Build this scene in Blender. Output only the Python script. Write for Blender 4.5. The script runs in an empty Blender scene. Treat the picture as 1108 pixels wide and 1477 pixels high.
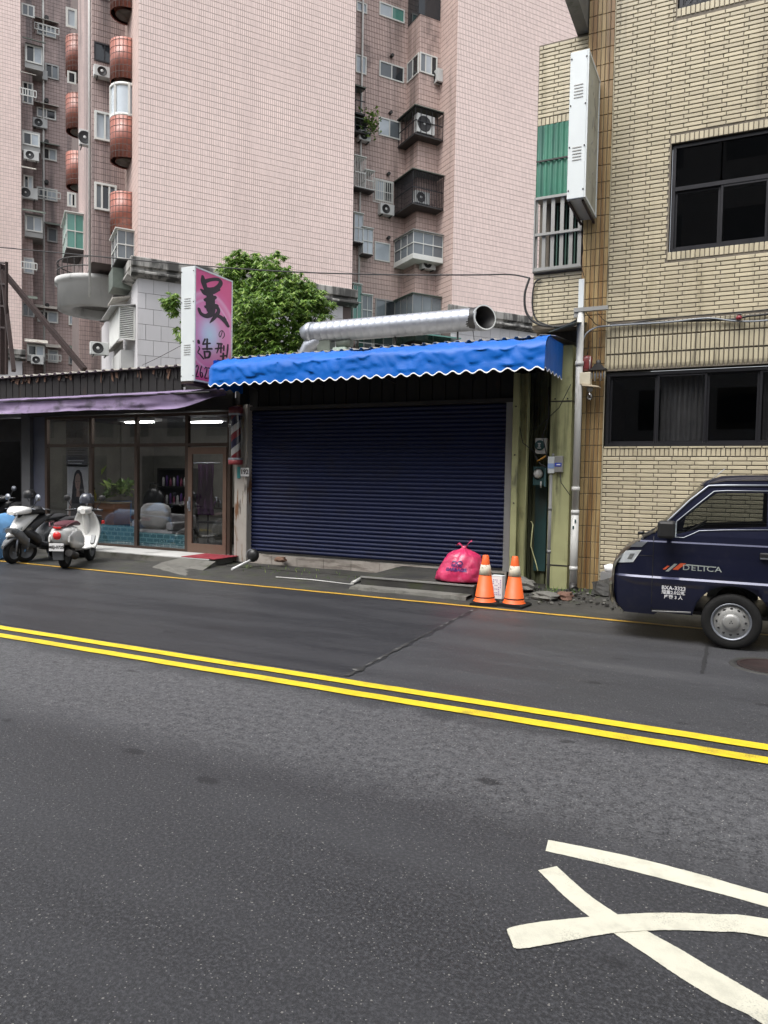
import bpy, math, random
from mathutils import Vector, Matrix
from math import sin, cos, pi, radians

sc = bpy.context.scene
COL = sc.collection
RND = random.Random(11)

# ------------------------------------------------------------------ camera
EYE = 1.75
YAW, PITCH, ROLL = radians(25.887), radians(2.5526), radians(0.9889)
cam_d = bpy.data.cameras.new('camera')
cam_d.sensor_fit = 'VERTICAL'; cam_d.sensor_height = 24; cam_d.lens = 16.98
cam_d.clip_start = 0.05; cam_d.clip_end = 600
camera = bpy.data.objects.new('camera', cam_d); COL.objects.link(camera)
fw = Vector((-sin(YAW)*cos(PITCH), cos(YAW)*cos(PITCH), -sin(PITCH)))
rt = Vector((cos(YAW), sin(YAW), 0)); up = rt.cross(fw)
r2 = rt*cos(ROLL) + up*sin(ROLL); u2 = up*cos(ROLL) - rt*sin(ROLL)
camera.matrix_world = Matrix(((r2.x, u2.x, -fw.x, 0), (r2.y, u2.y, -fw.y, 0), (r2.z, u2.z, -fw.z, EYE), (0, 0, 0, 1)))
sc.camera = camera

# ------------------------------------------------------------------ sky, sun, exposure
SUN_EL, SUN_AZ = radians(62), radians(200)
w = bpy.data.worlds.new('World'); sc.world = w; w.use_nodes = True
nt = w.node_tree; bg = nt.nodes['Background']
sky = nt.nodes.new('ShaderNodeTexSky'); sky.sky_type = 'NISHITA'; sky.sun_disc = False
sky.sun_elevation = SUN_EL; sky.sun_rotation = SUN_AZ
sky.air_density = 1.0; sky.dust_density = 4.0; sky.ozone_density = 1.0
hs = nt.nodes.new('ShaderNodeHueSaturation'); hs.inputs['Saturation'].default_value = 0.22
nt.links.new(sky.outputs[0], hs.inputs['Color']); nt.links.new(hs.outputs[0], bg.inputs[0])
bg.inputs[1].default_value = 0.15
sun_d = bpy.data.lights.new('sun', 'SUN'); sun_d.energy = 1.2; sun_d.angle = radians(40); sun_d.color = (1, .97, .92)
sun = bpy.data.objects.new('sun', sun_d); COL.objects.link(sun)
sd = Vector((sin(SUN_AZ)*cos(SUN_EL), cos(SUN_AZ)*cos(SUN_EL), sin(SUN_EL)))
sun.rotation_euler = sd.to_track_quat('Z', 'Y').to_euler()
vs = sc.view_settings
sc.display_settings.display_device = 'sRGB'
vs.view_transform = 'Standard'; vs.look = 'None'; vs.gamma = 1; vs.use_curve_mapping = False
vs.exposure = 1.15
try:
    sc.cycles.use_denoising = True
    sc.cycles.max_bounces = 8; sc.cycles.transparent_max_bounces = 16
except Exception: pass

# ------------------------------------------------------------------ mesh builder
class MB:
    def __init__(s): s.v = []; s.f = []; s.m = []; s.s = []
    def add(s, vs, fs, mi=0, smooth=False, M=None):
        o = len(s.v)
        if M is not None: vs = [M @ Vector(p) for p in vs]
        s.v += [tuple(p) for p in vs]
        for f in fs:
            s.f.append(tuple(i+o for i in f)); s.m.append(mi); s.s.append(smooth)
        return s
    def box(s, x0, x1, y0, y1, z0, z1, mi=0, M=None):
        vs = [(x0,y0,z0),(x1,y0,z0),(x1,y1,z0),(x0,y1,z0),(x0,y0,z1),(x1,y0,z1),(x1,y1,z1),(x0,y1,z1)]
        return s.add(vs, [(0,3,2,1),(4,5,6,7),(0,1,5,4),(1,2,6,5),(2,3,7,6),(3,0,4,7)], mi, False, M)
    def beam(s, a, b, w, h=None, mi=0, upv=(0,0,1)):
        a = Vector(a); b = Vector(b); h = w if h is None else h
        d = (b-a); L = d.length; d.normalize()
        u = Vector(upv)
        if abs(d.dot(u)) > .98: u = Vector((0,1,0)) if abs(d.y) < .9 else Vector((1,0,0))
        x = d.cross(u).normalized(); z = x.cross(d).normalized()
        M = Matrix(((x.x,d.x,z.x,a.x),(x.y,d.y,z.y,a.y),(x.z,d.z,z.z,a.z),(0,0,0,1)))
        return s.box(-w/2, w/2, 0, L, -h/2, h/2, mi, M)
    def tube(s, pts, r, n=8, mi=0, caps=True, smooth=True, ell=None):
        P = [Vector(p) for p in pts]; k = len(P)
        rs = r if isinstance(r, (list, tuple)) else [r]*k
        vs = []; ref = None
        for i in range(k):
            d = (P[min(i+1,k-1)] - P[max(i-1,0)]).normalized()
            if ref is None:
                ref = Vector((0,0,1)) if abs(d.z) < .9 else Vector((0,1,0))
            x = d.cross(ref)
            if x.length < 1e-5: x = d.orthogonal()
            x.normalize(); y = x.cross(d).normalized(); ref = y
            for j in range(n):
                a = 2*pi*j/n
                e = ell or (1,1)
                vs.append(P[i] + x*cos(a)*rs[i]*e[0] + y*sin(a)*rs[i]*e[1])
        fs = []
        for i in range(k-1):
            for j in range(n):
                fs.append((i*n+j, i*n+(j+1)%n, (i+1)*n+(j+1)%n, (i+1)*n+j))
        s.add(vs, fs, mi, smooth)
        if caps:
            o = len(s.v)-k*n
            s.f += [tuple(o+j for j in range(n))[::-1], tuple(o+(k-1)*n+j for j in range(n))]
            s.m += [mi,mi]; s.s += [False,False]
        return s
    def lathe(s, prof, n=16, mi=0, M=None, smooth=True, a0=0, a1=2*pi):
        full = abs(a1-a0-2*pi) < 1e-6; m = n if full else n+1
        vs = []
        for r, z in prof:
            for j in range(m):
                a = a0+(a1-a0)*j/n; vs.append((r*cos(a), r*sin(a), z))
        fs = []
        for i in range(len(prof)-1):
            for j in range(n):
                j2 = (j+1) % m
                fs.append((i*m+j, i*m+j2, (i+1)*m+j2, (i+1)*m+j))
        return s.add(vs, fs, mi, smooth, M)
    def prism(s, poly, y0, y1, mi=0, M=None, smooth=False):     # poly in (x,z), extruded along y
        n = len(poly)
        vs = [(x,y0,z) for x,z in poly]+[(x,y1,z) for x,z in poly]
        s.add(vs, [(i,(i+1)%n,n+(i+1)%n,n+i) for i in range(n)], mi, smooth, M)
        s.add(vs, [tuple(range(n))[::-1], tuple(range(n,2*n))], mi, False, M)
        return s
    def prismx(s, poly, x0, x1, mi=0, M=None, smooth=False):    # poly in (y,z), extruded along x
        n = len(poly)
        vs = [(x0,y,z) for y,z in poly]+[(x1,y,z) for y,z in poly]
        s.add(vs, [(i,(i+1)%n,n+(i+1)%n,n+i) for i in range(n)], mi, smooth, M)
        s.add(vs, [tuple(range(n)), tuple(range(n,2*n))[::-1]], mi, False, M)
        return s
    def grid(s, rows, mi=0, smooth=True, M=None, closed=False):
        k = len(rows[0]); vs = [p for r in rows for p in r]; fs = []
        for i in range(len(rows)-1):
            for j in range(k if closed else k-1):
                j2 = (j+1) % k
                fs.append((i*k+j, i*k+j2, (i+1)*k+j2, (i+1)*k+j))
        return s.add(vs, fs, mi, smooth, M)
    def ball(s, c, r, mi=0, n=12, k=8, M=None):
        r = r if isinstance(r, tuple) else (r,r,r)
        rows = []
        for i in range(k+1):
            t = pi*i/k
            rows.append([(c[0]+r[0]*sin(t)*cos(2*pi*j/n), c[1]+r[1]*sin(t)*sin(2*pi*j/n), c[2]+r[2]*cos(t)) for j in range(n)])
        return s.grid(rows, mi, True, M, True)
    def mesh(s, name, mats):
        me = bpy.data.meshes.new(name)
        me.from_pydata(s.v, [], s.f)
        for m in (mats if isinstance(mats, (list, tuple)) else [mats]): me.materials.append(m)
        me.polygons.foreach_set('material_index', s.m)
        me.polygons.foreach_set('use_smooth', s.s)
        me.update()
        return me
    def build(s, name, mats, parent=None, loc=None, rotz=None, kind=None, bev=0, solid=0):
        return link(name, s.mesh(name, mats), parent, loc, rotz, kind, bev, solid)

def link(name, me, parent=None, loc=None, rotz=None, kind=None, bev=0, solid=0):
    o = bpy.data.objects.new(name, me); COL.objects.link(o)
    if parent is not None: o.parent = parent
    if loc is not None: o.location = loc
    if rotz is not None: o.rotation_euler = (0,0,rotz)
    if kind: o['kind'] = kind
    if solid:
        md = o.modifiers.new('thickness', 'SOLIDIFY'); md.thickness = solid; md.offset = 0
    if bev:
        md = o.modifiers.new('bevel', 'BEVEL'); md.width = bev; md.segments = 2; md.limit_method = 'ANGLE'; md.angle_limit = radians(50)
    return o

def tag(o, label, cat, group=None):
    o['label'] = label; o['category'] = cat
    if group: o['group'] = group
    return o
def thing(name, label, cat, loc=(0,0,0), rotz=0, group=None):
    o = bpy.data.objects.new(name, None); COL.objects.link(o)
    o.empty_display_size = .2
    o.location = loc; o.rotation_euler = (0,0,rotz)
    return tag(o, label, cat, group)
def children(o): return [c for c in bpy.data.objects if c.parent == o]
def copy_tree(o, parent=None):
    c = o.copy(); COL.objects.link(c)
    if parent is not None: c.parent = parent
    for ch in children(o): copy_tree(ch, c)
    return c

def text_mesh(body, size, ext=0.002, align='CENTER', bold=0, space=1.0):
    cu = bpy.data.curves.new('lettering', 'FONT'); cu.body = body; cu.size = size
    cu.space_character = space; cu.align_x = align; cu.align_y = 'CENTER'; cu.extrude = ext; cu.offset = bold
    cu.resolution_u = 3
    o = bpy.data.objects.new('tmp_text', cu); COL.objects.link(o)
    dg = bpy.context.evaluated_depsgraph_get()
    me = bpy.data.meshes.new_from_object(o.evaluated_get(dg))
    bpy.data.objects.remove(o)
    return me
def text(name, body, size, m, parent, M, ext=.002, align='CENTER', bold=0):
    me = text_mesh(body, size, ext, align, bold); me.materials.clear(); me.materials.append(m)
    me.transform(M)
    return link(name, me, parent)
# text planes: letters face -y (FRONT) or +x (SIDE)
def FRONT(x, y, z): return Matrix(((1,0,0,x),(0,0,-1,y),(0,1,0,z),(0,0,0,1)))
def SIDE(x, y, z): return Matrix(((0,0,1,x),(1,0,0,y),(0,1,0,z),(0,0,0,1)))

def brush(mb, pts, M, mi=0, sub=4, off=0.0, ax=1.0):
    """a brush stroke: pts (s, v, width) in a plane, M maps (s, v) to 3d"""
    P = [Vector((p[0],p[1],p[2])) for p in pts]
    Q = []
    for i in range(len(P)-1):
        p0 = P[max(i-1,0)]; p1 = P[i]; p2 = P[i+1]; p3 = P[min(i+2,len(P)-1)]
        for k in range(sub):
            t = k/sub
            Q.append(.5*((2*p1)+(p2-p0)*t+(2*p0-5*p1+4*p2-p3)*t*t+(3*p1-p0-3*p2+p3)*t**3))
    Q.append(P[-1])
    L = []; R = []
    for i, q in enumerate(Q):
        d = Q[min(i+1,len(Q)-1)]-Q[max(i-1,0)]; d = Vector((d.x,d.y)); 
        d = d.normalized() if d.length > 1e-9 else Vector((1,0))
        nn = Vector((-d.y*ax, d.x))*max(q.z,.001)/2
        L.append(M(q.x+nn.x, q.y+nn.y, off)); R.append(M(q.x-nn.x, q.y-nn.y, off))
    mb.grid([L, R], mi, False)
    for q, d in ((Q[0], -1), (Q[-1], 1)):                       # round ends
        r = max(q.z,.001)/2
        ring = [M(q.x+ax*r*cos(2*pi*j/10), q.y+r*sin(2*pi*j/10), off+.0004) for j in range(10)]
        mb.add(ring, [tuple(range(10))], mi)

# ------------------------------------------------------------------ materials
def lin(c):
    return tuple((x/12.92 if x <= .04045 else ((x+.055)/1.055)**2.4) for x in (v/255 for v in c))
def ramp(nt, fac, stops):
    r = nt.nodes.new('ShaderNodeValToRGB'); e = r.color_ramp.elements
    while len(e) < len(stops): e.new(.5)
    for el, (p, c) in zip(e, stops):
        el.position = p; el.color = c if len(c) == 4 else (*c, 1)
    nt.links.new(fac, r.inputs[0]); return r.outputs[0]
def noise(nt, vec, scale, detail=4, rough=.55, xyz=None, dist=0):
    n = nt.nodes.new('ShaderNodeTexNoise'); n.inputs['Scale'].default_value = scale
    n.inputs['Detail'].default_value = detail; n.inputs['Roughness'].default_value = rough
    n.inputs['Distortion'].default_value = dist
    if xyz:
        mp = nt.nodes.new('ShaderNodeMapping'); mp.inputs['Scale'].default_value = xyz
        nt.links.new(vec, mp.inputs[0]); vec = mp.outputs[0]
    nt.links.new(vec, n.inputs['Vector']); return n.outputs['Fac']
def mth(nt, op, a, b=None, c=None, clamp=False):
    n = nt.nodes.new('ShaderNodeMath'); n.operation = op; n.use_clamp = clamp
    for i, x in enumerate((a, b, c)):
        if x is None: continue
        if isinstance(x, (int, float)): n.inputs[i].default_value = x
        else: nt.links.new(x, n.inputs[i])
    return n.outputs[0]
def sstep(nt, v, a, b):
    n = nt.nodes.new('ShaderNodeMapRange'); n.interpolation_type = 'SMOOTHSTEP'
    n.inputs['From Min'].default_value = a; n.inputs['From Max'].default_value = b
    nt.links.new(v, n.inputs['Value']); return n.outputs[0]
def mixc(nt, fac, a, b, mode='MIX'):
    n = nt.nodes.new('ShaderNodeMix'); n.data_type = 'RGBA'; n.blend_type = mode
    if isinstance(fac, (int,float)): n.inputs[0].default_value = fac
    else: nt.links.new(fac, n.inputs[0])
    for i, x in ((6,a),(7,b)):
        if isinstance(x, tuple): n.inputs[i].default_value = (*x[:3],1)
        else: nt.links.new(x, n.inputs[i])
    return n.outputs[2]
def newmat(name):
    m = bpy.data.materials.new(name); m.use_nodes = True
    nt = m.node_tree; p = nt.nodes['Principled BSDF']
    return m, nt, p
def mat(name, col, rough=.6, metal=0, var=.2, scale=2.5, bump=0, bscale=60, stains=(), rand=0, coat=0, obj=False, spec=.5, rvar=.1):
    """col is linear rgb. stains: (colour, amount, (sx,sy,sz), lo, hi)"""
    m, nt, p = newmat(name)
    if obj:
        vec = nt.nodes.new('ShaderNodeTexCoord').outputs['Object']
    else:
        vec = nt.nodes.new('ShaderNodeNewGeometry').outputs['Position']
    n1 = noise(nt, vec, scale, 5)
    c = ramp(nt, n1, [(.25, tuple(x*(1-var) for x in col)), (.75, tuple(min(1,x*(1+var)) for x in col))])
    if rand:
        oi = nt.nodes.new('ShaderNodeObjectInfo').outputs['Random']
        ge = nt.nodes.new('ShaderNodeNewGeometry').outputs['Random Per Island']
        r = mth(nt, 'FRACT', mth(nt, 'ADD', oi, ge))
        g = mth(nt, 'ADD', mth(nt, 'MULTIPLY', r, 2*rand), 1-rand)
        cb = nt.nodes.new('ShaderNodeCombineColor')
        for i in range(3): nt.links.new(g, cb.inputs[i])
        c = mixc(nt, 1.0, c, cb.outputs[0], 'MULTIPLY')
    for (sc_, am, xyz, lo, hi) in stains:
        k = sstep(nt, noise(nt, vec, 1, 6, .6, xyz), lo, hi)
        c = mixc(nt, mth(nt, 'MULTIPLY', k, am), c, sc_)
    nt.links.new(c, p.inputs['Base Color'])
    p.inputs['Metallic'].default_value = metal
    if rvar:
        rr = mth(nt, 'ADD', mth(nt, 'MULTIPLY', noise(nt, vec, scale*3, 3), 2*rvar), rough-rvar, clamp=True)
        nt.links.new(rr, p.inputs['Roughness'])
    else: p.inputs['Roughness'].default_value = rough
    p.inputs['Specular IOR Level'].default_value = spec
    if coat:
        p.inputs['Coat Weight'].default_value = coat; p.inputs['Coat Roughness'].default_value = .06
    if bump:
        b = nt.nodes.new('ShaderNodeBump'); b.inputs['Strength'].default_value = bump; b.inputs['Distance'].default_value = .01
        nt.links.new(noise(nt, vec, bscale, 4), b.inputs['Height']); nt.links.new(b.outputs[0], p.inputs['Normal'])
    return m
def glass(name, tint, refl=.08, rough=.0):
    m, nt, p = newmat(name); nt.nodes.remove(p)
    out = nt.nodes['Material Output']
    tr = nt.nodes.new('ShaderNodeBsdfTransparent'); tr.inputs[0].default_value = (*tint,1)
    gl = nt.nodes.new('ShaderNodeBsdfGlossy'); gl.inputs['Roughness'].default_value = rough; gl.inputs[0].default_value = (.9,.9,.9,1)
    fr = nt.nodes.new('ShaderNodeLayerWeight'); fr.inputs[0].default_value = .5
    k = mth(nt, 'ADD', mth(nt, 'MULTIPLY', mth(nt, 'POWER', fr.outputs['Facing'], 4.5), .75), refl, clamp=True)
    mx = nt.nodes.new('ShaderNodeMixShader')
    nt.links.new(k, mx.inputs[0]); nt.links.new(tr.outputs[0], mx.inputs[1]); nt.links.new(gl.outputs[0], mx.inputs[2])
    nt.links.new(mx.outputs[0], out.inputs[0]); return m
def emit(name, col, st):
    m, nt, p = newmat(name); p.inputs['Base Color'].default_value = (*col,1)
    p.inputs['Emission Color'].default_value = (*col,1); p.inputs['Emission Strength'].default_value = st
    return m

BLK = (.012,.012,.014); MOSS = (.035,.045,.015); RUST = (.13,.05,.015); GRIME = (.03,.027,.022)
STREAK = (5,5,.35)
M_ = {}
M_['brick'] = mat('cream_glazed_brick', (.47,.415,.295), .38, 0, .1, 1.2, .03, 50, [((.2,.16,.09),.55,(2.2,2.2,.22),.55,.75), (GRIME,.6,(4,4,.25),.56,.76)], rand=.1)
M_['mortar'] = mat('dark_mortar', (.15,.13,.105), .9, 0, .3, 3, .2, 90)
M_['pillar_tile'] = mat('rust_stained_tile', (.36,.26,.125), .35, 0, .12, 1.5, .03, 50, [((.19,.095,.032),.8,(9,9,.4),.40,.62), (GRIME,.75,(7,7,.4),.56,.75)], rand=.1)
M_['band_tile'] = mat('cream_band_tile', (.46,.41,.29), .35, 0, .12, 1.5, .03, 50, [(GRIME,.8,(9,9,.7),.55,.72)], rand=.08)
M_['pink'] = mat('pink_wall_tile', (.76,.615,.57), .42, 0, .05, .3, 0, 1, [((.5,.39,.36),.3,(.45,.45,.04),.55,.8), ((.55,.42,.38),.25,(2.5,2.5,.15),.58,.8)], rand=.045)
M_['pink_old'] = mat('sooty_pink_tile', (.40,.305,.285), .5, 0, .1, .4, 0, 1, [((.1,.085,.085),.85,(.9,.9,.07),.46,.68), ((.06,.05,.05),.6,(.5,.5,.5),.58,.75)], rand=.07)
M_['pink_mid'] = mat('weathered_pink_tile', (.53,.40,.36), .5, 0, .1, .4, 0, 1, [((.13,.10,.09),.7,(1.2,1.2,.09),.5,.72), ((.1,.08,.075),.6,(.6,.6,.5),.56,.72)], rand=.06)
M_['red_tile'] = mat('red_round_tile', (.30,.105,.075), .4, 0, .12, 1, 0, 1, [((.14,.06,.05),.6,(1.5,1.5,.2),.55,.75)], rand=.08)
M_['joint'] = mat('tile_joint', (.38,.305,.285), .9, 0, .15, 1)
M_['joint_dark'] = mat('sooty_tile_joint', (.11,.085,.08), .9, 0, .2, 1)
M_['cornice'] = mat('stained_concrete', (.32,.31,.29), .8, 0, .2, .8, .2, 30, [((.03,.03,.028),.92,(1.3,1.3,.3),.44,.56), ((.06,.06,.055),.7,(4,4,.5),.52,.66)])
M_['stone'] = mat('pale_stone_panel', (.5,.49,.5), .5, 0, .06, .8, .03, 60, [((.2,.19,.18),.5,(1.5,1.5,.2),.55,.8)], rand=.05)
M_['concrete'] = mat('grey_concrete', (.12,.117,.105), .85, 0, .25, 2, .35, 40, [(GRIME,.75,(1.5,1.5,1.5),.5,.68), (MOSS,.6,(3,3,3),.58,.72)])
M_['concrete_dark'] = mat('wet_dirty_concrete', (.034,.033,.030), .7, 0, .35, 2, .5, 35, [(MOSS,.7,(2.5,2.5,2.5),.52,.68), (BLK,.7,(1.2,1.2,1.2),.5,.7)], rvar=.2)
M_['concrete_pale'] = mat('pale_concrete', (.42,.42,.41), .8, 0, .15, .8, .2, 30, [((.15,.15,.14),.7,(1.5,1.5,.3),.52,.7)])
M_['wframe_white'] = mat('white_window_frame', (.62,.63,.6), .5, 0, .08, 2)
M_['wframe_grey'] = mat('grey_aluminium', (.3,.3,.29), .45, .4, .12, 2)
M_['wframe_dark'] = mat('dark_bronze_frame', (.022,.022,.026), .4, .4, .15, 2)
M_['bronze'] = mat('brown_anodised_frame', (.085,.06,.048), .4, .55, .15, 2)
M_['bronze_pale'] = mat('pale_bronze_door_frame', (.19,.125,.095), .4, .5, .12, 2)
M_['pane_dark'] = mat('dark_window_glass', (.02,.024,.028), .06, 0, .3, .7, rvar=.03, spec=.6)
M_['pane_grey'] = mat('grey_window_glass', (.14,.16,.175), .08, 0, .35, .5, rvar=.04, spec=.6)
M_['pane_sky'] = mat('pale_window_glass', (.42,.47,.51), .12, 0, .25, .8, rvar=.04, spec=.6)  # pale blue-grey glass, also used for the wing mirror
M_['pane_green'] = mat('green_window_glass', (.09,.24,.2), .1, 0, .25, .8, rvar=.04, spec=.6)
M_['curtain'] = mat('drab_curtain', (.2,.19,.165), .9, 0, .2, 6)
M_['white_metal'] = mat('white_painted_metal', (.62,.66,.67), .4, 0, .05, 2, stains=[((.2,.17,.13),.5,(4,4,.4),.62,.8)])
M_['ac'] = mat('ac_casing', (.5,.51,.5), .5, 0, .1, 2, stains=[((.15,.14,.12),.5,(4,4,1),.58,.78)])
M_['black'] = mat('black_plastic', (.014,.014,.015), .45, 0, .2, 4)
M_['rubber'] = mat('tyre_rubber', (.012,.012,.012), .8, 0, .25, 8, .1, 120, spec=.25)
M_['dark_metal'] = mat('dark_painted_metal', (.035,.033,.032), .5, .2, .25, 3)
M_['corr_dark'] = mat('soot_dark_corrugated_metal', (.014,.013,.012), .7, .2, .3, 2, stains=[((.05,.03,.018),.5,(3,3,.8),.6,.75)])
M_['corr_roof'] = mat('weathered_roof_sheet', (.42,.4,.36), .6, .2, .2, 2, stains=[((.12,.08,.05),.7,(3,3,3),.5,.7)])
M_['rust'] = mat('rusty_dark_steel', (.022,.011,.010), .8, .2, .35, 6, .15, 60)
M_['galv'] = mat('galvanised_steel', (.32,.34,.38), .5, .9, .12, 5, .05, 30, rvar=.08)
M_['galv_dark'] = mat('dull_green_sheet', (.12,.14,.12), .55, .3, .2, 4)
M_['shutter'] = mat('navy_shutter_paint', (.005,.0105,.047), .5, .0, .15, 1.5, stains=[((.01,.011,.025),.65,(1.2,1.2,1.5),.5,.75), ((.02,.025,.06),.4,(3,3,.4),.62,.8)], rvar=.08, spec=.3)
M_['blue_awn'] = mat('blue_tarpaulin', (.002,.10,.43), .42, 0, .14, 2, .2, 14, rvar=.06, spec=.25, stains=[((.004,.05,.26),.5,(1.5,6,6),.56,.72)])
M_['white_trim'] = mat('white_trim', (.75,.75,.75), .6, 0, .05, 3)
M_['purple'] = mat('faded_purple_canvas', (.2,.15,.255), .85, 0, .25, 2, .3, 8, [((.06,.05,.07),.85,(2.2,2.2,3),.5,.68), ((.34,.28,.4),.5,(.8,2,4),.55,.7)])
M_['green_col'] = mat('mossy_yellow_green_paint', (.33,.335,.17), .65, 0, .15, 2, .1, 30, [((.07,.075,.035),.85,(5,5,.35),.48,.68), (BLK,.7,(3,3,.9),.6,.72), ((.05,.06,.02),.6,(2,2,1.5),.55,.75)])
M_['green_shaded'] = mat('grimy_shaded_green_paint', (.13,.14,.075), .7, 0, .2, 2, .1, 30, [((.04,.045,.025),.85,(5,5,.35),.44,.64), (BLK,.8,(3,3,.9),.54,.7)])  # post green darkened: recess shade put into the colour, grime on top
M_['teal'] = mat('dark_teal_paint', (.018,.06,.062), .6, 0, .25, 2, stains=[(GRIME,.6,(3,3,.6),.55,.7)])
M_['col_pale'] = mat('peeling_rusty_column_paint', (.33,.31,.28), .75, 0, .15, 2, .2, 40, [((.14,.06,.02),.95,(7,7,1.1),.53,.62), ((.04,.03,.025),.8,(5,5,1.4),.6,.7)])
M_['tile_plinth'] = mat('printed_stone_tile', (.32,.29,.26), .5, 0, .25, 5, .1, 40, [((.11,.09,.075),.7,(2,2,14),.5,.65)], rand=.12)
M_['pvc'] = mat('grey_white_pvc', (.5,.5,.48), .45, 0, .1, 3, stains=[((.1,.09,.07),.7,(6,6,.8),.58,.75)])
M_['pvc_grey'] = mat('grey_conduit', (.2,.2,.2), .5, 0, .15, 3)
M_['cable'] = mat('black_cable', (.012,.012,.013), .6)
M_['cable_grey'] = mat('grey_cable', (.2,.22,.25), .5)
M_['trunk'] = mat('brown_bark', (.08,.06,.045), .9, 0, .3, 8, .5, 30)
M_['wood'] = mat('light_wood', (.5,.42,.3), .6, 0, .2, 6)
M_['red_mat'] = mat('red_door_mat', (.2,.014,.025), .95, 0, .2, 30, .5, 200)
def leafmat():
    m, nt, p = newmat('green_leaf')
    r = nt.nodes.new('ShaderNodeNewGeometry').outputs['Random Per Island']
    c = ramp(nt, r, [(0,(.045,.095,.018)), (.4,(.10,.20,.035)), (.75,(.2,.33,.06)), (1,(.36,.47,.13))])
    nt.links.new(c, p.inputs['Base Color']); p.inputs['Roughness'].default_value = .42
    tl = nt.nodes.new('ShaderNodeBsdfTranslucent'); nt.links.new(c, tl.inputs[0])
    mx = nt.nodes.new('ShaderNodeMixShader'); mx.inputs[0].default_value = .38
    nt.links.new(p.outputs[0], mx.inputs[1]); nt.links.new(tl.outputs[0], mx.inputs[2])
    nt.links.new(mx.outputs[0], nt.nodes['Material Output'].inputs[0]); return m
M_['leaf'] = leafmat()

# ================================================================== GROUND
def road_mat(name, patch=False):
    m, nt, p = newmat(name)
    pos = nt.nodes.new('ShaderNodeNewGeometry').outputs['Position']
    sx = nt.nodes.new('ShaderNodeSeparateXYZ'); nt.links.new(pos, sx.inputs[0])
    big = noise(nt, pos, .5, 4); mid = noise(nt, pos, 3.5, 5, .6); fine = noise(nt, pos, 120, 2, .7)
    stretch = noise(nt, pos, 1, 5, .6, (.35, 2.2, 1))
    wob = mth(nt, 'ADD', sx.outputs[1], mth(nt, 'MULTIPLY', mth(nt, 'SUBTRACT', mid, .5), .5))
    band = mth(nt, 'MULTIPLY', sstep(nt, wob, 3.35, 3.95), sstep(nt, wob, 5.1, 4.85))
    base = (.026,.0265,.0295) if patch else (.031,.0315,.0345)
    grain = noise(nt, pos, 62, 3, .7); gr2 = noise(nt, pos, 17, 6, .72)
    c = mixc(nt, sstep(nt, stretch, .35, .7), tuple(x*.8 for x in base), tuple(x*1.2 for x in base))
    c = mixc(nt, sstep(nt, grain, .42, .66), c, tuple(x*(1.5 if patch else 2.1) for x in base))
    if not patch:
        edge_n = mth(nt, 'ADD', mth(nt,'MULTIPLY',grain,.4), mth(nt,'MULTIPLY',gr2,.6))
        sp = mth(nt, 'MULTIPLY', band, sstep(nt, edge_n, .36, .64))
        c = mixc(nt, mth(nt, 'MULTIPLY', sp, .85), c, (.122,.123,.129))  # pale band: reflected sheen painted into the road colour
        far = mth(nt, 'MULTIPLY', sstep(nt, wob, 6.3, 7.2), sstep(nt, stretch, .56, .72))
        c = mixc(nt, mth(nt, 'MULTIPLY', far, .4), c, (.07,.07,.07))
    # tar spots
    vo = nt.nodes.new('ShaderNodeTexVoronoi'); vo.inputs['Scale'].default_value = 1.15
    mp = nt.nodes.new('ShaderNodeMapping'); mp.inputs['Scale'].default_value = (1.1, 2.0, 1)
    nt.links.new(pos, mp.inputs[0]); nt.links.new(mp.outputs[0], vo.inputs['Vector'])
    ts = sstep(nt, mth(nt, 'ADD', vo.outputs['Distance'], mth(nt, 'MULTIPLY', mth(nt, 'SUBTRACT', noise(nt, pos, 14, 3), .5), .12)), .12, .075)
    c = mixc(nt, mth(nt, 'MULTIPLY', ts, .75), c, (.014,.014,.016))
    # pale aggregate
    for scl, th in ((26, .12), (60, .16)):
        v = nt.nodes.new('ShaderNodeTexVoronoi'); v.inputs['Scale'].default_value = scl
        nt.links.new(pos, v.inputs['Vector'])
        bw = nt.nodes.new('ShaderNodeSeparateColor'); nt.links.new(v.outputs['Color'], bw.inputs[0])
        k = mth(nt, 'MULTIPLY', mth(nt, 'LESS_THAN', v.outputs['Distance'], th), mth(nt, 'GREATER_THAN', bw.outputs[0], .72 if scl < 50 else .5))
        c = mixc(nt, mth(nt, 'MULTIPLY', k, .3 if patch else .6), c, (.33,.32,.3))
    nt.links.new(c, p.inputs['Base Color'])
    wet = mth(nt, 'ADD', mth(nt, 'MULTIPLY', sstep(nt, stretch, .3, .75), .16), .5 if not patch else .4)
    nt.links.new(mth(nt, 'ADD', wet, mth(nt, 'MULTIPLY', band, .1)) , p.inputs['Roughness'])
    p.inputs['Specular IOR Level'].default_value = .4
    b = nt.nodes.new('ShaderNodeBump'); b.inputs['Strength'].default_value = .55 if not patch else .35; b.inputs['Distance'].default_value = .006
    h = mth(nt, 'ADD', fine, mth(nt, 'MULTIPLY', noise(nt, pos, 45, 3), .8))
    nt.links.new(h, b.inputs['Height']); nt.links.new(b.outputs[0], p.inputs['Normal'])
    return m
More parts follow.
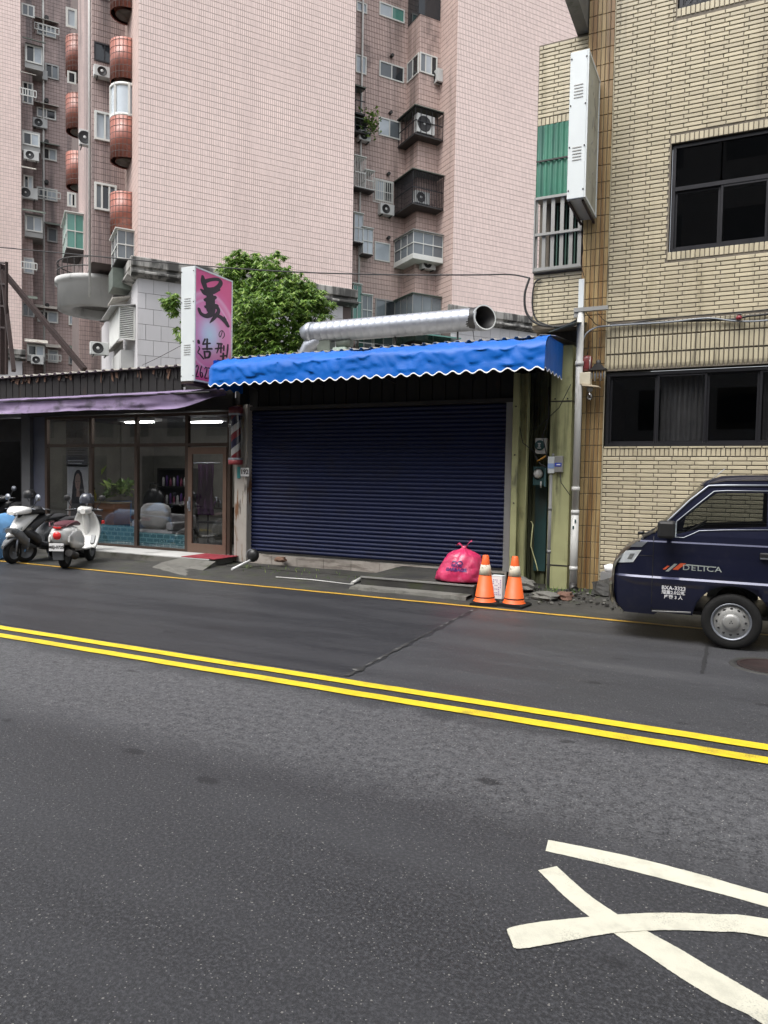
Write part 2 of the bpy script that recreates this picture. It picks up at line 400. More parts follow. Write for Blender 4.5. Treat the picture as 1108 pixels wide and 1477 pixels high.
def paint_mat(name, col, wear=.35):
    m, nt, p = newmat(name)
    pos = nt.nodes.new('ShaderNodeNewGeometry').outputs['Position']
    n1 = noise(nt, pos, 9, 5, .65); n2 = noise(nt, pos, 150, 2)
    c = mixc(nt, sstep(nt, n1, .4, .75), col, tuple(x*.82 for x in col))
    k = mth(nt, 'MULTIPLY', sstep(nt, mth(nt, 'ADD', mth(nt,'MULTIPLY',noise(nt, pos, 3, 5),.6), mth(nt,'MULTIPLY',n2,.4)), .56, .66), wear)
    c = mixc(nt, k, c, (.06,.055,.05))
    nt.links.new(c, p.inputs['Base Color']); p.inputs['Roughness'].default_value = .55
    b = nt.nodes.new('ShaderNodeBump'); b.inputs['Strength'].default_value = .3; b.inputs['Distance'].default_value = .004
    nt.links.new(n2, b.inputs['Height']); nt.links.new(b.outputs[0], p.inputs['Normal'])
    return m
M_['road'] = road_mat('worn_wet_asphalt'); M_['patch'] = road_mat('newer_smooth_asphalt', True)
M_['yellow'] = paint_mat('yellow_road_paint', (.70,.53,.02), .6)
M_['edge_yellow'] = paint_mat('faded_yellow_paint', (.5,.3,.04), .8)
M_['white_paint'] = paint_mat('white_road_paint', (.68,.66,.54), .3)

def sheet(name, poly, z, m):
    return MB().add([(x,y,z) for x,y in poly], [tuple(range(len(poly)))]).build(name, m, kind='structure')
sheet('ground', [(-160,-60),(120,-60),(120,160),(-160,160)], -.03, M_['concrete_dark'])
sheet('road', [(-90,-1.2),(60,-1.2),(60,9.75),(-90,9.75)], 0, M_['road'])
rr = random.Random(3)
edge = [(-3.02+.04*rr.uniform(-1,1)-.03*(y-5.6), y) for y in [5.56+i*.2 for i in range(20)]]
edge = [(max(x,-3.16), y) for x, y in edge]
sheet('road_patch', [(-60,5.56)]+edge+[(-3.14,9.5),(-60,9.5)], .004, M_['patch'])
# gutter strip between the edge line and the buildings: uneven, dirty
mb = MB(); rows = []
for j in range(15):
    y = 9.66+(12.3-9.66)*j/14; row = []
    for i in range(150):
        x = -40+46*i/149
        z = .004 + max(0,(y-9.9))*.012 + .018*sin(x*3.1+y*5)*sin(y*4.3+x*1.7)*min(1,(y-9.66)*1.2)
        row.append((x,y,max(z,.003)))
    rows.append(row)
mb.grid(rows).build('gutter', M_['concrete_dark'], kind='structure')

def line_strip(name, y0, y1, xs, z, m, wav=0):
    mb = MB(); a = []; b = []
    r = random.Random(5)
    for i, x in enumerate(xs):
        dy = wav*r.uniform(-1,1); a.append((x,y0+dy+wav*r.uniform(-.5,.5),z)); b.append((x,y1+dy+wav*r.uniform(-.5,.5),z))
    mb.grid([a,b], 0, False); return mb.build(name, m, kind='structure')
xs = [-60+i*.25 for i in range(420)]
line_strip('yellow_centre_line', 5.365, 5.49, xs, .008, M_['yellow'], .004)
line_strip('yellow_centre_line', 5.10, 5.225, xs, .008, M_['yellow'], .004)
line_strip('yellow_edge_line', 9.515, 9.605, xs, .009, M_['edge_yellow'], .008)

# white painted character strokes at the near right
rj = random.Random(77)
def dense(pts, n=14):
    P = [Vector((p[0],p[1],0)) for p in pts]; out = []
    for i in range(len(P)-1):
        p0 = P[max(i-1,0)]; p1 = P[i]; p2 = P[i+1]; p3 = P[min(i+2,len(P)-1)]
        for k in range(n):
            t = k/n; out.append(.5*((2*p1)+(p2-p0)*t+(2*p0-5*p1+4*p2-p3)*t*t+(3*p1-p0-3*p2+p3)*t**3))
    out.append(P[-1]); return [(p.x+rj.gauss(0,.0007),p.y+rj.gauss(0,.0007)) for p in out]
def mark(mb, left, right, z=.0025):
    mb.grid([[(x,y,z) for x,y in dense(left)],[(x,y,z) for x,y in dense(right)]], 0, False)
mb = MB()
mark(mb, [(-0.768,3.488),(-0.416,3.511),(-0.114,3.499),(0.184,3.464),(1.1,3.38)], [(-0.755,3.376),(-0.399,3.383),(-0.108,3.371),(0.18,3.354),(1.1,3.26)])
mb.build('road_marking', M_['white_paint'], kind='structure')
mb = MB()
mark(mb, [(-0.744,3.188),(-0.591,3.035),(-0.464,2.932),(-0.347,2.859),(-0.231,2.79),(-0.11,2.714),(0.014,2.652),(0.128,2.611),(.36,2.44)],
         [(-0.677,3.263),(-0.509,3.102),(-0.367,3.004),(-0.242,2.942),(-0.12,2.883),(-0.012,2.822),(0.089,2.77),(0.182,2.717),(.42,2.56)])
mb.build('road_marking', M_['white_paint'], kind='structure')
mb = MB()
mark(mb, [(-0.738,2.684),(-0.737,2.717),(-0.64,2.81),(-0.473,2.933),(-0.358,3.014),(-0.199,3.107),(-0.021,3.189),(0.176,3.255),(.8,3.3)],
         [(-0.705,2.625),(-0.673,2.606),(-0.56,2.701),(-0.427,2.822),(-0.341,2.891),(-0.189,2.984),(-0.018,3.063),(0.172,3.123),(.8,3.16)], .0045)
mb.build('road_marking', M_['white_paint'], kind='structure')
# joint along the edge of the newer asphalt, and a trench joint near the van
M_['seam'] = mat('chipped_asphalt_joint', (.022,.022,.022), .8, 0, .3, 9, stains=[((.16,.16,.155),.8,(6,6,6),.5,.6)])
ra = random.Random(19); a = []; b = []
for i in range(70):
    y = 5.58+3.9*i/69; x = -3.05-.03*(y-5.6); x = max(x,-3.15); wd = .004+.014*abs(ra.gauss(0,1))*(1.6 if y < 7 else .5)
    a.append((x-wd,y,.010)); b.append((x+wd*.8,y,.010))
MB().grid([a,b],0,False).build('road_joint', M_['seam'], kind='structure')
a = []; b = []
for i in range(30):
    y = 7.3+1.3*i/29; a.append((-.235-abs(ra.gauss(0,.008)),y,.006)); b.append((-.215+abs(ra.gauss(0,.008)),y,.006))
MB().grid([a,b],0,False).build('road_joint', mat('dark_trench_joint', (.014,.014,.015), .8), kind='structure')

# manhole cover, cut by the right edge of the view
mh = thing('manhole_cover', 'rusty round manhole cover in the road beside the van wheel', 'manhole cover', (.36,7.9,.0))
MB().lathe([(.0,.006),(.30,.006),(.30,.012),(.27,.012),(.27,.007)],32).build('cover_plate', M_['rust'], mh)
MB().lathe([(.31,.0),(.31,.01),(.36,.01),(.37,.0)],32).build('rim', M_['concrete_dark'], mh)

# ================================================================== PINK TOWER BLOCK
TX, TY, TROT = -20.343, 20.570, radians(90-36.25)
def tworld(t, d, z):
    return Vector((TX + t*cos(TROT) - d*sin(TROT), TY + t*sin(TROT) + d*cos(TROT), z))
tower = thing('apartment_tower', 'tall pink tiled apartment tower with stained concrete cornice and grey stone podium', 'apartment tower', (TX,TY,0), TROT)
TOP = 31.0
def tile_wall(name, m, mj, a, b, d0, z0, z1, holes=(), side=None, pw=.085, ph=.236, g=.016, gv=.010, depth=.25):
    """tiled wall of the tower. side None: faces -d between t=a..b at depth d0; side=t: faces -t between d=a..b"""
    bk = MB()
    if side is None: bk.box(a, b, d0+.004, d0+depth, z0, z1)
    else: bk.box(side+.004, side+depth, a, b, z0, z1)
    w_ = bk.build(name, mj, tower)
    mb = MB(); V = mb.v; F = mb.f
    nc = max(1,int(round((b-a)/pw))); pw = (b-a)/nc; nr = int((z1-z0)/ph)
    e = .004
    for r in range(nr):
        za = z0+r*ph+g/2; zb = za+ph-g
        for c in range(nc):
            ta = a+c*pw+gv/2; tb = ta+pw-gv
            cm = (ta+tb)/2; zm = (za+zb)/2
            if any(h[0]-.02 < cm < h[1]+.02 and h[2]-.1 < zm < h[3]+.1 for h in holes): continue
            o = len(V)
            if side is None:
                V += [(ta,d0+.004,za),(tb,d0+.004,za),(tb,d0+.004,zb),(ta,d0+.004,zb),(ta+e,d0-.004,za+e),(tb-e,d0-.004,za+e),(tb-e,d0-.004,zb-e),(ta+e,d0-.004,zb-e)]
            else:
                s = side
                V += [(s+.004,tb,za),(s+.004,ta,za),(s+.004,ta,zb),(s+.004,tb,zb),(s-.004,tb-e,za+e),(s-.004,ta+e,za+e),(s-.004,ta+e,zb-e),(s-.004,tb-e,zb-e)]
            F += [(o+4,o+5,o+6,o+7),(o,o+1,o+5,o+4),(o+1,o+2,o+6,o+5),(o+2,o+3,o+7,o+6),(o+3,o,o+4,o+7)]
    mb.m = [0]*len(F); mb.s = [False]*len(F)
    mb.build('wall_tile', m, w_, kind='stuff')
    return w_
CZ = 9.86
tile_wall('wing_wall', M_['pink'], M_['joint'], 0, 8.8, 0, CZ, TOP, depth=13)
tile_wall('wing_wall', M_['pink'], M_['joint'], 13.9, 22.8, 0, CZ, TOP, depth=9)
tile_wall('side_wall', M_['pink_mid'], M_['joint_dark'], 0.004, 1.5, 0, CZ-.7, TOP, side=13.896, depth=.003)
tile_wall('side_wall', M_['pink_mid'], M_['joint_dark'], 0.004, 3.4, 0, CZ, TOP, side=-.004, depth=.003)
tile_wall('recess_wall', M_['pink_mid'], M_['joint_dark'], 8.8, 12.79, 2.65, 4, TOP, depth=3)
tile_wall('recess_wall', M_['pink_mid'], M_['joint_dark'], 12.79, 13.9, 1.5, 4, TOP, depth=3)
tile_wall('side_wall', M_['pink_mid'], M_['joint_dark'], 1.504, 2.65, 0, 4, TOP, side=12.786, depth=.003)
# podium
MB().box(0,8.8,.05,13,0,9.2).build('podium_wall', M_['joint_dark'], tower)
MB().box(13.9,22.8,.05,9,0,9.2).build('podium_wall', M_['joint_dark'], tower)
pmh = MB().box(-.134,.134,0,.05,-.283,.283).mesh('stone_panel', M_['stone'])
pm = MB().box(-.274,.274,0,.05,-.283,.283).mesh('stone_panel', M_['stone'])
for (a, b, zlo) in ((0,8.8,3.9),(13.9,19.6,6.2)):
    nr = int((9.17-zlo)/.58)
    for r in range(nr):
        z = 9.17-.29-r*.58; x = a+.28+(.28 if r % 2 else 0)
        if r % 2: link('stone_panel', pmh, tower, (a+.137,.014,z)); link('stone_panel', pmh, tower, (b-.137,.014,z))
        while x < b-.27:
            link('stone_panel', pm, tower, (x,.012+RND.uniform(0,.004),z)); x += .56
# side of the left podium (return wall)
MB().box(-.02,0,.05,11,0,9.2).build('podium_side', M_['stone'], tower)
# cornices
def cornice(t0, t1, d_off=0):
    prof = [(.0,9.87),(-.16,9.86),(-.2,9.82),(-.2,9.52),(-.1,9.46),(-.1,9.36),(-.28,9.33),(-.3,9.3),(-.3,9.24),(-.03,9.12),(.04,9.12),(.04,9.87)]
    MB().prismx([(y+d_off,z) for y,z in prof], t0, t1).build('cornice', M_['cornice'], tower)
cornice(-.28, 9.0); cornice(13.7, 23)
MB().prism([(-.28,9.85),(-.3,9.82),(-.3,9.5),(-.15,9.4),(-.38,9.3),(-.38,9.22),(-.02,9.1),(-.02,9.85)], .045, 5).build('cornice', M_['cornice'], tower)

def window(t0, t1, z0, z1, d, fm='wframe_white', panes=('pane_grey','pane_dark'), fw=.06, side=None, proj=.05, sill=False):
    """window on a -d facing plane, or on a -t facing plane at t=side (then t0,t1 are depths)"""
    mb = MB()
    def bx(m_, a, b, c, e, p0, p1):
        if side is None: m_.box(a,b,d-p1,d-p0,c,e)
        else: m_.box(side-p1,side-p0,a,b,c,e)
    for (a,b,c,e) in ((t0,t0+fw,z0,z1),(t1-fw,t1,z0,z1),(t0+fw,t1-fw,z0,z0+fw),(t0+fw,t1-fw,z1-fw,z1)): bx(mb,a,b,c,e,-.0,proj)
    n = len(panes)
    for i in range(1,n):
        x = t0+(t1-t0)*i/n; bx(mb, x-fw*.4, x+fw*.4, z0+fw, z1-fw, 0, proj*.9)
    if sill: bx(mb, t0-.05, t1+.05, z0-.06, z0-.003, -.0, proj+.1)
    o = mb.build('window', M_[fm], tower)
    for i, pn in enumerate(panes):
        a = t0+(t1-t0)*i/n; b = t0+(t1-t0)*(i+1)/n
        q = MB(); bx(q, a+fw*.45, b-fw*.45, z0+fw*.6, z1-fw*.6, .006, .016+.012*(i%2)); q.build('pane', M_[pn], o)
    return o
def W(a, b, d, **k):            # a = (t,z) top left, b = (t,z) bottom right
    return window(min(a[0],b[0]), max(a[0],b[0]), min(a[1],b[1]), max(a[1],b[1]), d, **k)

# ---- centre recess, back wall windows (d = 2.65)
D = 2.65
W((11.221,24.13), (12.576,23.495), D, panes=('pane_sky','pane_green'))
W((11.272,21.455), (12.597,20.722), D, panes=('pane_grey','pane_dark'))
W((11.284,18.875), (12.463,18.024), D, panes=('pane_sky','pane_grey'))
W((11.155,15.959), (12.107,14.979), D, panes=('pane_sky','pane_dark'))
W((11.172,13.055), (12.012,12.176), D, panes=('pane_sky',), fw=.05)
W((10.038,23.79), (10.582,23.335), D, panes=('pane_sky',))
W((10.044,21.394), (10.596,20.573), D, panes=('pane_sky',))
W((9.986,18.559), (10.645,17.831), D, panes=('pane_dark',), fm='wframe_grey')
W((11.259,10.398), (12.382,8.949), D, panes=('pane_grey','pane_dark'), fm='wframe_grey')
# ground storey windows behind the duct
W((10.233,8.259), (11.144,6.611), D, panes=('pane_green','pane_grey'))
W((11.187,8.292), (12.275,6.701), D, panes=('pane_dark','pane_grey'))
window(12.85,13.45,8.0-1.4,8.0,1.5, panes=('pane_sky',)); window(13.48,13.86,8.0-1.4,8.0,1.5, panes=('pane_dark',))

# ---- bay corner (t = 12.79 edge, front plane d = 1.5, side plane t = 12.79)
def grille(t0, t1, z0, z1, d0, d1, m='wframe_dark', name='window_cage', roof='galv_dark', step=.11, glaze=None, base=True):
    """cage or glazed box standing out from the wall: encloses t0..t1, from d0 (front) back to d1; the t0 side is open to view too"""
    mb = MB(); r = .02
    for z in (z0, (z0+z1)/2, z1):
        mb.box(t0,t1,d0,d0+.03,z-r,z+r); mb.box(t0,t0+.03,d0+.03,d1,z-r,z+r)
    n = max(2,int((t1-t0)/step))
    for i in range(n+1):
        x = t0+.012+(t1-t0-.024)*i/n; mb.box(x-.011,x+.011,d0+.004,d0+.026,z0+r,z1-r)
    n = max(2,int((d1-d0)/step))
    for i in range(1,n+1):
        y = d0+(d1-d0)*i/n-.02; mb.box(t0+.004,t0+.026,y-.011,y+.011,z0+r,z1-r)
    o = mb.build(name, M_[m], tower)
    if roof: MB().box(t0-.08,t1,d0-.08,d1,z1+.022,z1+.06).build('cage_roof', M_[roof], o)
    if base: MB().box(t0-.02,t1,d0-.02,d1,z0-.07,z0-.022).build('cage_floor', M_['dark_metal'], o)
    if glaze:
        MB().box(t0+.035,t1,d0+.035,d0+.045,z0+r,z1-r).build('pane', M_[glaze], o)
        MB().box(t0+.035,t0+.045,d0+.05,d1,z0+r,z1-r).build('pane', M_[glaze], o)
    return o
# storey 4 of the bay (y 75-108): flush corner window
zt = (12.819,21.699)[1]; zb = (12.84,20.791)[1]
window(12.80,13.75,zb,zt,1.5, panes=('pane_grey','pane_sky','pane_dark')); window(1.52,2.6,zb-.05,zt-.02,0, side=12.786, panes=('pane_dark','pane_grey'))
# open balcony at the top
MB().box(12.7,13.88,1.485,1.499,(12.78,23.414)[1],(12.749,24.811)[1]).build('balcony_opening', M_['pane_dark'], tower)
MB().box(12.772,12.783,1.52,2.64,(12.78,23.414)[1],(12.749,24.811)[1]).build('balcony_opening', M_['pane_dark'], tower)
# dark cage storey (155-210)
zt = (12.63,18.901)[1]; zb = (12.657,17.713)[1]
grille(12.35,13.86,zb,zt,1.0,2.64,'wframe_dark', step=.3)
# white barred cage storey (247-310)
zt = (12.578,15.953)[1]; zb = (12.611,14.48)[1]
grille(12.2,13.86,zb,zt,.85,2.64,'wframe_dark', step=.09, name='window_cage')
# white glazed bay (330-385)
zt = (12.211,13.212)[1]; zb = (12.233,12.178)[1]
b_ = grille(12.25,13.86,zb,zt,.8,2.64,'wframe_white', step=.5, name='bay_window', roof='wframe_grey', glaze='pane_grey', base=False)
MB().box(12.23,13.86,.78,2.64,zb-.22,zb-.022).build('bay_base', M_['wframe_white'], b_)
# grey glazed enclosure (415-475)
zt = (12.273,10.351)[1]; zb = zt-2.1
grille(12.3,13.86,zb,zt,.85,2.64,'wframe_grey', step=.5, name='bay_window', roof='galv_dark', glaze='pane_grey')
# ---- left column of the centre recess: small caged windows just right of the big wing
BOXES = [((9.859,19.637),(10.338,18.516),'wframe_dark',.2,None),((9.848,18.21),(10.639,17.711),'wframe_dark',.25,None),
         ((9.877,16.537),(10.433,15.211),'wframe_white',.09,None),((10.432,16.003),(10.88,15.207),'wframe_white',.09,None),
         ((9.885,13.973),(10.334,12.727),'wframe_white',.5,'pane_sky'),((10.335,13.39),(10.862,12.265),'wframe_white',.5,'pane_sky'),
         ((9.869,10.755),(10.325,9.158),'wframe_white',.5,'pane_green'),((10.353,10.333),(10.886,8.983),'wframe_white',.5,'pane_grey')]
for a, b, m, st, gl in BOXES:
    grille(a[0], b[0], b[1], a[1], 2.15, 2.64, m, step=st, glaze=gl, name='window_cage' if gl is None else 'bay_window', roof='galv_dark' if m != 'wframe_white' else 'wframe_white')
# extra barred window (white) on the barred storey
mb = MB(); a = (11.005,15.939); b = (12.066,14.858)
for i in range(11):
    x = a[0]+(b[0]-a[0])*i/10; mb.box(x-.012,x+.012,2.50,2.52,b[1],a[1])
for z in (b[1],(a[1]+b[1])/2,a[1]): mb.box(a[0],b[0],2.521,2.535,z-.015,z+.015)
mb.build('window_bars', M_['wframe_white'], tower)

# ---- left side of the big wing
A = 3.3
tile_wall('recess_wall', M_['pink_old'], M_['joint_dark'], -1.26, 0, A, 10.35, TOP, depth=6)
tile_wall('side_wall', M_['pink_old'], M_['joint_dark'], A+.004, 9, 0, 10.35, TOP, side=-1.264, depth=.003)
def round_balcony(t, d, r, z0, z1, a0=pi*.5, a1=pi*1.6):
    n = 16
    mb = MB().lathe([(r-.03,z0+.02),(r,z0),(r,z1),(r-.1,z1),(r-.1,z0+.25),(0,z0+.25),(0,z0+.1),(r-.2,z0+.02)],26,0,Matrix.Translation((t,d,0)))
    o = mb.build('round_balcony', M_['red_tile'], tower)
    q = MB()
    for zz in [z0+.24*i for i in range(1,int((z1-z0)/.24)+1)]:
        q.lathe([(r+.002,zz-.011),(r+.006,zz-.008),(r+.006,zz+.008),(r+.002,zz+.011)],26,0,Matrix.Translation((t,d,0)))
    for j in range(26):
        a = 2*pi*j/26; q.box(-.008,.008,-.008,.008,z0,z1,0,Matrix.Translation((t+(r+.0)*cos(a),d+(r+.0)*sin(a),0)))
    q.build('tile_joint', M_['joint_dark'], o)
    MB().lathe([(0,z0+.0),(r-.22,z0+.0),(r-.22,z0+.05)],20,0,Matrix.Translation((t,d,-.002))).build('soffit', M_['concrete'], o)
    return o
CT, CD, CR = -.12, 2.05, .62
zs = [((-0.219,19.665)[1], 31.0), ((-0.215,17.017)[1], (-0.217,18.552)[1]), ((-0.211,14.031)[1], (-0.213,15.606)[1]), ((-0.208,11.228)[1], (-0.21,12.738)[1])]
for z0, z1 in zs: round_balcony(CT, CD, CR, z0, z1)
# corner window between two balconies
z0 = zs[2][1]+.004; z1 = (-0.215,16.861)[1]
mb = MB()
for a in (pi*.62, pi*.98, pi*1.2, pi*1.5):
    x = CT+(CR-.03)*cos(a); y = CD+(CR-.03)*sin(a); mb.box(x-.04,x+.04,y-.04,y+.04,z0,z1)
for z in (z0+.05,z1-.05): mb.lathe([(CR-.09,z-.05),(CR-.0,z-.05),(CR-.0,z+.05),(CR-.09,z+.05),(CR-.09,z-.05)],20,0,Matrix.Translation((CT,CD,0)))
o = mb.build('corner_window', M_['wframe_white'], tower)
MB().lathe([(CR-.05,z0+.1),(CR-.05,z1-.1)],20,0,Matrix.Translation((CT,CD,0))).build('pane', M_['pane_sky'], o)
# windows on the wall beside the balconies
W((-1.179,16.332), (-0.389,15.203), A, panes=('pane_sky','pane_sky'), fw=.08, proj=.12)
W((-1.181,13.52), (-0.334,12.439), A, panes=('pane_grey','pane_dark','pane_grey'), fw=.08, proj=.12)
W((-1.047,21.5), (-0.366,20.8), A, panes=('pane_sky','pane_sky'), fw=.08)
W((-1.178,19.039), (-0.391,18.311), A, panes=('pane_dark','pane_dark'), fm='wframe_dark', fw=.05)
# white glazed box just under the lowest balcony
zt = (-0.309,11.056)[1]; zb = (-0.308,10.005)[1]
grille(-.62,0,zb,zt,.9,2.6,'wframe_white', step=.9, name='bay_window', roof='wframe_white', glaze='pane_grey')
# further, smaller round balconies on the next return wall
for z0, z1 in (((-1.378,21.499)[1],(-1.375,23.253)[1]),((-1.383,18.769)[1],(-1.38,20.469)[1]),((-1.388,16.055)[1],(-1.385,17.665)[1])):
    round_balcony(-.98, 11.4, .66, z0, z1)
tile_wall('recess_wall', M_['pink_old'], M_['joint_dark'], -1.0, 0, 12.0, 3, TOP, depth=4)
W((-1.682,24.256), (-1.189,23.329), 10.6, panes=('pane_sky',), fw=.1)
W((-1.627,21.273), (-1.225,20.691), 10.6, panes=('pane_dark',), fw=.08)
W((-1.639,15.501), (-1.234,14.812), 10.6, panes=('pane_sky','pane_dark'), fw=.08)
# curved concrete deck with railing
c = (-.62, 6.2)
z0 = (-1.499,8.927)[1]; z1 = (-1.497,10.183)[1]
o = MB().lathe([(1.15,z0+.35),(1.2,z0+.02),(1.75,z0),(1.75,z1-.25),(1.86,z1-.2),(1.86,z1),(0,z1)],40,0,Matrix.Translation((*c,0))).build('curved_deck', M_['concrete_pale'], tower)
MB().lathe([(0,z0+.34),(1.16,z0+.34)],32,0,Matrix.Translation((*c,0))).build('soffit', M_['concrete'], o)
mb = MB()
for z in (z1+.35,z1+.7): mb.lathe([(1.74,z-.02),(1.78,z-.02),(1.78,z+.02),(1.74,z+.02)],40,0,Matrix.Translation((*c,0)))
for j in range(30):
    a = 2*pi*j/30; mb.box(-.015,.015,-.015,.015,z1,z1+.72,0,Matrix.Translation((c[0]+1.76*cos(a),c[1]+1.76*sin(a),0)))
mb.build('deck_railing', M_['dark_metal'], o)
# green glazed box over the deck
zt = (-1.54,13.216)[1]; zb = (-1.542,11.723)[1]
grille((-1.966,13.139)[0],-1.27,zb,zt,6.6,9,'wframe_white', step=.7, name='bay_window', roof='wframe_white', glaze='pane_green')

# ---- far wing at the left edge and the courtyard wall (d = 25 / 27)
tile_wall('far_wing_wall', M_['pink'], M_['joint'], -10, -3.3, 25, 9.75, 40, pw=.15)
tile_wall('courtyard_wall', M_['pink_old'], M_['joint_dark'], -3.3, 2.0, 27, 3, 40, pw=.17)
tile_wall('courtyard_wall', M_['pink_old'], M_['joint_dark'], -3.25, -2.6, 25.9, 3, 40, pw=.17, depth=1.0)
MB().box(-10,-3.3,25.05,33,0,9.2).build('podium_wall', M_['stone'], tower)
cornice(-10, -3.1, 25)
FAR = [((-2.281,32.076),(-1.09,31.332),('pane_grey','pane_sky')), ((-1.781,29.576),(-0.924,28.611),('pane_dark','pane_grey')), ((-2.302,26.553),(-1.104,25.877),('pane_grey','pane_dark')),
       ((-2.013,23.953),(-1.068,23.14),('pane_dark','pane_sky')), ((-2.321,21.253),(-1.032,20.434),('pane_grey','pane_sky')), ((-1.688,18.628),(-1.039,17.658),('pane_grey',)),
       ((-2.309,12.958),(-1.009,12.167),('pane_dark','pane_sky')), ((-0.344,13.105),(0.552,12.153),('pane_sky','pane_dark')), ((-1.67,10.338),(-1.016,9.446),('pane_sky',)), ((-0.349,10.372),(1.004,9.432),('pane_grey','pane_grey'))]
for a, b, p_ in FAR: W(a, b, 27, panes=p_, fm='wframe_white' if p_[-1] != 'pane_grey' else 'wframe_grey', fw=.09, proj=.1)
NEAR = [((-3.222,32.483),(-2.449,31.705),('pane_grey','pane_grey')), ((-3.042,29.686),(-1.981,28.568),('pane_dark','pane_sky')), ((-3.204,27.493),(-2.553,26.1),('pane_dark','pane_grey')),
        ((-3.228,24.072),(-2.165,23.245),('pane_dark','pane_sky')), ((-3.149,21.475),(-2.575,20.554),('pane_dark','pane_sky')), ((-3.089,18.749),(-2.018,17.719),('pane_grey','pane_sky')),
        ((-3.173,16.096),(-2.554,15.05),('pane_sky',)), ((-3.268,13.126),(-2.524,12.21),('pane_dark','pane_dark')), ((-3.002,10.302),(-1.919,9.582),('pane_dark','pane_sky'))]
for i, (a, b, p_) in enumerate(NEAR):
    t0, t1, z0, z1 = a[0], b[0], b[1], a[1]
    if i in (1,3,5,8):
        o = MB().box(t0,t1,25.42,27,z0-.35,z1+.12).build('bay_box', M_['wframe_grey'], tower)
        window(t0+.03,t1-.03,z0,z1,25.41,panes=p_,fw=.09)
    else: window(t0,t1,z0,z1,25.89,panes=p_,fw=.09, fm='wframe_white' if i % 2 == 0 else 'wframe_grey')
for i, (a, b, p_) in enumerate(FAR+NEAR):                 # little sheet metal hoods and drying rails over the courtyard windows
    d_ = 27 if i < len(FAR) else 25.4
    t0, t1, z1 = a[0]-.15, b[0]+.15, a[1]
    if i % 3 != 1: MB().prismx([(d_-.55,z1+.08),(d_-.55,z1+.12),(d_,z1+.38),(d_,z1+.32)],t0,t1).build('window_hood', M_['galv_dark' if i % 2 else 'corr_roof'], tower)
    if i % 4 == 0:
        mb = MB()
        for z in (b[1]+.1,b[1]+.5): mb.box(t0,t1,d_-.5,d_-.46,z-.03,z+.03)
        for k in range(7): x = t0+(t1-t0)*k/6; mb.box(x-.02,x+.02,d_-.5,d_-.46,b[1]+.1,b[1]+.5)
        mb.box(t0,t0+.04,d_-.46,d_,b[1]+.08,b[1]+.12).box(t1-.04,t1,d_-.46,d_,b[1]+.08,b[1]+.12)
        mb.build('window_bars', M_['wframe_white'], tower)
# vent stubs beside the courtyard windows
for q in ((-1.687,32.483),(-1.704,27.024),(-1.713,24.298),(-1.721,21.606),(-1.704,13.316),(0.324,10.727)):
    MB().tube([(q[0],26.7,q[1]),(q[0],27.0,q[1])],.14,8).build('vent_stub', M_['dark_metal'], tower)
for q in ((11.895,21.788),(11.873,19.148),(11.877,13.303),(11.818,16.289)):
    MB().tube([(q[0],2.45,q[1]),(q[0],2.64,q[1])],.08,8).build('vent_stub', M_['dark_metal'], tower)
# downpipes on the recess walls
for t, d, z0, z1, r in ((10.35,2.58,4,31,.05),(-1.32,3.6,9,31,.05),(-1.9,26.9,3,40,.07)):
    MB().tube([(t,d,z0),(t,d,z1)],r,8).build('drain_pipe', M_['pvc'], tower)

# ---- cream louvred enclosure and awnings on the side of the podium (px 165-195, 440-530)
zt = (-0.391,8.132)[1]; zb = (-0.39,6.884)[1]
mb = MB(); t0, t1, d0, d1 = -.62,-.03,.5,3.2
for x in (t0,t1-.05): mb.box(x,x+.05,d0,d0+.05,zb,zt)
for z in (zb,zt-.06): mb.box(t0+.05,t1-.05,d0,d0+.05,z,z+.06)
mb.box(t0,t0+.04,d0+.05,d1,zb,zt)
lou = mb.build('louvre_box', M_['wframe_white'], tower)
n = 16
lm = MB().box(0,t1-t0-.1,-.02,.02,-.016,.016,0,Matrix.Rotation(.6,4,'X')).mesh('louvre_slat', M_['wframe_white'])
for i in range(n): link('louvre_slat', lm, lou, (t0+.05,d0+.03,zb+.1+(zt-zb-.2)*i/(n-1)))
MB().prism([(t0-.3,zt-.1),(t1,zt+.06),(t1,zt+.1),(t0-.3,zt-.06)],d0-.1,d1).build('rain_cover', M_['wframe_grey'], lou)
MB().box(t0+.06,t1-.06,d0+.08,d0+.1,zb+.06,zt-.06).build('backing', M_['black'], lou)
mb = MB(); mb.box(-.5,-.02,.8,3.4,3,zb-.35); mb.build('side_annex', M_['concrete_pale'], tower)
mb = MB().prism([(-.95,7.0),(-.02,7.35),(-.02,7.4),(-.95,7.05)],3.6,6.5); mb.build('side_awning', M_['corr_roof'], tower)
mb = MB().prism([(-.7,8.6),(-.02,8.75),(-.02,8.8),(-.7,8.65)],1.6,3.0); mb.build('side_awning', M_['corr_roof'], tower)
o = MB().box(-.72,-.03,1.4,2.6,9.0,9.75).build('shade_panel', M_['galv_dark'], tower)
# small green roof behind the duct
MB().prism([(0,8.2),(0,8.26),(5,8.26),(5,8.2)],-1.1,2.0,0,Matrix.Translation((9.0,.4,0))).build('green_canopy', M_['pane_green'], tower)

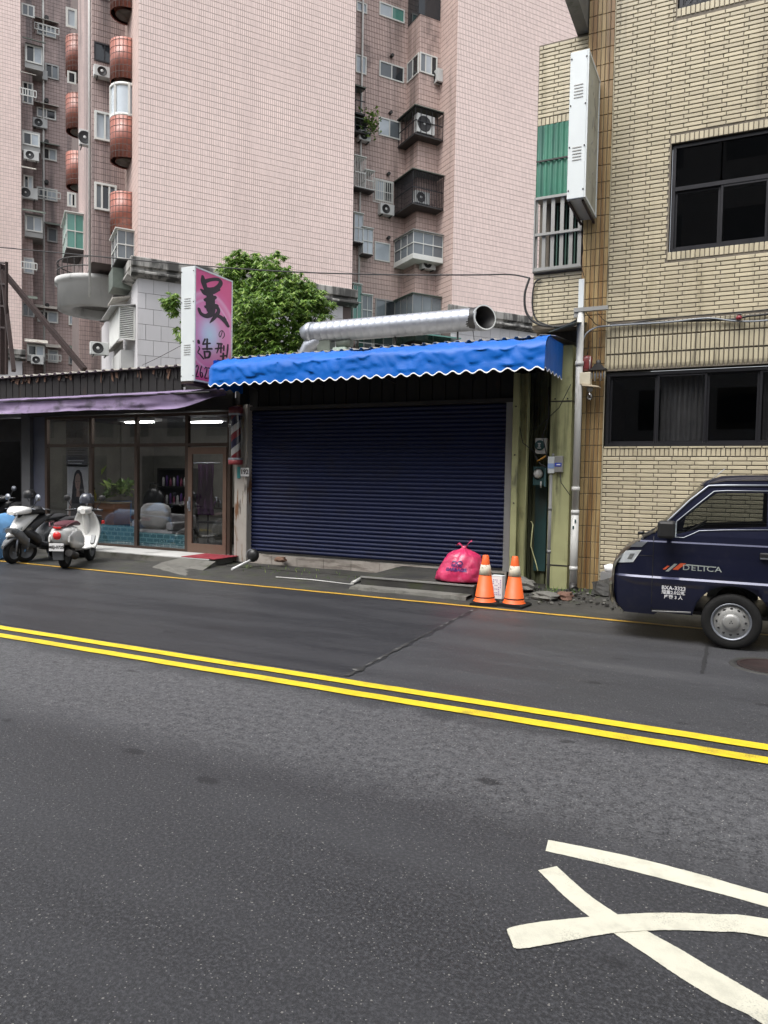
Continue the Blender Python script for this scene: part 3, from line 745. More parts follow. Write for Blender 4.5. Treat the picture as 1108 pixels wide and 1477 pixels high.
# ---- air conditioner outdoor units (each hangs on the wall: a thing of its own)
def ac_unit(label, t, d, z, wd=.8, ht=.56, dp=.3, face='d', rot=0):
    p = tworld(t,d,z)
    o = thing('air_conditioner', label, 'air conditioner', p, TROT+rot, 'air conditioner units on the tower')
    MB().box(-wd/2,wd/2,-dp,0,0,ht).build('casing', M_['ac'], o, bev=.015)
    MB().lathe([(0,0),(.2*ht/.56,0),(.22*ht/.56,.012),(.24*ht/.56,.0)],18,0,Matrix.Translation((-.1*wd,-dp-.003,ht/2)) @ Matrix.Rotation(pi/2,4,'X')).build('fan_grille', M_['black'], o)
    MB().lathe([(0,.016),(.05,.016),(.06,.008)],10,0,Matrix.Translation((-.1*wd,-dp-.004,ht/2)) @ Matrix.Rotation(pi/2,4,'X')).build('hub', M_['ac'], o)
    for s in (-1,1): MB().box(s*wd*.33-.02,s*wd*.33+.02,-dp,.25,-.05,-.003).build('bracket', M_['dark_metal'], o)
    return o
a = (12.961,17.827); ac_unit('large white air conditioner inside the black window cage, brick recess centre', a[0], 1.35, a[1], .95, .85, .3)
a = (12.78,14.575); ac_unit('air conditioner with round fan behind the barred cage above the white bay window', a[0], 1.25, a[1], .8, .55)
a = (13.345,11.715); ac_unit('white air conditioner hanging under the white glazed bay window', a[0], 1.48, a[1], .75, .52)
a = (1.52,20.444); ac_unit('small air conditioner on the side wall beside the corner window', 13.88, a[0], a[1], .75, .6, .28, rot=-pi/2)
a = (-0.849,17.689); ac_unit('white air conditioner on a tray left of the upper red round balcony', a[0], 3.25, a[1]-.1, .75, .42)
a = (-1.417,15.068); ac_unit('slim air conditioner at the outer edge of the white square window', -1.45, 3.9, a[1], .5, .6, .25)
a = (-2.112,25.102); ac_unit('dark stained air conditioner left below a courtyard window', a[0], 26.95, a[1], .9, .6)
a = (-2.917,19.89); ac_unit('air conditioner hanging at the edge of the far pink wing', a[0], 25.85, a[1], 1.2, .7)
a = (-2.395,9.175); ac_unit('square white air conditioner low beside the far wing cornice', a[0], 25.4, a[1]-.15, .75, .55)
a = (-2.091,28.619); ac_unit('air conditioner right of a bay box high in the courtyard corner', a[0], 26.95, a[1]-.3, .9, .6)
a = (-2.701,22.537); ac_unit('air conditioner under a bay window of the far pink wing', a[0], 25.4, a[1]-.3, .9, .6)
a = (10.434,17.437); ac_unit('air conditioner tucked under the dark cage beside the plant', a[0], 2.6, a[1], .6, .45)
a = (11.68,14.297); ac_unit('air conditioner below the white barred window in the centre recess', a[0], 2.62, a[1], .75, .5)
a = (-1.347,5.98); ac_unit('air conditioner standing just above the corrugated shop roof', -1.05, 2.9, 6.55, .7, .5)
# potted greenery hanging out of a cage in the centre recess
def leaf_cloud(mb, pts, n, size, r):
    for _ in range(n):
        c = Vector(r.choice(pts)); R = c_r = None
        q = Vector((r.gauss(0,1),r.gauss(0,1),r.gauss(0,1)))
        a = Matrix.Rotation(r.uniform(0,2*pi),3,'Z') @ Matrix.Rotation(r.uniform(-.2,1.3),3,'X')
        L = size*r.uniform(.6,1.3); w_ = L*.32
        vs = [a @ Vector(v) for v in ((0,0,0),(w_,L*.5,.03*L),(0,L,-.1*L),(-w_,L*.5,.03*L))]
        mb.add([c+q*0+v for v in vs], [(0,1,2,3)])
r5 = random.Random(21)
pts = []
a = (10.532,18.042)
base = tworld(a[0],1.9,a[1])
for i in range(60): pts.append(base+Vector((r5.gauss(0,.22),r5.gauss(0,.2),r5.gauss(0,.28))))
pl_ = thing('balcony_plant', 'green plant spilling out of a window cage on the tower', 'plant', tuple(base))
mb = MB(); leaf_cloud(mb, [p-base for p in pts], 240, .16, r5); mb.build('leaves', M_['leaf'], pl_, kind='stuff')
MB().tube([(0,.1,-.35),(0,0,0),(.1,-.1,.3)],.02,6).build('stem', M_['trunk'], pl_)

# ================================================================== CREAM BRICK BUILDING (right)
bb = thing('brick_building', 'cream glazed brick building with dark windows and a rust stained tile pillar', 'building', (-1.94,12,0))
def L(x, y=0): return (x+1.94, y-12)
BX = 1.94
YW = 12.0                                            # brick faces
def bbox(mb, x0, x1, y0, y1, z0, z1, mi=0): return mb.box(x0+BX, x1+BX, y0-12, y1-12, z0, z1, mi)
XR = 3.6
W2 = (-1.93, XR+.1, 2.34, 3.52)                          # lower window band
W1 = (-1.05, 1.6, 5.31, 6.92)
W3 = (-1.03, 1.2, 8.93, 10.2)
# backing walls with real openings
mb = MB()
for (x0,x1,z0,z1) in ((-1.95,XR,-.1,W2[2]-.02),(-1.95,XR,W2[3]+.02,W1[2]-.02),(-1.95,W1[0]-.02,W1[2]-.02,W1[3]+.02),(W1[1]+.02,XR,W1[2]-.02,W1[3]+.02),
                      (-1.95,XR,W1[3]+.02,W3[2]-.02),(-1.95,W3[0]-.02,W3[2]-.02,W3[3]),(W3[1]+.02,XR,W3[2]-.02,W3[3]),(-1.95,XR,W3[3],13)):
    bbox(mb,x0,x1,12.012,12.25,z0,z1)
bbox(mb,-2.36,-1.952,12.012,12.4,-.1,13)
bbox(mb,-3.17,-2.362,12.092,12.4,4.3,5.22); bbox(mb,-3.17,-2.362,12.092,12.4,6.45,8.93); 
bbox(mb,-3.17,-3.0,12.41,17,-.1,8.93); bbox(mb,XR-.2,XR,12.26,20,-.1,13); bbox(mb,-2.3,-2.1,12.41,20,-.1,13)
wall = mb.build('wall', M_['mortar'], bb)
MB().box(-3.0+BX,XR-.21+BX,.42,8,12.9,13.0).box(-2.95+BX,-2.31+BX,.42,5,8.85,8.92).build('roof_slab', M_['concrete'], bb)
# bricks: nearest ones single objects, the rest joined
def brick_mesh(name, l, h, m, dp=.022, e=.004):
    mb = MB()
    vs = [(-l/2,dp,-h/2),(l/2,dp,-h/2),(l/2,dp,h/2),(-l/2,dp,h/2),(-l/2,.004,-h/2),(l/2,.004,-h/2),(l/2,.004,h/2),(-l/2,.004,h/2),(-l/2+e,0,-h/2+e),(l/2-e,0,-h/2+e),(l/2-e,0,h/2-e),(-l/2+e,0,h/2-e)]
    fs = [(8,9,10,11)]
    for i in range(4):
        j = (i+1)%4; fs += [(i,j,4+j,4+i),(4+i,4+j,8+j,8+i)]
    mb.add(vs, fs); return mb.mesh(name, m), vs, fs
_cache = {}
items = []                                            # (x, z, l, h, y)
BL, BH, PX, PZ = .247, .050, .259, .0643
def lay(x0, x1, z0, z1, holes, y=12.0):
    r = 0; z = z0
    while z+PZ <= z1+.001:
        xs = [x0]
        x = x0 + (.065 if r % 2 else PX)
        while x < x1-.02: xs.append(x); x += PX
        xs.append(x1)
        for a, b in zip(xs[:-1], xs[1:]):
            segs = [(a,b)]
            for h in holes:
                if z < h[3] and z+PZ > h[2]:
                    ns = []
                    for p, q in segs:
                        if q <= h[0] or p >= h[1]: ns.append((p,q)); continue
                        if p < h[0]: ns.append((p,h[0]))
                        if q > h[1]: ns.append((h[1],q))
                    segs = ns
            for p, q in segs:
                if q-p > .03: items.append(((p+q)/2, z+PZ/2, q-p-.012, BH, y))
        z += PZ; r += 1
def soldiers(x0, x1, z0, z1, y=12.0):
    n = int(round((x1-x0)/.066)); p = (x1-x0)/n
    for i in range(n): items.append((x0+(i+.5)*p, (z0+z1)/2, p-.013, z1-z0-.012, y))
lay(-1.945, XR, 2.18-33*PZ, 2.181, [])
soldiers(-1.945, XR, 2.185, 2.315)
lay(-1.945, XR, 4.31, 9.9, [(W1[0]-.035,W1[1]+.05,W1[2]-.14,W1[3]+.13),(W3[0]-.035,W3[1]+.05,W3[2]-.14,12)])
for W_ in (W1, W3):
    soldiers(W_[0]-.03, W_[1]+.03, W_[2]-.135, W_[2]-.005)
soldiers(W1[0]-.03, W1[1]+.03, W1[3]+.005, W1[3]+.13)
lay(-3.165, -2.37, 4.36, 5.22, [], 12.08); lay(-3.165, -2.37, 7.75, 8.92, [], 12.08); soldiers(-3.165,-2.37,7.62,7.745,12.08)
def key(it):
    x, z, l, h, y = it
    vis = x < .42 and z < 9.3 and not (x > -1.0 and z < 1.15)
    d = math.sqrt(x*x+y*y+(z-1.75)**2)
    return (0 if vis else 1, -l*h/d/d*1000)
items.sort(key=key)
stuff = MB()
for i, (x, z, l, h, y) in enumerate(items):
    k = (round(l,3), round(h,3))
    if k not in _cache: _cache[k] = brick_mesh('brick', l, h, M_['brick'])
    me, vs, fs = _cache[k]
    jy = RND.uniform(-.0018,.0018); jr = RND.gauss(0,.002)
    if i < 300:
        o = link('brick', me, bb, (x+BX, y-12+jy, z)); o.rotation_euler = (RND.gauss(0,.006), jr, RND.gauss(0,.004))
    else:
        stuff.add([(p[0]+x+BX,p[1]+y-12+jy,p[2]+z) for p in vs], fs)
stuff.build('brickwork', M_['brick'], bb, kind='stuff')
# sill course of thin tiles under the lower window
n = 22; tm = MB().box(-.118,.118,0,.06,-.012,.012).mesh('sill_tile', M_['brick'])
for i in range(n): link('sill_tile', tm, bb, (.13+i*.25, -.012, 2.328))
# vertical tile pillar at the corner
pcol = 6; pw = .405/pcol
me, _, _ = brick_mesh('pillar_tile', pw-.010, .25, M_['pillar_tile'])
pst = MB(); cnt = 0
for r in range(37):
    for c in range(pcol):
        x = -2.36+(c+.5)*pw; z = .02+(r+.5)*.26
        link('pillar_tile', me, bb, (x+BX, -.004+RND.uniform(-.002,.002), z)).rotation_euler = (RND.gauss(0,.004),0,0)
# band of upright tiles over the lower window, three rows, lowest one curls under
bw = .0655; nb = int((XR+1.945)/bw)
rowz = [(4.06,4.275),(3.80,4.045),(3.535,3.785)]
meshes = []
for k, (z0, z1) in enumerate(rowz):
    h = z1-z0
    if k < 2: meshes.append(brick_mesh('band_tile', bw-.016, h-.008, M_['band_tile'], .024, .006)[0])
    else:
        mb = MB(); rows = []
        for j in range(7):
            u = j/6; zz = h/2-.004-(h-.008)*u; wv = (bw-.016)/2*(1-max(0,(u-.55)/.45)**2*.55); yy = max(0,(u-.6)/.4)**2*.03
            rows.append([(-wv,.024,zz),(-wv,.006+yy,zz),(-wv+.007,yy,zz),(wv-.007,yy,zz),(wv,.006+yy,zz),(wv,.024,zz)])
        mb.grid(rows,0,False); meshes.append(mb.mesh('band_tile', M_['band_tile']))
rest = 0
for i in range(nb):
    x = -1.94+(i+.5)*bw
    for k, (z0,z1) in enumerate(rowz):
        link('band_tile', meshes[k], bb, (x+BX,-.012,(z0+z1)/2))
# windows
def bwin(x0, x1, z0, z1, nx, transom=None, deep=.12, curtain=(), pane='pane_dark'):
    fw = .05; y0 = .055
    mb = MB()
    for (a,b,c,e) in ((x0,x0+fw,z0,z1),(x1-fw,x1,z0,z1),(x0+fw,x1-fw,z0,z0+fw),(x0+fw,x1-fw,z1-fw,z1)): mb.box(a+BX,b+BX,y0,y0+.09,c,e)
    zt = z1-fw
    if transom:
        mb.box(x0+fw+BX,x1-fw+BX,y0+.005,y0+.08,transom-.03,transom+.03); zt = transom-.03
    o = mb.build('window', M_['wframe_dark'], bb)
    # sliding sashes
    wd = (x1-x0-2*fw)/nx
    for i in range(nx):
        a = x0+fw+i*wd; yy = y0+(.015 if i % 2 else .045)
        s = MB(); t = .035
        for (p,q,c,e) in ((a,a+t,z0+fw,zt),(a+wd-t,a+wd,z0+fw,zt),(a+t,a+wd-t,z0+fw,z0+fw+t),(a+t,a+wd-t,zt-t,zt)): s.box(p+BX+.002,q+BX-.002,yy,yy+.025,c+.002,e-.002)
        s.build('sash', M_['wframe_dark'], o)
        MB().box(a+t*.8+BX,a+wd-t*.8+BX,yy+.01,yy+.016,z0+fw+t*.8,zt-t*.8).build('pane', M_['bglass'], o)
        if transom: MB().box(a+.01+BX,a+wd-.01+BX,y0+.03,y0+.036,transom+.03,z1-fw).build('pane', M_['bglass'], o)
    # dark room behind
    rm = MB(); a, b = x0+BX, x1+BX
    rm.add([(a,.2,z0),(b,.2,z0),(b,2.2,z0),(a,2.2,z0),(a,.2,z1),(b,.2,z1),(b,2.2,z1),(a,2.2,z1)], [(0,1,2,3),(4,7,6,5),(3,2,6,7),(0,3,7,4),(1,5,6,2)])
    rm.build('room', M_['room_dark'], o)
    for (p, q) in curtain:
        rows = []
        for zz in (z0+.05,z1-.06): rows.append([(p+(q-p)*j/60+BX, .24+.03*sin(j*.9)+.015*sin(j*2.3), zz) for j in range(61)])
        MB().grid(rows).build('curtain', M_['curtain'], o)
    return o
M_['bglass'] = glass('dark_tinted_glass', (.66,.67,.7), .04)
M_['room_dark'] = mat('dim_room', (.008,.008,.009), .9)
bwin(W2[0]+.005, 1.02, W2[2]+.005, W2[3]-.012, 4, None, curtain=((-1.12,-.47),(.32,.5)))
bwin(1.05, XR-.25, W2[2]+.005, W2[3]-.012, 3)
bwin(W1[0], W1[1], W1[2], W1[3], 4, 6.26, curtain=())
bwin(W3[0], W3[1], W3[2], W3[3], 3)
# wire mesh over the top window
mb = MB()
for i in range(26):
    x = W3[0]+i*.09
    mb.tube([(x+BX,.03,W3[2]),(x+.8+BX,.03,W3[2]+.8)],.004,4,caps=False); mb.tube([(x+.0+BX,.034,W3[2]+.0),(x-.8+BX,.034,W3[2]+.8)],.004,4,caps=False) if x-.8 > W3[0]-.1 else None
mb.build('wire_mesh', M_['dark_metal'], bb)
# annex: green corrugated panel and barred opening
rows = []
for zz in (6.44,7.0,7.03,7.6):
    rows.append([(-3.15+i*.0125+BX, .03+.012*sin(i*.9)+(.006 if zz > 7.02 else 0), zz) for i in range(63)])
o = MB().grid(rows).build('green_sheet', mat('green_plastic_sheet', (.035,.16,.105), .35, 0, .25, 1.5, stains=[((.02,.07,.06),.7,(5,5,.4),.5,.7)]), bb)
MB().box(-3.15+BX,-2.38+BX,-.0,.02,7.005,7.03).build('batten', M_['dark_metal'], o)
cg_o = MB().box(-3.165+BX,-3.145+BX,.0,.035,5.24,6.44).build('window_grille', M_['wframe_grey'], bb)
for (a,b,c,e) in ((-3.14,-2.38,5.24,5.29),(-3.14,-2.38,5.81,5.85),(-3.14,-2.38,6.40,6.44)): MB().box(a+BX,b+BX,.0,.04,c,e).build('rail', M_['wframe_grey'], cg_o)
for x in (-3.14,-3.0,-2.86,-2.71,-2.56,-2.42): MB().box(x-.03+BX,x+.03+BX,.041,.07,5.29,6.40).build('bar', M_['wframe_grey'], cg_o)
MB().box(-3.16+BX,-2.37+BX,.9,.92,5.2,6.5).build('backing', M_['room_dark'], bb)
mb = MB()
for i in range(16):
    x = -3.14+i*.05; mb.box(x+BX,x+.022+BX,.45,.47,5.25,6.42)
mb.build('inner_slats', mat('green_slats', (.1,.2,.16), .6), bb)
mb = MB(); bbox(mb,-3.17,-2.37,12.0,12.2,5.222,5.238); mb.build('sill', M_['concrete'], bb)
# narrow concrete fin at the top of the annex corner
MB().box(-2.56+BX,-2.375+BX,-1.0,.3,8.96,10.4).build('roof_fin', M_['concrete'], bb)
# narrow aluminium trim where the pillar meets the brick
MB().box(-1.953+BX,-1.943+BX,-.012,.01,.02,9.6).build('corner_trim', M_['band_tile'], bb)

# ================================================================== WHITE PROJECTING SIGN BOX on the pillar
M_['sign_old'] = mat('faded_sign_panel', (.36,.36,.3), .5, 0, .15, 3, stains=[((.12,.1,.07),.7,(5,5,.8),.5,.7)])
sg = thing('signboard', 'blank white metal projecting signboard, faded, high on the cream brick pillar', 'sign', (-2.28,11.0,5.95))
mb = MB().box(-.135,.115,0,.95,0,2.12); mb.build('box', M_['white_metal'], sg, bev=.006)
MB().box(.118,.124,.03,.92,.03,2.08).build('face_panel', M_['sign_old'], sg)
mb = MB()
for y0,y1,z0,z1 in ((0,.04,0,2.12),(.91,.95,0,2.12),(.04,.91,0,.04),(.04,.91,2.08,2.12)): mb.box(.117,.135,y0,y1,z0,z1)
mb.build('face_frame', M_['white_metal'], sg)
for zc in (.55,1.45):
    for i in range(5): MB().box(-.07,.06,-.006,.0,zc+i*.045,zc+i*.045+.012).build('louvre', M_['wframe_grey'], sg)
for x in (-.115,.1):
    for z in (.12,.75,1.35,2.02): MB().ball((x,-.003,z),.012,n=8,k=4).build('screw', M_['dark_metal'], sg)
MB().box(-.12,.1,.02,.93,-.014,-.003).build('bottom_panel', M_['wframe_grey'], sg)
for x in (-.11,.09): MB().beam((x,.05,-.03),(x,1.0,-.05),.03,.03).build('support_bar', M_['rust'], sg)
for z in (.5,1.5): MB().box(.0,.1,.955,1.0,z,z+.1).build('wall_bracket', M_['dark_metal'], sg)
mb = MB()                                            # ghost of old peeled lettering strokes
rq = random.Random(4)
for k in range(4):
    z = .45+.4*k
    for j in range(4):
        a = (.3+.12*j, z+rq.uniform(-.1,.1)); mb.beam((.1255,a[0],a[1]),(.1255,a[0]+rq.uniform(-.02,.15),a[1]+rq.uniform(-.15,.15)),.004,.03)
mb.build('lettering_remains', M_['wframe_grey'], sg)

# ================================================================== SHUTTERED SHOP
shop = thing('shuttered_shop', 'single storey shop with closed dark blue roller shutter and rusted corrugated roof', 'shop')
mb = MB(); mb.box(-9.0,-3.3,12.15,16.5,3.15,3.9)
mb.box(-9.0,-8.88,12.15,16.5,0,3.15).box(-3.5,-3.38,12.15,16.5,0,3.15).box(-9.0,-3.3,16.5,16.7,0,3.9)
mb.box(-8.999,-8.9,11.72,12.02,3.2,3.95)
mb.build('wall', M_['corr_dark'], shop)
# fascia of vertical metal panels above the shutter
fb = MB().box(-8.92,-3.42,12.04,12.1,3.14,3.9).build('fascia', M_['corr_dark'], shop)
n = 22; pmesh = MB().prismx([(-.0,0),(-.02,.0),(-.02,.74),(0,.74)],-.115,.115).mesh('fascia_panel', M_['corr_dark'])
for i in range(n): link('fascia_panel', pmesh, fb, (-8.79+i*.25,12.038,3.16))
# lintel rail and side rails
MB().box(-8.93,-3.42,11.93,12.03,3.09,3.16).build('shutter_head', M_['dark_metal'], shop)
MB().box(-8.95,-8.87,11.93,12.08,.0,3.088).build('guide_rail', M_['wframe_grey'], shop)
MB().box(-3.53,-3.42,11.93,12.08,.0,3.088).build('guide_rail', M_['wframe_grey'], shop)
sh = MB().box(-8.865,-3.535,12.03,12.05,.24,3.088).build('roller_shutter', M_['shutter'], shop)
ns = 37; ph = (3.085-.26)/ns
prof = [(0,0),(-.006,.008),(-.018,ph*.3),(-.022,ph*.5),(-.018,ph*.7),(-.006,ph-.010),(0,ph-.004)]
sm = MB(); sm.grid([[(-2.66,y,z) for y,z in prof],[(2.66,y,z) for y,z in prof]],0,True)
sm = sm.mesh('slat', M_['shutter'])
for i in range(ns): link('slat', sm, sh, (-6.2,12.026+RND.uniform(-.002,.002),.262+i*ph))
MB().box(-8.86,-3.54,12.0,12.028,.235,.262).build('bottom_bar', M_['dark_metal'], sh)
# tiled plinth
pl_o = MB().box(-8.9,-3.4,11.93,12.4,-.02,.225).build('plinth', M_['concrete'], shop)
tm = MB().box(-.296,.296,-.014,.0,-.095,.095).mesh('plinth_tile', M_['tile_plinth'])
for i in range(9): link('plinth_tile', tm, pl_o, (-8.55+i*.6,11.928,.125))
MB().box(-8.9,-5.45,11.3,11.90,-.02,.032).build('concrete_ledge', M_['concrete_dark'], shop)
# roof: corrugated sheet sloping down to the street
def corr_roof(name, x0, x1, y0, z0, y1, z1, parent, m, pitch=.2, amp=.03):
    n = int((x1-x0)/pitch); prof = []
    for i in range(n):
        x = x0+i*pitch
        prof += [(x,0),(x+pitch*.55,0),(x+pitch*.66,amp),(x+pitch*.88,amp)]
    prof.append((x1,0))
    mb = MB()
    mb.grid([[(x,y0,z0+h) for x,h in prof],[(x,y1,z1+h) for x,h in prof]],0,False)
    return mb.build(name, m, parent, solid=.006)
corr_roof('roof_sheet', -9.0, -2.62, 11.42, 4.045, 16.6, 4.55, shop, M_['corr_roof'])
MB().box(-9.0,-2.65,11.6,11.66,3.90,3.985).build('eave_beam', M_['dark_metal'], shop)
mb = MB()
for x in (-8.7,-7.2,-5.7,-4.2,-2.9): mb.box(x,x+.05,11.6,12.1,3.84,3.9)
mb.build('roof_bracket', M_['dark_metal'], shop)
# broken green sheet next to the pipe on the right
MB().add([(-2.75,11.5,4.12),(-2.3,11.3,4.2),(-2.25,12.0,4.33),(-2.8,12.2,4.3)],[(0,1,2,3)]).build('patch_sheet', M_['galv_dark'], shop, solid=.01)

# left column of the shop
cl = thing('shop_pillar', 'square concrete pillar with peeling paint and rust runs, under the barber pole', 'pillar', (-8.97,11.85,0))
MB().box(-.155,.155,0,.3,-.02,3.2).build('shaft', M_['col_pale'], cl, bev=.012)
MB().box(-.17,.17,-.012,.32,-.02,.05).build('base', M_['concrete_dark'], cl)
# right columns
c1 = thing('metal_post', 'yellow green H shaped steel post right beside the shutter', 'post', (-3.25,11.8,0))
mb = MB().box(-.13,-.03,0,.02,0,3.55).box(-.03,.12,.12,.14,0,3.55).box(-.045,-.03,.02,.2,0,3.55).box(.1,.12,.04,.119,0,3.55)
mb.build('post_section', M_['green_col'], c1)
for z in (.5,1.4,2.2,3.0): MB().ball((-.08,-.004,z),.014,n=8,k=4).build('bolt', M_['dark_metal'], c1)
c2 = thing('metal_post', 'broad yellow green column standing left of the white drain pipe', 'post', (-2.58,11.78,0))
mb = MB().box(-.17,.17,0,.3,0,3.95); mb.build('post_section', M_['green_col'], c2, bev=.01)
for z in (.4,3.05): MB().box(-.175,.175,-.006,.306,z,z+.02).build('joint_strap', M_['dark_metal'], c2)
for x in (-.1,.1):
    MB().ball((x,-.008,3.1),.014,n=8,k=4).build('bolt', M_['dark_metal'], c2)
rp = thing('wall_panel', 'recessed green corrugated side panel with dark teal strip between the two posts', 'wall panel', (-2.95,12.22,0))
rows = []
for zz in (0,3.6): rows.append([(-.32+i*.016, .02*(1 if (i//5)%2 else -1), zz) for i in range(42)])
MB().grid(rows,0,False).build('sheet', M_['green_shaded'], rp)
MB().box(-.11,.09,-.06,-.03,.25,1.72).build('teal_strip', M_['teal'], rp)
for x in (-.22,.13): MB().box(x,x+.05,-.07,-.024,.05,3.5).build('batten', M_['green_shaded'], rp)

# ---- meters and boxes
gm = thing('electric_meter', 'upper round dial electric meter in a grey cover on the green wall', 'meter', (-2.92,11.9,2.22))
MB().box(-.1,.1,-.0,.11,0,.26).build('case', M_['pvc'], gm, bev=.015)
MB().lathe([(.0,.03),(.075,.03),(.085,.0)],18,0,Matrix.Translation((-.02,-.003,.14))@Matrix.Rotation(pi/2,4,'X')).build('dial', M_['teal'], gm)
for z, wd in ((.17,.05),(.145,.03),(.125,.03),(.095,.06)): MB().box(-.02-wd/2,-.02+wd/2,-.038,-.034,z-.007,z+.007).build('dial_mark', M_['pvc'], gm)
gm = thing('electric_meter', 'lower glass domed electric meter on a teal backing plate', 'meter', (-2.94,11.88,1.7))
MB().box(-.11,.1,.05,.12,0,.31).build('case', M_['teal'], gm, bev=.01)
MB().box(.1,.112,.0,.12,-.02,.31).build('side_plate', mat('pale_teal', (.12,.24,.28), .5), gm)
MB().lathe([(.0,.06),(.05,.055),(.07,.03),(.08,0)],18,0,Matrix.Translation((-.02,.05,.19))@Matrix.Rotation(pi/2,4,'X')).build('glass_dome', M_['pvc'], gm)
MB().lathe([(.082,-.0),(.092,.012),(.082,.024)],18,0,Matrix.Translation((-.02,.052,.19))@Matrix.Rotation(pi/2,4,'X')).build('ring', M_['dark_metal'], gm)
MB().tube([(.03,.04,.07),(.03,.04,.0),(.03,.05,-.04)],.014,8).build('seal', M_['pvc'], gm)
gm = thing('fuse_box', 'narrow pale fuse box with a light blue sticker above the grey conduit', 'fuse box', (-2.71,11.75,1.90))
MB().box(-.055,.055,0,.08,0,.27).build('case', M_['white_metal'], gm, bev=.008)
MB().box(-.05,.05,-.005,-.002,.08,.16).build('sticker', mat('light_blue_sticker', (.25,.36,.62), .5), gm)
MB().tube([(.02,.03,.27),(.02,.03,.32)],.02,8).build('cable_gland', M_['pvc_grey'], gm)
gm = thing('fuse_box', 'grey box with a blue label screwed to the broad green column', 'fuse box', (-2.58,11.7,1.92))
MB().box(-.065,.065,0,.075,0,.26).build('case', M_['wframe_grey'], gm, bev=.006)
MB().box(-.06,.05,-.005,-.002,.09,.15).build('label', mat('royal_blue_label', (.03,.06,.36), .5), gm)
MB().box(-.03,.03,-.008,-.0055,.112,.128).build('print', M_['white_trim'], gm)
cd = thing('conduit', 'grey vertical conduit running down from the fuse box to the ground', 'conduit', (-2.715,11.8,0))
MB().tube([(0,0,0),(0,0,1.88)],.034,10).build('pipe', M_['pvc_grey'], cd)
for z in (.6,1.3): MB().tube([(0,0,z),(0,0,z+.05)],.039,10).build('coupling', M_['pvc_grey'], cd)
# drain pipe
dp = thing('drain_pipe', 'white grey plastic drain pipe between the green column and rust stained pillar', 'drain pipe', (-2.3,11.72,0))
MB().tube([(.0,0,.06),(.0,0,1.3)],.062,14).tube([(.0,0,1.3),(-.0,0,4.5)],.055,14).build('pipe', M_['pvc'], dp)
for z in (.35,1.25,1.62,3.6): MB().tube([(0,0,z),(0,0,z+.07)],.067,14).build('coupling', M_['pvc'], dp)
MB().tube([(0,0,.14),(.0,-.03,.07),(.05,-.1,.05)],.066,12).build('elbow', M_['dark_metal'], dp)
MB().box(-.04,.04,-.03,.03,4.5,4.95).build('top_section', M_['white_metal'], dp)
MB().box(-.1,.42,-.06,.02,4.44,4.5).box(-.1,.0,-.04,.0,4.36,4.44).build('gutter_arm', M_['wframe_grey'], dp)
for x,z in ((.02,1.12),(-.01,1.02)): MB().box(x-.012,x+.012,-.067,-.06,z,z+.05).build('sticker', M_['teal'], dp)
# thin wires straggling over the green wall
wr = thing('loose_wires', 'thin loose wires hanging over the green wall around the meters', 'wires', (-2.9,11.7,0))
for pts, r in (([(-.45,.25,2.9),(-.3,.1,2.4),(-.05,.12,2.2)],.008),([(.1,.12,3.3),(.12,.1,2.8),(.02,.12,2.5),(.1,.1,2.2),(.15,.08,2.1)],.009),([(.5,-.1,3.3),(.3,.02,2.95),(.0,.1,2.7),(-.2,.2,2.6)],.006),
               ([(.35,-.0,1.9),(.37,-.0,1.75),(.52,-.0,1.55)],.006),([(-.15,.2,1.1),(-.1,.12,1.05),(-.12,.1,.7),(-.02,.1,.4),(.02,.05,.3)],.01),([(-.1,.12,2.2),(0,.1,2.05),(.1,.08,2.0)],.014)):
    MB().tube(pts,r,6).build('wire', M_['cable'] if r != .01 else M_['green_col'], wr)
MB().tube([(-.05,.1,2.1),(.0,.06,2.12),(.1,.05,2.18)],.014,6).build('wire', mat('orange_wire', (.4,.2,.03), .5), wr)

# ================================================================== BLUE SCALLOPED AWNING
aw = thing('awning', 'bright blue tarpaulin awning with scalloped white edge over the roller shutter', 'awning')
X0, X1 = -8.84, -2.57
def aw_prof(u):      # u 0 back .. 1 front bottom
    a = u
    if a < .25: t = a/.25; return (11.72-.72*t, 3.955-.02*t)
    t = (a-.25)/.75; ang = t*pi/2
    if t < .62:
        s = t/.62; return (11.0-.42*sin(s*pi/2), 3.935-.225*(1-cos(s*pi/2)))
    s = (t-.62)/.38; return (10.58-.03*s, 3.71-.3*s)
import mathutils
nz = mathutils.noise
rows = []
NX = 240; NU = 30
per = .218
def scal(x): return .028*abs(sin(pi*(x-X0)/per))
for j in range(NU+1):
    u = j/NU; row = []
    for i in range(NX+1):
        x = X0+(X1-X0)*i/NX; y, z = aw_prof(u)
        wr_ = nz.noise((x*1.6,u*2.2,1.3))*.04 + (.3-abs(nz.noise((x*1.9+u*2.5,u*3-x*.8,7)))**.7)*.075 + (.25-abs(nz.noise((x*4.5-u*5,u*5+x,3)))**.7)*.045
        k = min(1,u*4)*(1 if u < .93 else .3)
        sag = -.02*sin(pi*((x-X0)/(X1-X0)*4 % 1))*(u < .9)
        e = (x-X0)
        rnd_ = 0
        if e < .22: rnd_ = (1-math.sqrt(max(0,1-((.22-e)/.22)**2)))*.22
        yy = y+wr_*k*.6+rnd_*min(1,u*2); zz = z+wr_*k+sag*min(1,u*3)*.6-rnd_*.5*(1-u)
        if j == NU: zz = 3.40+ .028-scal(x) + wr_*.2; zz = 3.412+.026*sin(2*pi*(x-X0)/per)
        row.append((x,yy,zz))
    rows.append(row)
cov = MB().grid(rows).build('cover', M_['blue_awn'], aw)
tb = rows[-1]
mb = MB(); mb.grid([[(x,y-.004,z+.011) for x,y,z in tb],[(x,y-.007,z-.008) for x,y,z in tb]],0,True); mb.build('white_edging', M_['white_trim'], aw)
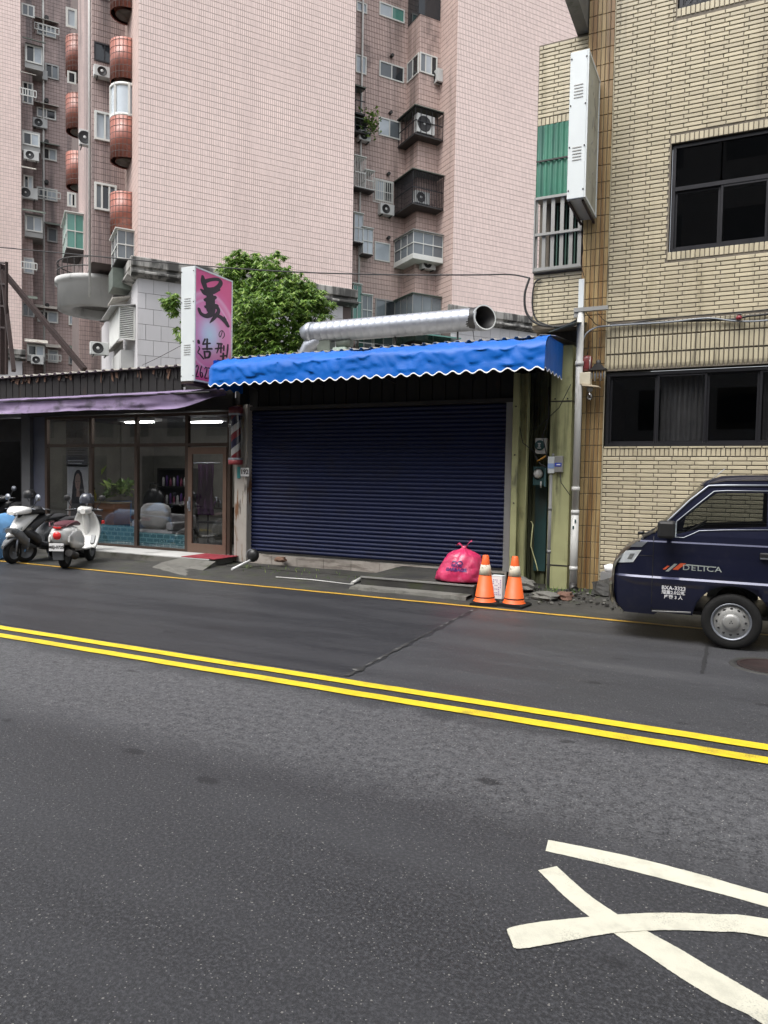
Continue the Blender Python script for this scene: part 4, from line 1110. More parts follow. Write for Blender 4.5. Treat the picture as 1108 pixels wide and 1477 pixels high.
# right end panel
pe = [aw_prof(j/NU) for j in range(NU+1)]
mb = MB(); bot = []
N2 = 40
for i in range(N2+1): bot.append((10.55+(11.72-10.55)*i/N2, 3.41+.022*sin(2*pi*i/N2*5)))
top = []
for yb, zb in bot:
    best = min(pe, key=lambda p: abs(p[0]-yb) + (0 if p[1] > 3.7 else 5)); top.append((yb, best[1]))
rows2 = [[(X1+.012*sin(9*zb+5*yb)*(1-k/6), yb, zt_*(1-k/6)+zb*(k/6)) for (yb,zb),(yy,zt_) in zip(bot,top)] for k in range(7)]
mb.grid(rows2); mb.build('end_panel', M_['blue_awn'], aw)
mb = MB(); mb.grid([[(X1+.004,y,z+.01) for y,z in bot],[(X1+.006,y,z-.008) for y,z in bot]],0,True); mb.build('white_edging', M_['white_trim'], aw)
rows3 = [[(X0+.01, yb, zt_*(1-k/4)+zb*(k/4)) for (yb,zb),(yy,zt_) in zip(bot,top) if yb > 10.8] for k in range(5)]
MB().grid(rows3).build('end_panel', M_['blue_awn'], aw)
mb = MB().beam((X0+.05,10.78,3.6),(X1-.05,10.78,3.6),.03,.03)
for x in (-8.6,-7.1,-5.6,-4.1,-2.7): mb.beam((x,10.78,3.595),(x,11.95,3.5),.025,.025)
mb.build('frame', M_['dark_metal'], aw)

# ================================================================== GALVANISED DUCT on the roof
du = thing('ventilation_duct', 'long galvanised spiral duct lying above the corrugated roof', 'duct', (-6.8,14,5.0))
rd = .228
XL, XE = -1.85, 2.02
mb = MB(); pts = []; rs = []
x = XL
while x < XE:
    pts += [(x,0,0),(x+.15,0,0),(x+.155,0,0),(x+.165,0,0)]; rs += [rd,rd,rd+.0022,rd+.0022]; x += .17
mb.tube(pts,rs,28,caps=False); mb.build('spiral_pipe', M_['galv'], du)
# slanted mouth turned towards the street
mouth = MB(); rows = []
nrm = Vector((.72,-.62,.12)).normalized(); c = Vector((XE+.12,-.02,0))
ringn = 28
a = [(XE-.02,(rd+.006)*cos(2*pi*j/ringn),(rd+.006)*sin(2*pi*j/ringn)) for j in range(ringn)]
ex = Vector((0,0,1)).cross(nrm).normalized(); ey = nrm.cross(ex)
b = [tuple(c+ex*(-1)*cos(2*pi*j/ringn)*(-rd*1.12)+ey*sin(2*pi*j/ringn)*rd*1.12) for j in range(ringn)]
def match(ring, ref):
    k = max(range(len(ring)), key=lambda i: ring[i][1]); ring = ring[k:]+ring[:k]
    if ring[7][2] < ring[21][2]: ring = [ring[0]]+ring[1:][::-1]
    return ring
a = match(a, 0); b = match(b, 0)
b2 = [tuple(Vector(p)+nrm*.07) for p in b]
b3 = [tuple(c+nrm*.07+(Vector(p)-c-nrm*.07)*.9) for p in b2]; b4 = [(XE-.5,p[1]*.85,p[2]*.85) for p in a]
mouth.grid([a,b,b2],0,True,None,True); mouth.build('mouth', M_['galv'], du)
MB().grid([b2,b3],0,False,None,True).build('mouth_rim', M_['white_metal'], du)
inn = MB().grid([b3,b4],0,True,None,True); inn.add(b4,[tuple(range(len(b4)))]); inn.build('inside', M_['black'], du)
mb = MB(); cy = []
for i in range(9):
    t = i/8*pi/2; cy.append((XL-.30*sin(t)+.0,0,-.0-.30*(1-cos(t))+.0))
mb = MB().tube([(XL+.05,0,0),(XL-.05,0,0),(XL-.18,.02,-.02),(XL-.24,.05,-.08)],[rd+.01,rd+.015,rd*.85,rd*.4],24); mb.build('end_bend', M_['galv'], du)
mb = MB().tube([(XL+.28,.06,-.28),(XL+.12,.02,-.2),(XL-.08,0,-.3),(XL-.2,0,-.5),(XL-.24,0,-.85)],.17,18); mb.build('elbow', M_['galv'], du)
MB().box(XL+.2,XL+.52,-.12,.12,-.75,-.2).build('stand', M_['galv_dark'], du)
MB().tube([(XL+.65,.0,-.28),(XL+1.0,0,-.28)],.1,14).build('motor', M_['galv_dark'], du)
MB().prism([(XL+.5,-.8),(XL+1.1,-.8),(XL+.9,-.38),(XL+.6,-.38)],-.12,.12).build('fan_housing', mat('pale_green_metal', (.36,.45,.39), .5), du)
for x in (.2,1.6): MB().tube([(x,.0,-.2),(x,0,-.8)],.02,6).build('leg', M_['dark_metal'], du)
MB().tube([(XE-.1,0,-.2),(XE-.02,-.1,-.5),(XE+.25,-.2,-.75)],.008,5).build('tie_wire', M_['cable'], du)

# ================================================================== STEP, BAG, CONES, BOX, RUBBLE
st = thing('concrete_step', 'two tier concrete doorstep with worn metal edged slab before the shutter', 'doorstep', (-4.45,10.9,0))
MB().prismx([(-.62,.0),(-.62,.185),(.98,.2),(.98,0)],-.93,.97).build('upper_slab', M_['concrete_dark'], st, bev=.012)
MB().box(-.94,.98,-.632,-.59,.172,.194).build('metal_edge', M_['wframe_grey'], st)
mb = MB()
ro = random.Random(8); xs_ = [-1.0+i*.13 for i in range(16)]
front = [(x,-.86+ro.uniform(-.035,.035)) for x in xs_]
vs_ = [(x,y,.055+ro.uniform(-.008,.008)) for x,y in front]+[(x,-.623,.06) for x in xs_]+[(x,y-.02,-.01) for x,y in front]
k = len(xs_)
mb.add(vs_, [(i,i+1,k+i+1,k+i) for i in range(k-1)]+[(2*k+i,2*k+i+1,i+1,i) for i in range(k-1)]); mb.build('lower_slab', M_['concrete'], st, solid=.0)
tp = thing('white_pipe', 'thin white pipe lying along the gutter left of the step', 'pipe', (0,0,0))
MB().tube([(-7.14,10.455)+(.03,),(-6.436,10.5)+(.03,),(-5.627,10.442)+(.02,)],.009,6).build('tube', M_['pvc'], tp)
MB().tube([(-5.627,10.442)+(.04,),(-5.663,10.802)+(.07,)],.03,8).build('end_fitting', M_['pvc'], tp)

# pink rubbish bag
bag = thing('rubbish_bag', 'bulging pink plastic rubbish bag tied at the top, lying on the step', 'rubbish bag', (-3.79,10.62,.192))
rows = []; NB = 48
H = .52
for j in range(25):
    u = j/24; row = []
    base = [(0,.02),(.04,1.0),(.12,1.04),(.35,.98),(.6,.86),(.78,.66),(.88,.45),(.95,.2),(1,.08)]
    for (u0,r0),(u1,r1) in zip(base[:-1],base[1:]):
        if u0 <= u <= u1: rr_ = r0+(r1-r0)*(u-u0)/(u1-u0); break
    for i in range(NB):
        a = 2*pi*i/NB
        n1 = nz.noise((cos(a)*2.2,sin(a)*2.2,u*3))*.09 + (.4-abs(nz.noise((cos(a)*5,sin(a)*5,u*4+3))))*.13 + nz.noise((a*9,u*2.5,9))*.03*(1+3*max(0,u-.5)) + nz.noise((cos(a)*14,sin(a)*14,u*12))*.03
        rx = .35*rr_*(1+n1) + (.07*max(0,-cos(a))*(1-u)**2 if u > .02 else 0); ry = .29*rr_*(1+n1)
        row.append((rx*cos(a)-.02+.05*u, ry*sin(a), H*u*(1+n1*.3)))
    rows.append(row)
M_['bag'] = mat('pink_plastic_film', (.46,.025,.095), .34, 0, .25, 7, .8, 16, obj=True, spec=.6, stains=[((.7,.16,.28),.5,(9,9,9),.55,.7)])
bg_o = MB().grid(rows,0,True,None,True).build('sack', M_['bag'], bag)
mb = MB()
for sx in (-1,1):
    rr0 = [[(.03+sx*.01,-.02,H-.01),(.03+sx*.01,.03,H-.01)],[(.03+sx*.05,-.03,H+.045),(.03+sx*.05,.03,H+.05)],[(.03+sx*.1,-.025,H+.07+.03*(sx>0)),(.03+sx*.09,.03,H+.08+.04*(sx>0))],[(.03+sx*.13,-.01,H+.03+.08*(sx>0)),(.03+sx*.11,.03,H+.04+.09*(sx>0))]]
    mb.grid(rr0,0,True)
mb.tube([(.03,-.0,H-.03),(.03,0,H+.03)],.04,10); mb.build('knot', M_['bag'], bag, solid=.004)
M_['ink'] = mat('dark_violet_ink', (.06,.012,.11), .5, obj=True)
def bagpoint(ax, z):                                     # front surface of the bag near angle ax from -y
    u = z/H
    j = min(23,max(0,int(u*24))); a = (-pi/2+ax) % (2*pi); i = a/(2*pi)*NB; i0 = int(i) % NB; f_ = i-int(i)
    p = Vector(rows[j][i0]).lerp(Vector(rows[j][(i0+1)%NB]), f_); q = Vector(rows[j+1][i0]).lerp(Vector(rows[j+1][(i0+1)%NB]), f_)
    r_ = p.lerp(q, u*24-j); d = Vector((cos(a),sin(a),.25)).normalized(); return r_+d*.005
def wrap(me, z0):
    for v in me.vertices:
        p = bagpoint(v.co.x/.30, z0+v.co.y); v.co = p
    return me
me = wrap(text_mesh('GARBAGE',.066,0,bold=.004),.205); me.materials.clear(); me.materials.append(M_['ink']); link('lettering', me, bag).location = (.0,.0,0)
me = wrap(text_mesh('專用垃圾袋',.034,0,bold=.001),.255); me.materials.clear(); me.materials.append(M_['ink']); link('lettering', me, bag)
mb = MB()                                               # printed roundel of two loops
def bl(s, v, off): return bagpoint(s/.30, v)
for cx_ in (-.05,.045): brush(mb, [(cx_+.038*cos(t*pi/5), .305+.028*sin(t*pi/5), .017) for t in range(11)], bl)
mb.build('printed_emblem', M_['ink'], bag)

# cones
M_['orange'] = mat('orange_cone_plastic', (.72,.11,.015), .5, 0, .1, 4, obj=True, stains=[((.3,.07,.02),.5,(7,7,4),.58,.75)])
M_['collar'] = mat('worn_reflective_collar', (.62,.58,.47), .5, 0, .15, 8, obj=True, stains=[((.12,.1,.07),.8,(9,9,9),.56,.68)])
cone = thing('traffic_cone', 'orange traffic cone with worn collar, beside the pink bag', 'traffic cone', (-3.17,9.87,.005), .2, 'traffic cones at the step')
mb = MB(); q = .19
mb.prism([(-q,-.0),(q,0),(q,.03),(q-.05,.045),(-q+.05,.045),(-q,.03)],-q,q); mb.build('base', M_['rubber'], cone, bev=.012)
def cr(z): return .148-(.148-.042)*(z-.045)/(.70-.045)
MB().lathe([(cr(.045)+.015,.045),(cr(.06),.06),(cr(.47),.47),(cr(.47),.47)],28).build('body', M_['orange'], cone)
MB().lathe([(cr(.42),.42),(cr(.42)+.004,.421),(cr(.565)+.004,.564),(cr(.565),.565)],28).build('collar', M_['collar'], cone)
MB().lathe([(cr(.565),.565),(cr(.69),.69),(cr(.70)-.008,.70),(.02,.70),(.02,.66)],28).build('tip', M_['orange'], cone)
MB().lathe([(cr(.1)+.003,.10),(cr(.1)+.003,.115)],28).build('groove_ring', M_['rubber'], cone)
c2_ = copy_tree(cone); c2_.location = (-2.76,9.93,.008); c2_.rotation_euler = (0,0,-.12); c2_['label'] = 'orange traffic cone on the right, in front of the green posts'
# white printed tin between the cones
bx_ = thing('white_tin', 'white printed rectangular tin standing behind and between the two cones', 'tin', (-3.12,10.35,.06), -.1)
MB().box(-.085,.085,-.06,.06,-.04,.30).build('body', M_['white_trim'], bx_, bev=.008)
mb = MB()
for r_ in range(9):
    for c_ in range(5):
        if RND.random() < .8: mb.box(-.062+c_*.028,-.045+c_*.028,-.0625,-.0605,.02+r_*.027,.032+r_*.027)
mb.build('print', mat('violet_print', (.3,.22,.42), .5), bx_)
MB().box(-.087,.087,-.062,.062,.295,.305).build('lid', M_['white_metal'], bx_)
# rubble at the foot of the posts
def rock(name, label, loc, s, seed, m, cat='stone', group=None, flat=.6):
    r_ = random.Random(seed); rows = []
    for i in range(9):
        t = pi*i/8
        rows.append([tuple(Vector((sin(t)*cos(2*pi*j/12),sin(t)*sin(2*pi*j/12),cos(t)*flat))*s*(1+.45*nz.noise((sin(t)*cos(2*pi*j/12)*1.5+seed,sin(t)*sin(2*pi*j/12)*1.5,cos(t)*1.5)))) for j in range(12)])
    o = MB().grid(rows,0,False,None,True).build(name, m, None, loc)
    return tag(o, label, cat, group)
rock('stone', 'big mossy broken concrete lump beside the white drain pipe foot', (-1.75,11.55,.12), .26, 3, M_['concrete_dark'])
rock('stone', 'rough dark stone by the right cone, under the teal strip', (-2.98,11.3,.12), .2, 9, M_['concrete'])
rock('stone', 'flat broken slab piece in front of the broad green column', (-2.5,10.75,.05), .22, 14, M_['concrete'], flat=.35)
rock('stone', 'reddish broken brick lump on the rubble before the green column', (-2.25,10.85,.06), .13, 17, mat('old_red_brick', (.13,.07,.05), .9), flat=.6)
mb = MB(); r_ = random.Random(12)
for i in range(130):
    x = r_.uniform(-3.0,-1.3); y = r_.uniform(10.2,11.7); s = r_.uniform(.006,.024)*(1.6 if r_.random() < .12 else 1)
    M = Matrix.Translation((x,y,.02+.02*(y-9.9)+s*.3)) @ Matrix.Rotation(r_.uniform(0,6),4,'Z') @ Matrix.Rotation(r_.uniform(0,6),4,'X')
    mb.box(-s,s,-s*.7,s*.7,-s*.5,s*.5,0 if r_.random() < .8 else 1,M)
o = mb.build('rubble', [M_['concrete_dark'],M_['concrete']], None, kind='stuff'); o['label'] = 'scattered bits of rubble and litter at the foot of the green posts'; o['category'] = 'rubble'
mb = MB(); r_ = random.Random(31)
for i in range(170):
    x = r_.choice([r_.uniform(-3.0,-1.2),r_.uniform(-3.0,-1.2),r_.uniform(-8.6,-5.5)]); y = r_.uniform(11.3,11.75) if x > -4 else r_.uniform(10.6,11.6)
    a = r_.uniform(0,6.28); L_ = r_.uniform(.03,.09)
    mb.add([(x,y,.03),(x+.012,y,.03),(x+L_*.4*cos(a),y+L_*.4*sin(a),.03+L_)],[(0,1,2)])
o = mb.build('weeds', M_['leaf'], None, kind='stuff'); o['label'] = 'tiny green weeds and moss sprouting along the gutter'; o['category'] = 'weeds'
bt = thing('plastic_bag', 'crumpled white plastic bag against the brick wall by the van nose', 'plastic bag', (-1.73,11.75,.42))
rows = []
for i in range(8):
    t = pi*i/7; rows.append([(.1*sin(t)*cos(2*pi*j/14)*(1+.5*nz.noise((i*1.3,j*.9,2))),.07*sin(t)*sin(2*pi*j/14),.07*cos(t)*(1+.4*nz.noise((i*.9,j*1.1,5)))) for j in range(14)])
MB().grid(rows,0,True,None,True).build('bag', M_['white_trim'], bt)
MB().box(-.14,.12,-.1,.1,-.4,-.06).build('crate_below', M_['pvc_grey'], bt)
# black round lamp with white handle lying by the left pillar
lp = thing('toppled_pole_light', 'black round headed object with short white pole leaning at the left pillar foot', 'pole light', (-8.3,11.35,.0))
MB().ball((.02,.0,.26),(.12,.1,.13),0,16,10).build('head', M_['black'], lp)
MB().lathe([(.12,-.01),(.128,0),(.12,.01)],20,0,Matrix.Translation((.02,-.02,.26))@Matrix.Rotation(pi/2,4,'X')@Matrix.Rotation(.5,4,'Y')).build('rim', M_['galv'], lp)
MB().tube([(.0,-.05,.17),(-.02,-.6,.05)],.022,8).build('pole', M_['white_trim'], lp)
cp = rock('stone', 'small brown lump beside the black round headed object on the plinth', (-7.92,11.75,.17), .12, 41, mat('brown_lump', (.16,.09,.06), .8), flat=.5)

# ================================================================== BARBER POLE, NUMBER PLATE
bp = thing('barber_pole', 'red and white striped barber pole in a box on the rusty pillar', 'barber pole', (-8.98,11.7,2.0))
mb = MB().lathe([(.135,0),(.145,.02),(.145,.09),(.13,.1)],24); mb.build('bottom_cap', mat('dark_red_metal', (.2,.03,.035), .45), bp)
MB().lathe([(.146,.09),(.15,.1),(.146,.13)],24).build('chrome_ring', M_['galv'], bp)
MB().lathe([(.146,.97),(.15,.98),(.146,1.01)],24).build('chrome_ring', M_['galv'], bp)
MB().lathe([(.13,1.0),(.145,1.01),(.145,1.12),(.05,1.16),(0,1.16)],24).build('top_cap', mat('dark_red_cap', (.12,.025,.03), .45), bp)
def stripe_mat():
    m, nt, p = newmat('barber_stripe')
    tc = nt.nodes.new('ShaderNodeTexCoord').outputs['Object']; s = nt.nodes.new('ShaderNodeSeparateXYZ'); nt.links.new(tc, s.inputs[0])
    an = mth(nt, 'ARCTAN2', s.outputs[1], s.outputs[0])
    f = mth(nt, 'FRACT', mth(nt, 'ADD', mth(nt, 'MULTIPLY', an, 1/(2*pi)), mth(nt, 'MULTIPLY', s.outputs[2], -2.3)))
    c = ramp(nt, f, [(0,(.5,.5,.5)),(.3,(.5,.5,.5)),(.32,(.2,.02,.03)),(.62,(.2,.02,.03)),(.64,(.02,.02,.06)),(1,(.02,.02,.06))])
    c.node.color_ramp.interpolation = 'CONSTANT'
    nt.links.new(c, p.inputs['Base Color']); p.inputs['Roughness'].default_value = .25; return m
MB().lathe([(.095,.11),(.095,.99)],24).build('striped_cylinder', stripe_mat(), bp)
MB().lathe([(.135,.11),(.135,.98)],24).build('glass_tube', glass('barber_glass', (.75,.75,.75), .05), bp)
hn = thing('house_number_plate', 'small pale house number plate 192 below the barber pole', 'number plate', (-8.87,11.835,1.84))
MB().box(-.09,.11,0,.012,-.07,.1).build('plate', M_['white_trim'], hn)
MB().box(-.17,-.1,-.003,.012,-.11,.12).build('street_plate', mat('teal_plate', (.05,.26,.26), .5), hn)
text('lettering', '192', .13, M_['black'], hn, FRONT(.01,-.003,.015), bold=.003)

# ================================================================== HAIR SALON
sal = thing('hair_salon', 'hair salon with brown framed glass front, glass door and dark corrugated fascia', 'shop')
MB().box(-20,-9.13,16.0,16.2,0,3.9).box(-9.2,-9.13,12.2,15.99,0,3.9).box(-15.3,-15.2,12.1,15.99,0,3.9).build('wall', mat('salon_inner_wall', (.2,.195,.17), .8), sal)
MB().box(-20,-9.14,12.0,16.0,3.12,3.2).build('ceiling', mat('salon_ceiling', (.16,.16,.18), .8), sal)
fl = MB().box(-15.2,-9.13,11.08,16,-.02,.13).build('floor_slab', M_['concrete'], sal)
MB().box(-13.4,-9.14,11.1,11.95,.133,.15).build('threshold', M_['concrete_pale'], fl)
fb = MB().box(-20,-10.25,11.58,11.62,3.35,3.97).build('fascia', M_['corr_dark'], sal)
pm2 = MB().prismx([(0,0),(-.018,0),(-.018,.6),(0,.6)],-.1,.1).mesh('fascia_panel', M_['corr_dark'])
for i in range(44): link('fascia_panel', pm2, fb, (-19.9+i*.222,11.578,3.36))
MB().box(-10.2,-9.0,11.62,11.7,3.1,3.97).build('fascia', M_['corr_dark'], sal)
MB().box(-15.2,-9.1,11.85,11.95,3.1,3.34).build('head_beam', M_['dark_metal'], sal)
corr_roof('roof_sheet', -20, -10.25, 11.45, 3.98, 16.6, 4.35, sal, M_['corr_roof'], .25, .035)
MB().box(-20,-10.27,11.6,11.7,3.90,3.955).build('eave_beam', M_['rust'], sal)
r_ = random.Random(6); mb = MB()                         # torn fringe hanging under the eave
for i in range(60):
    x = r_.uniform(-15.5,-10.4); wd = r_.uniform(.02,.09); h = r_.uniform(.05,.24)*(1 if x > -13 else .6)
    t_ = r_.uniform(-.05,.05)
    mb.add([(x,11.55,3.95),(x+wd,11.55,3.95),(x+wd+t_,11.53,3.95-h),(x+t_,11.54,3.95-h*.8)],[(0,1,2,3)],i%2)
mb.build('torn_fringe', [mat('torn_brown_foam', (.12,.07,.045), .9), M_['corr_dark']], sal, kind='stuff', solid=.006)
# left column and grey panel
MB().box(-15.5,-15.2,11.9,12.2,0,3.35).build('column', mat('dark_grey_column', (.07,.07,.075), .6), sal)
MB().box(-15.18,-14.75,11.98,12.05,.1,3.1).build('side_panel', mat('slate_panel', (.06,.065,.09), .5), sal)
# frames
XS = [-14.74,-13.28,-11.9,-10.47,-9.36]
mb = MB(); F0, F1 = 11.97, 12.05
for i, x in enumerate(XS): mb.box(x-.04,x+.04,F0,F1,.131,3.09)
for a, b in zip(XS[:-1],XS[1:]):
    mb.box(a+.04,b-.04,F0+.005,F1-.005,2.38,2.45); mb.box(a+.04,b-.04,F0+.005,F1-.005,3.03,3.09)
    if b < -10: mb.box(a+.04,b-.04,F0+.005,F1-.005,.131,.2)
fr = mb.build('shopfront_frame', M_['bronze'], sal)
M_['sglass'] = glass('shop_glass', (.84,.85,.86), .075)
for i, (a, b) in enumerate(zip(XS[:-1],XS[1:])):
    MB().box(a+.035,b-.035,12.01,12.016,2.445,3.035).build('transom_pane', M_['sglass'], sal)
    if i < 3: MB().box(a+.035,b-.035,12.01,12.016,.195,2.385).build('shop_pane', M_['sglass'], sal)
# the door
dr = MB().box(-10.42,-10.31,11.955,12.0,.14,2.36).box(-9.50,-9.41,11.955,12.0,.14,2.36).box(-10.31,-9.50,11.955,12.0,2.22,2.36).box(-10.31,-9.50,11.955,12.0,.14,.34).build('door', M_['bronze_pale'], sal)
MB().box(-10.315,-9.495,11.97,11.976,.335,2.225).build('door_pane', M_['sglass'], dr)
MB().tube([(-10.365,11.95,1.08),(-10.365,11.9,1.08),(-10.365,11.9,1.22),(-10.365,11.95,1.22)],.012,8).box(-10.39,-10.34,11.945,11.954,1.02,1.32).build('handle', M_['galv'], dr)
# patterned teal film along the foot of two panes
def film_mat():
    m, nt, p = newmat('teal_patterned_film')
    pos = nt.nodes.new('ShaderNodeNewGeometry').outputs['Position']
    mp = nt.nodes.new('ShaderNodeMapping'); mp.inputs['Rotation'].default_value = (pi/2,0,0); nt.links.new(pos, mp.inputs[0])
    b = nt.nodes.new('ShaderNodeTexBrick'); b.inputs['Scale'].default_value = 2.6; b.inputs['Mortar Size'].default_value = .035
    b.inputs['Color1'].default_value = (.03,.11,.14,1); b.inputs['Color2'].default_value = (.05,.15,.18,1); b.inputs['Mortar'].default_value = (.14,.26,.28,1)
    nt.links.new(mp.outputs[0], b.inputs[0])
    v = nt.nodes.new('ShaderNodeTexVoronoi'); v.inputs['Scale'].default_value = 11; nt.links.new(pos, v.inputs['Vector'])
    c = mixc(nt, sstep(nt, v.outputs['Distance'], .22, .16), b.outputs['Color'], (.25,.36,.38))
    nt.links.new(c, p.inputs['Base Color']); p.inputs['Roughness'].default_value = .5; return m
fm_ = film_mat()
MB().box(-13.23,-11.95,12.03,12.035,.2,.62).build('window_film', fm_, sal)
MB().box(-11.85,-10.52,12.03,12.035,.2,.5).build('window_film', fm_, sal)

# ceiling tubes: the lamps that are lit in the photograph
M_['tube_on'] = emit('lit_fluorescent', (1,.98,.95), 26)
for x, y, lab in ((-13.0,13.2,'lit fluorescent lamp on the salon ceiling seen across the second and third transom panes'),(-11.3,13.6,'lit fluorescent lamp on the salon ceiling above the glass door')):
    o = thing('ceiling_light', lab, 'lamp', (x,y,3.02))
    MB().box(-.6,.6,-.12,.12,.03,.1).build('housing', M_['white_trim'], o)
    MB().box(-.42,.42,-.05,.05,.0,.028).build('tube', M_['tube_on'], o)
# things inside the salon
def in_(name, lab, cat, loc, rot=0): return thing(name, lab, cat, loc, rot)
o = in_('plant', 'leafy houseplant in a big blue pot behind the second pane', 'plant', (-13.46,13.0,.13))
MB().lathe([(.0,.45),(.2,.45),(.29,.5),(.3,1.0),(.26,1.0),(.25,.95),(0,.95)],20).build('pot', mat('blue_pot', (.03,.085,.2), .35), o)
MB().box(-.3,.3,-.3,.3,0,.44).build('stool', M_['wood'], o)
mb = MB(); r_ = random.Random(2); leaf_cloud(mb, [Vector((r_.gauss(0,.2),r_.gauss(0,.18),1.25+r_.gauss(0,.12))) for _ in range(60)], 90, .26, r_); mb.build('leaves', M_['leaf'], o, kind='stuff')
o = in_('cabinet', 'low orange wooden cabinet behind the second salon pane', 'cabinet', (-13.85,12.7,.13))
MB().box(-.25,.75,-.2,.3,.45,.95).build('carcass', mat('orange_wood', (.3,.12,.05), .5), o); MB().box(-.27,.77,-.22,.32,.951,.98).build('top', M_['wood'], o)
MB().box(-.25,.75,-.2,.3,0,.449).build('lower_box', M_['dark_metal'], o)
o = in_('bottle', 'small yellow bottle on the orange cabinet', 'bottle', (-13.92,12.65,1.112))
MB().lathe([(0,0),(.06,0),(.065,.02),(.065,.16),(.03,.22),(.025,.28),(0,.28)],14).build('body', mat('yellow_plastic', (.5,.42,.05), .4), o)
MB().lathe([(0,.28),(.03,.28),(.03,.33),(0,.33)],10).build('cap', M_['black'], o)
o = in_('sofa', 'pale grey sofa along the salon window behind the third pane', 'sofa', (-11.66,12.5,.13))
M_['sofa'] = mat('pale_grey_upholstery', (.34,.33,.33), .7, 0, .1, 4)
MB().box(-.6,.6,-.3,.45,.05,.42).build('seat', M_['sofa'], o, bev=.05); MB().box(-.6,.6,.3,.5,.421,.75).build('backrest', M_['sofa'], o, bev=.05)
for x in (-.51,.51): MB().box(x-.09,x+.09,-.3,.29,.421,.6).build('armrest', M_['sofa'], o, bev=.03)
o = in_('cushion', 'big pale cushion propped on the sofa behind the third pane', 'cushion', (-11.74,12.42,.57))
rows = []
for i in range(9):
    t = pi*i/8; rows.append([(.42*math.copysign(abs(sin(t)*cos(a))**.55,cos(a)), .16*sin(t)*sin(a)+.0, .3*math.copysign(abs(cos(t))**.55,cos(t))+.27) for a in [2*pi*j/20 for j in range(20)]])
MB().grid(rows,0,True,None,True).build('cover', mat('cream_cushion', (.48,.46,.44), .8), o)
o = in_('handbag', 'black handbag heap standing on the sofa back beside the cushion', 'handbag', (-12.3,12.95,.885))
rows = []
for i in range(8):
    t = pi*i/7; rows.append([(.3*sin(t)*cos(2*pi*j/14)*(1+.3*nz.noise((i*.7,j*.8,1))), .16*sin(t)*sin(2*pi*j/14), .3*cos(t)*(1+.2*nz.noise((i,j*.6,4)))+.28) for j in range(14)])
MB().grid(rows,0,True,None,True).build('body', M_['black'], o); MB().tube([(-.15,0,.5),(-.1,0,.68),(.1,0,.68),(.15,0,.5)],.015,6).build('strap', M_['black'], o)
o = in_('shelf_unit', 'dark shelf unit with bottles on the salon back wall', 'shelf', (-14.1,15.6,.13))
MB().box(-.6,.6,0,.3,0,.05).box(-.6,.6,0,.3,.8,.84).box(-.6,.6,0,.3,1.3,1.34).box(-.6,.6,0,.3,1.8,1.84).box(-.6,-.56,0,.3,.05,1.8).box(.56,.6,0,.3,.05,1.8).box(-.6,.6,.31,.33,0,1.84).build('carcass', M_['dark_metal'], o)
mb = MB()
for k in range(3):
    for j in range(8): mb.lathe([(0,0),(.035,0),(.035,.15+.05*((j*7+k)%3)),(.015,.2+.05*((j*7+k)%3)),(0,.24)],8,(j+k)%3,Matrix.Translation((-.48+j*.13,.12,.84+.5*k if k<2 else .052)))
mb.build('bottle_row', [mat('pink_bottle', (.35,.08,.15), .4), M_['white_trim'], mat('violet_bottle', (.12,.05,.25), .4)], o, kind='stuff')
o = in_('towel', 'deep purple towel hanging behind the glass door', 'towel', (-11.3,13.6,1.1))
rows = [[(-.25+.5*j/20+(.06*sin(k*1.1+j) if k else 0)*(k/6), .03*sin(j*.9)*(1+k*.3), .95-k*.2) for j in range(21)] for k in range(7)]
MB().grid(rows).build('cloth', mat('purple_towel', (.09,.012,.11), .9), o); MB().tube([(-.4,.0,.97),(.4,0,.97)],.015,8).build('rail', M_['galv'], o)
o = in_('trolley', 'dark salon trolley with tools under the purple towel', 'trolley', (-11.25,13.9,.13))
MB().box(-.4,.4,-.2,.2,.5,.54).box(-.4,.4,-.2,.2,.85,.89).box(-.4,-.37,-.2,-.17,0,.5).box(.37,.4,-.2,-.17,0,.5).box(-.4,-.37,.17,.2,0,.85).box(.37,.4,.17,.2,0,.85).build('frame', M_['dark_metal'], o)
mb = MB(); r_ = random.Random(9)
for j in range(26): 
    x, y = r_.uniform(-.35,.35), r_.uniform(-.15,.15); mb.tube([(x,y,.89),(x+r_.uniform(-.08,.08),y,.99+r_.uniform(0,.15))],.02,6,j%3)
mb.build('tools', [M_['galv'], mat('purple_plastic', (.12,.02,.16), .4), M_['black']], o, kind='stuff')
# posters on the first pane
def poster_mat(name, base, k):
    m, nt, p = newmat(name); pos = nt.nodes.new('ShaderNodeTexCoord').outputs['Object']
    n = noise(nt, pos, k, 5, .7); c = ramp(nt, n, [(.3,base[0]),(.5,base[1]),(.7,base[2])])
    nt.links.new(c, p.inputs['Base Color']); p.inputs['Roughness'].default_value = .6; return m
o = tag(MB().box(-.36,.36,0,.004,-.34,.34).build('poster', poster_mat('faded_poster', ((.16,.1,.07),(.2,.17,.14),(.12,.06,.05)), 7), None, (-13.8,12.05,2.75)), 'brown faded poster high behind the first salon pane', 'poster')
o = thing('poster', 'grey price list poster with printed lines behind the first pane', 'poster', (-13.8,12.05,2.15))
MB().box(-.35,.35,0,.004,-.22,.22).build('sheet', mat('grey_poster', (.16,.15,.15), .6), o)
for i in range(6): MB().box(-.3,.28-.06*(i%3),-.003,-.001,.15-i*.06,.165-i*.06).build('print_line', M_['white_trim'] if i > 3 else M_['dark_metal'], o)
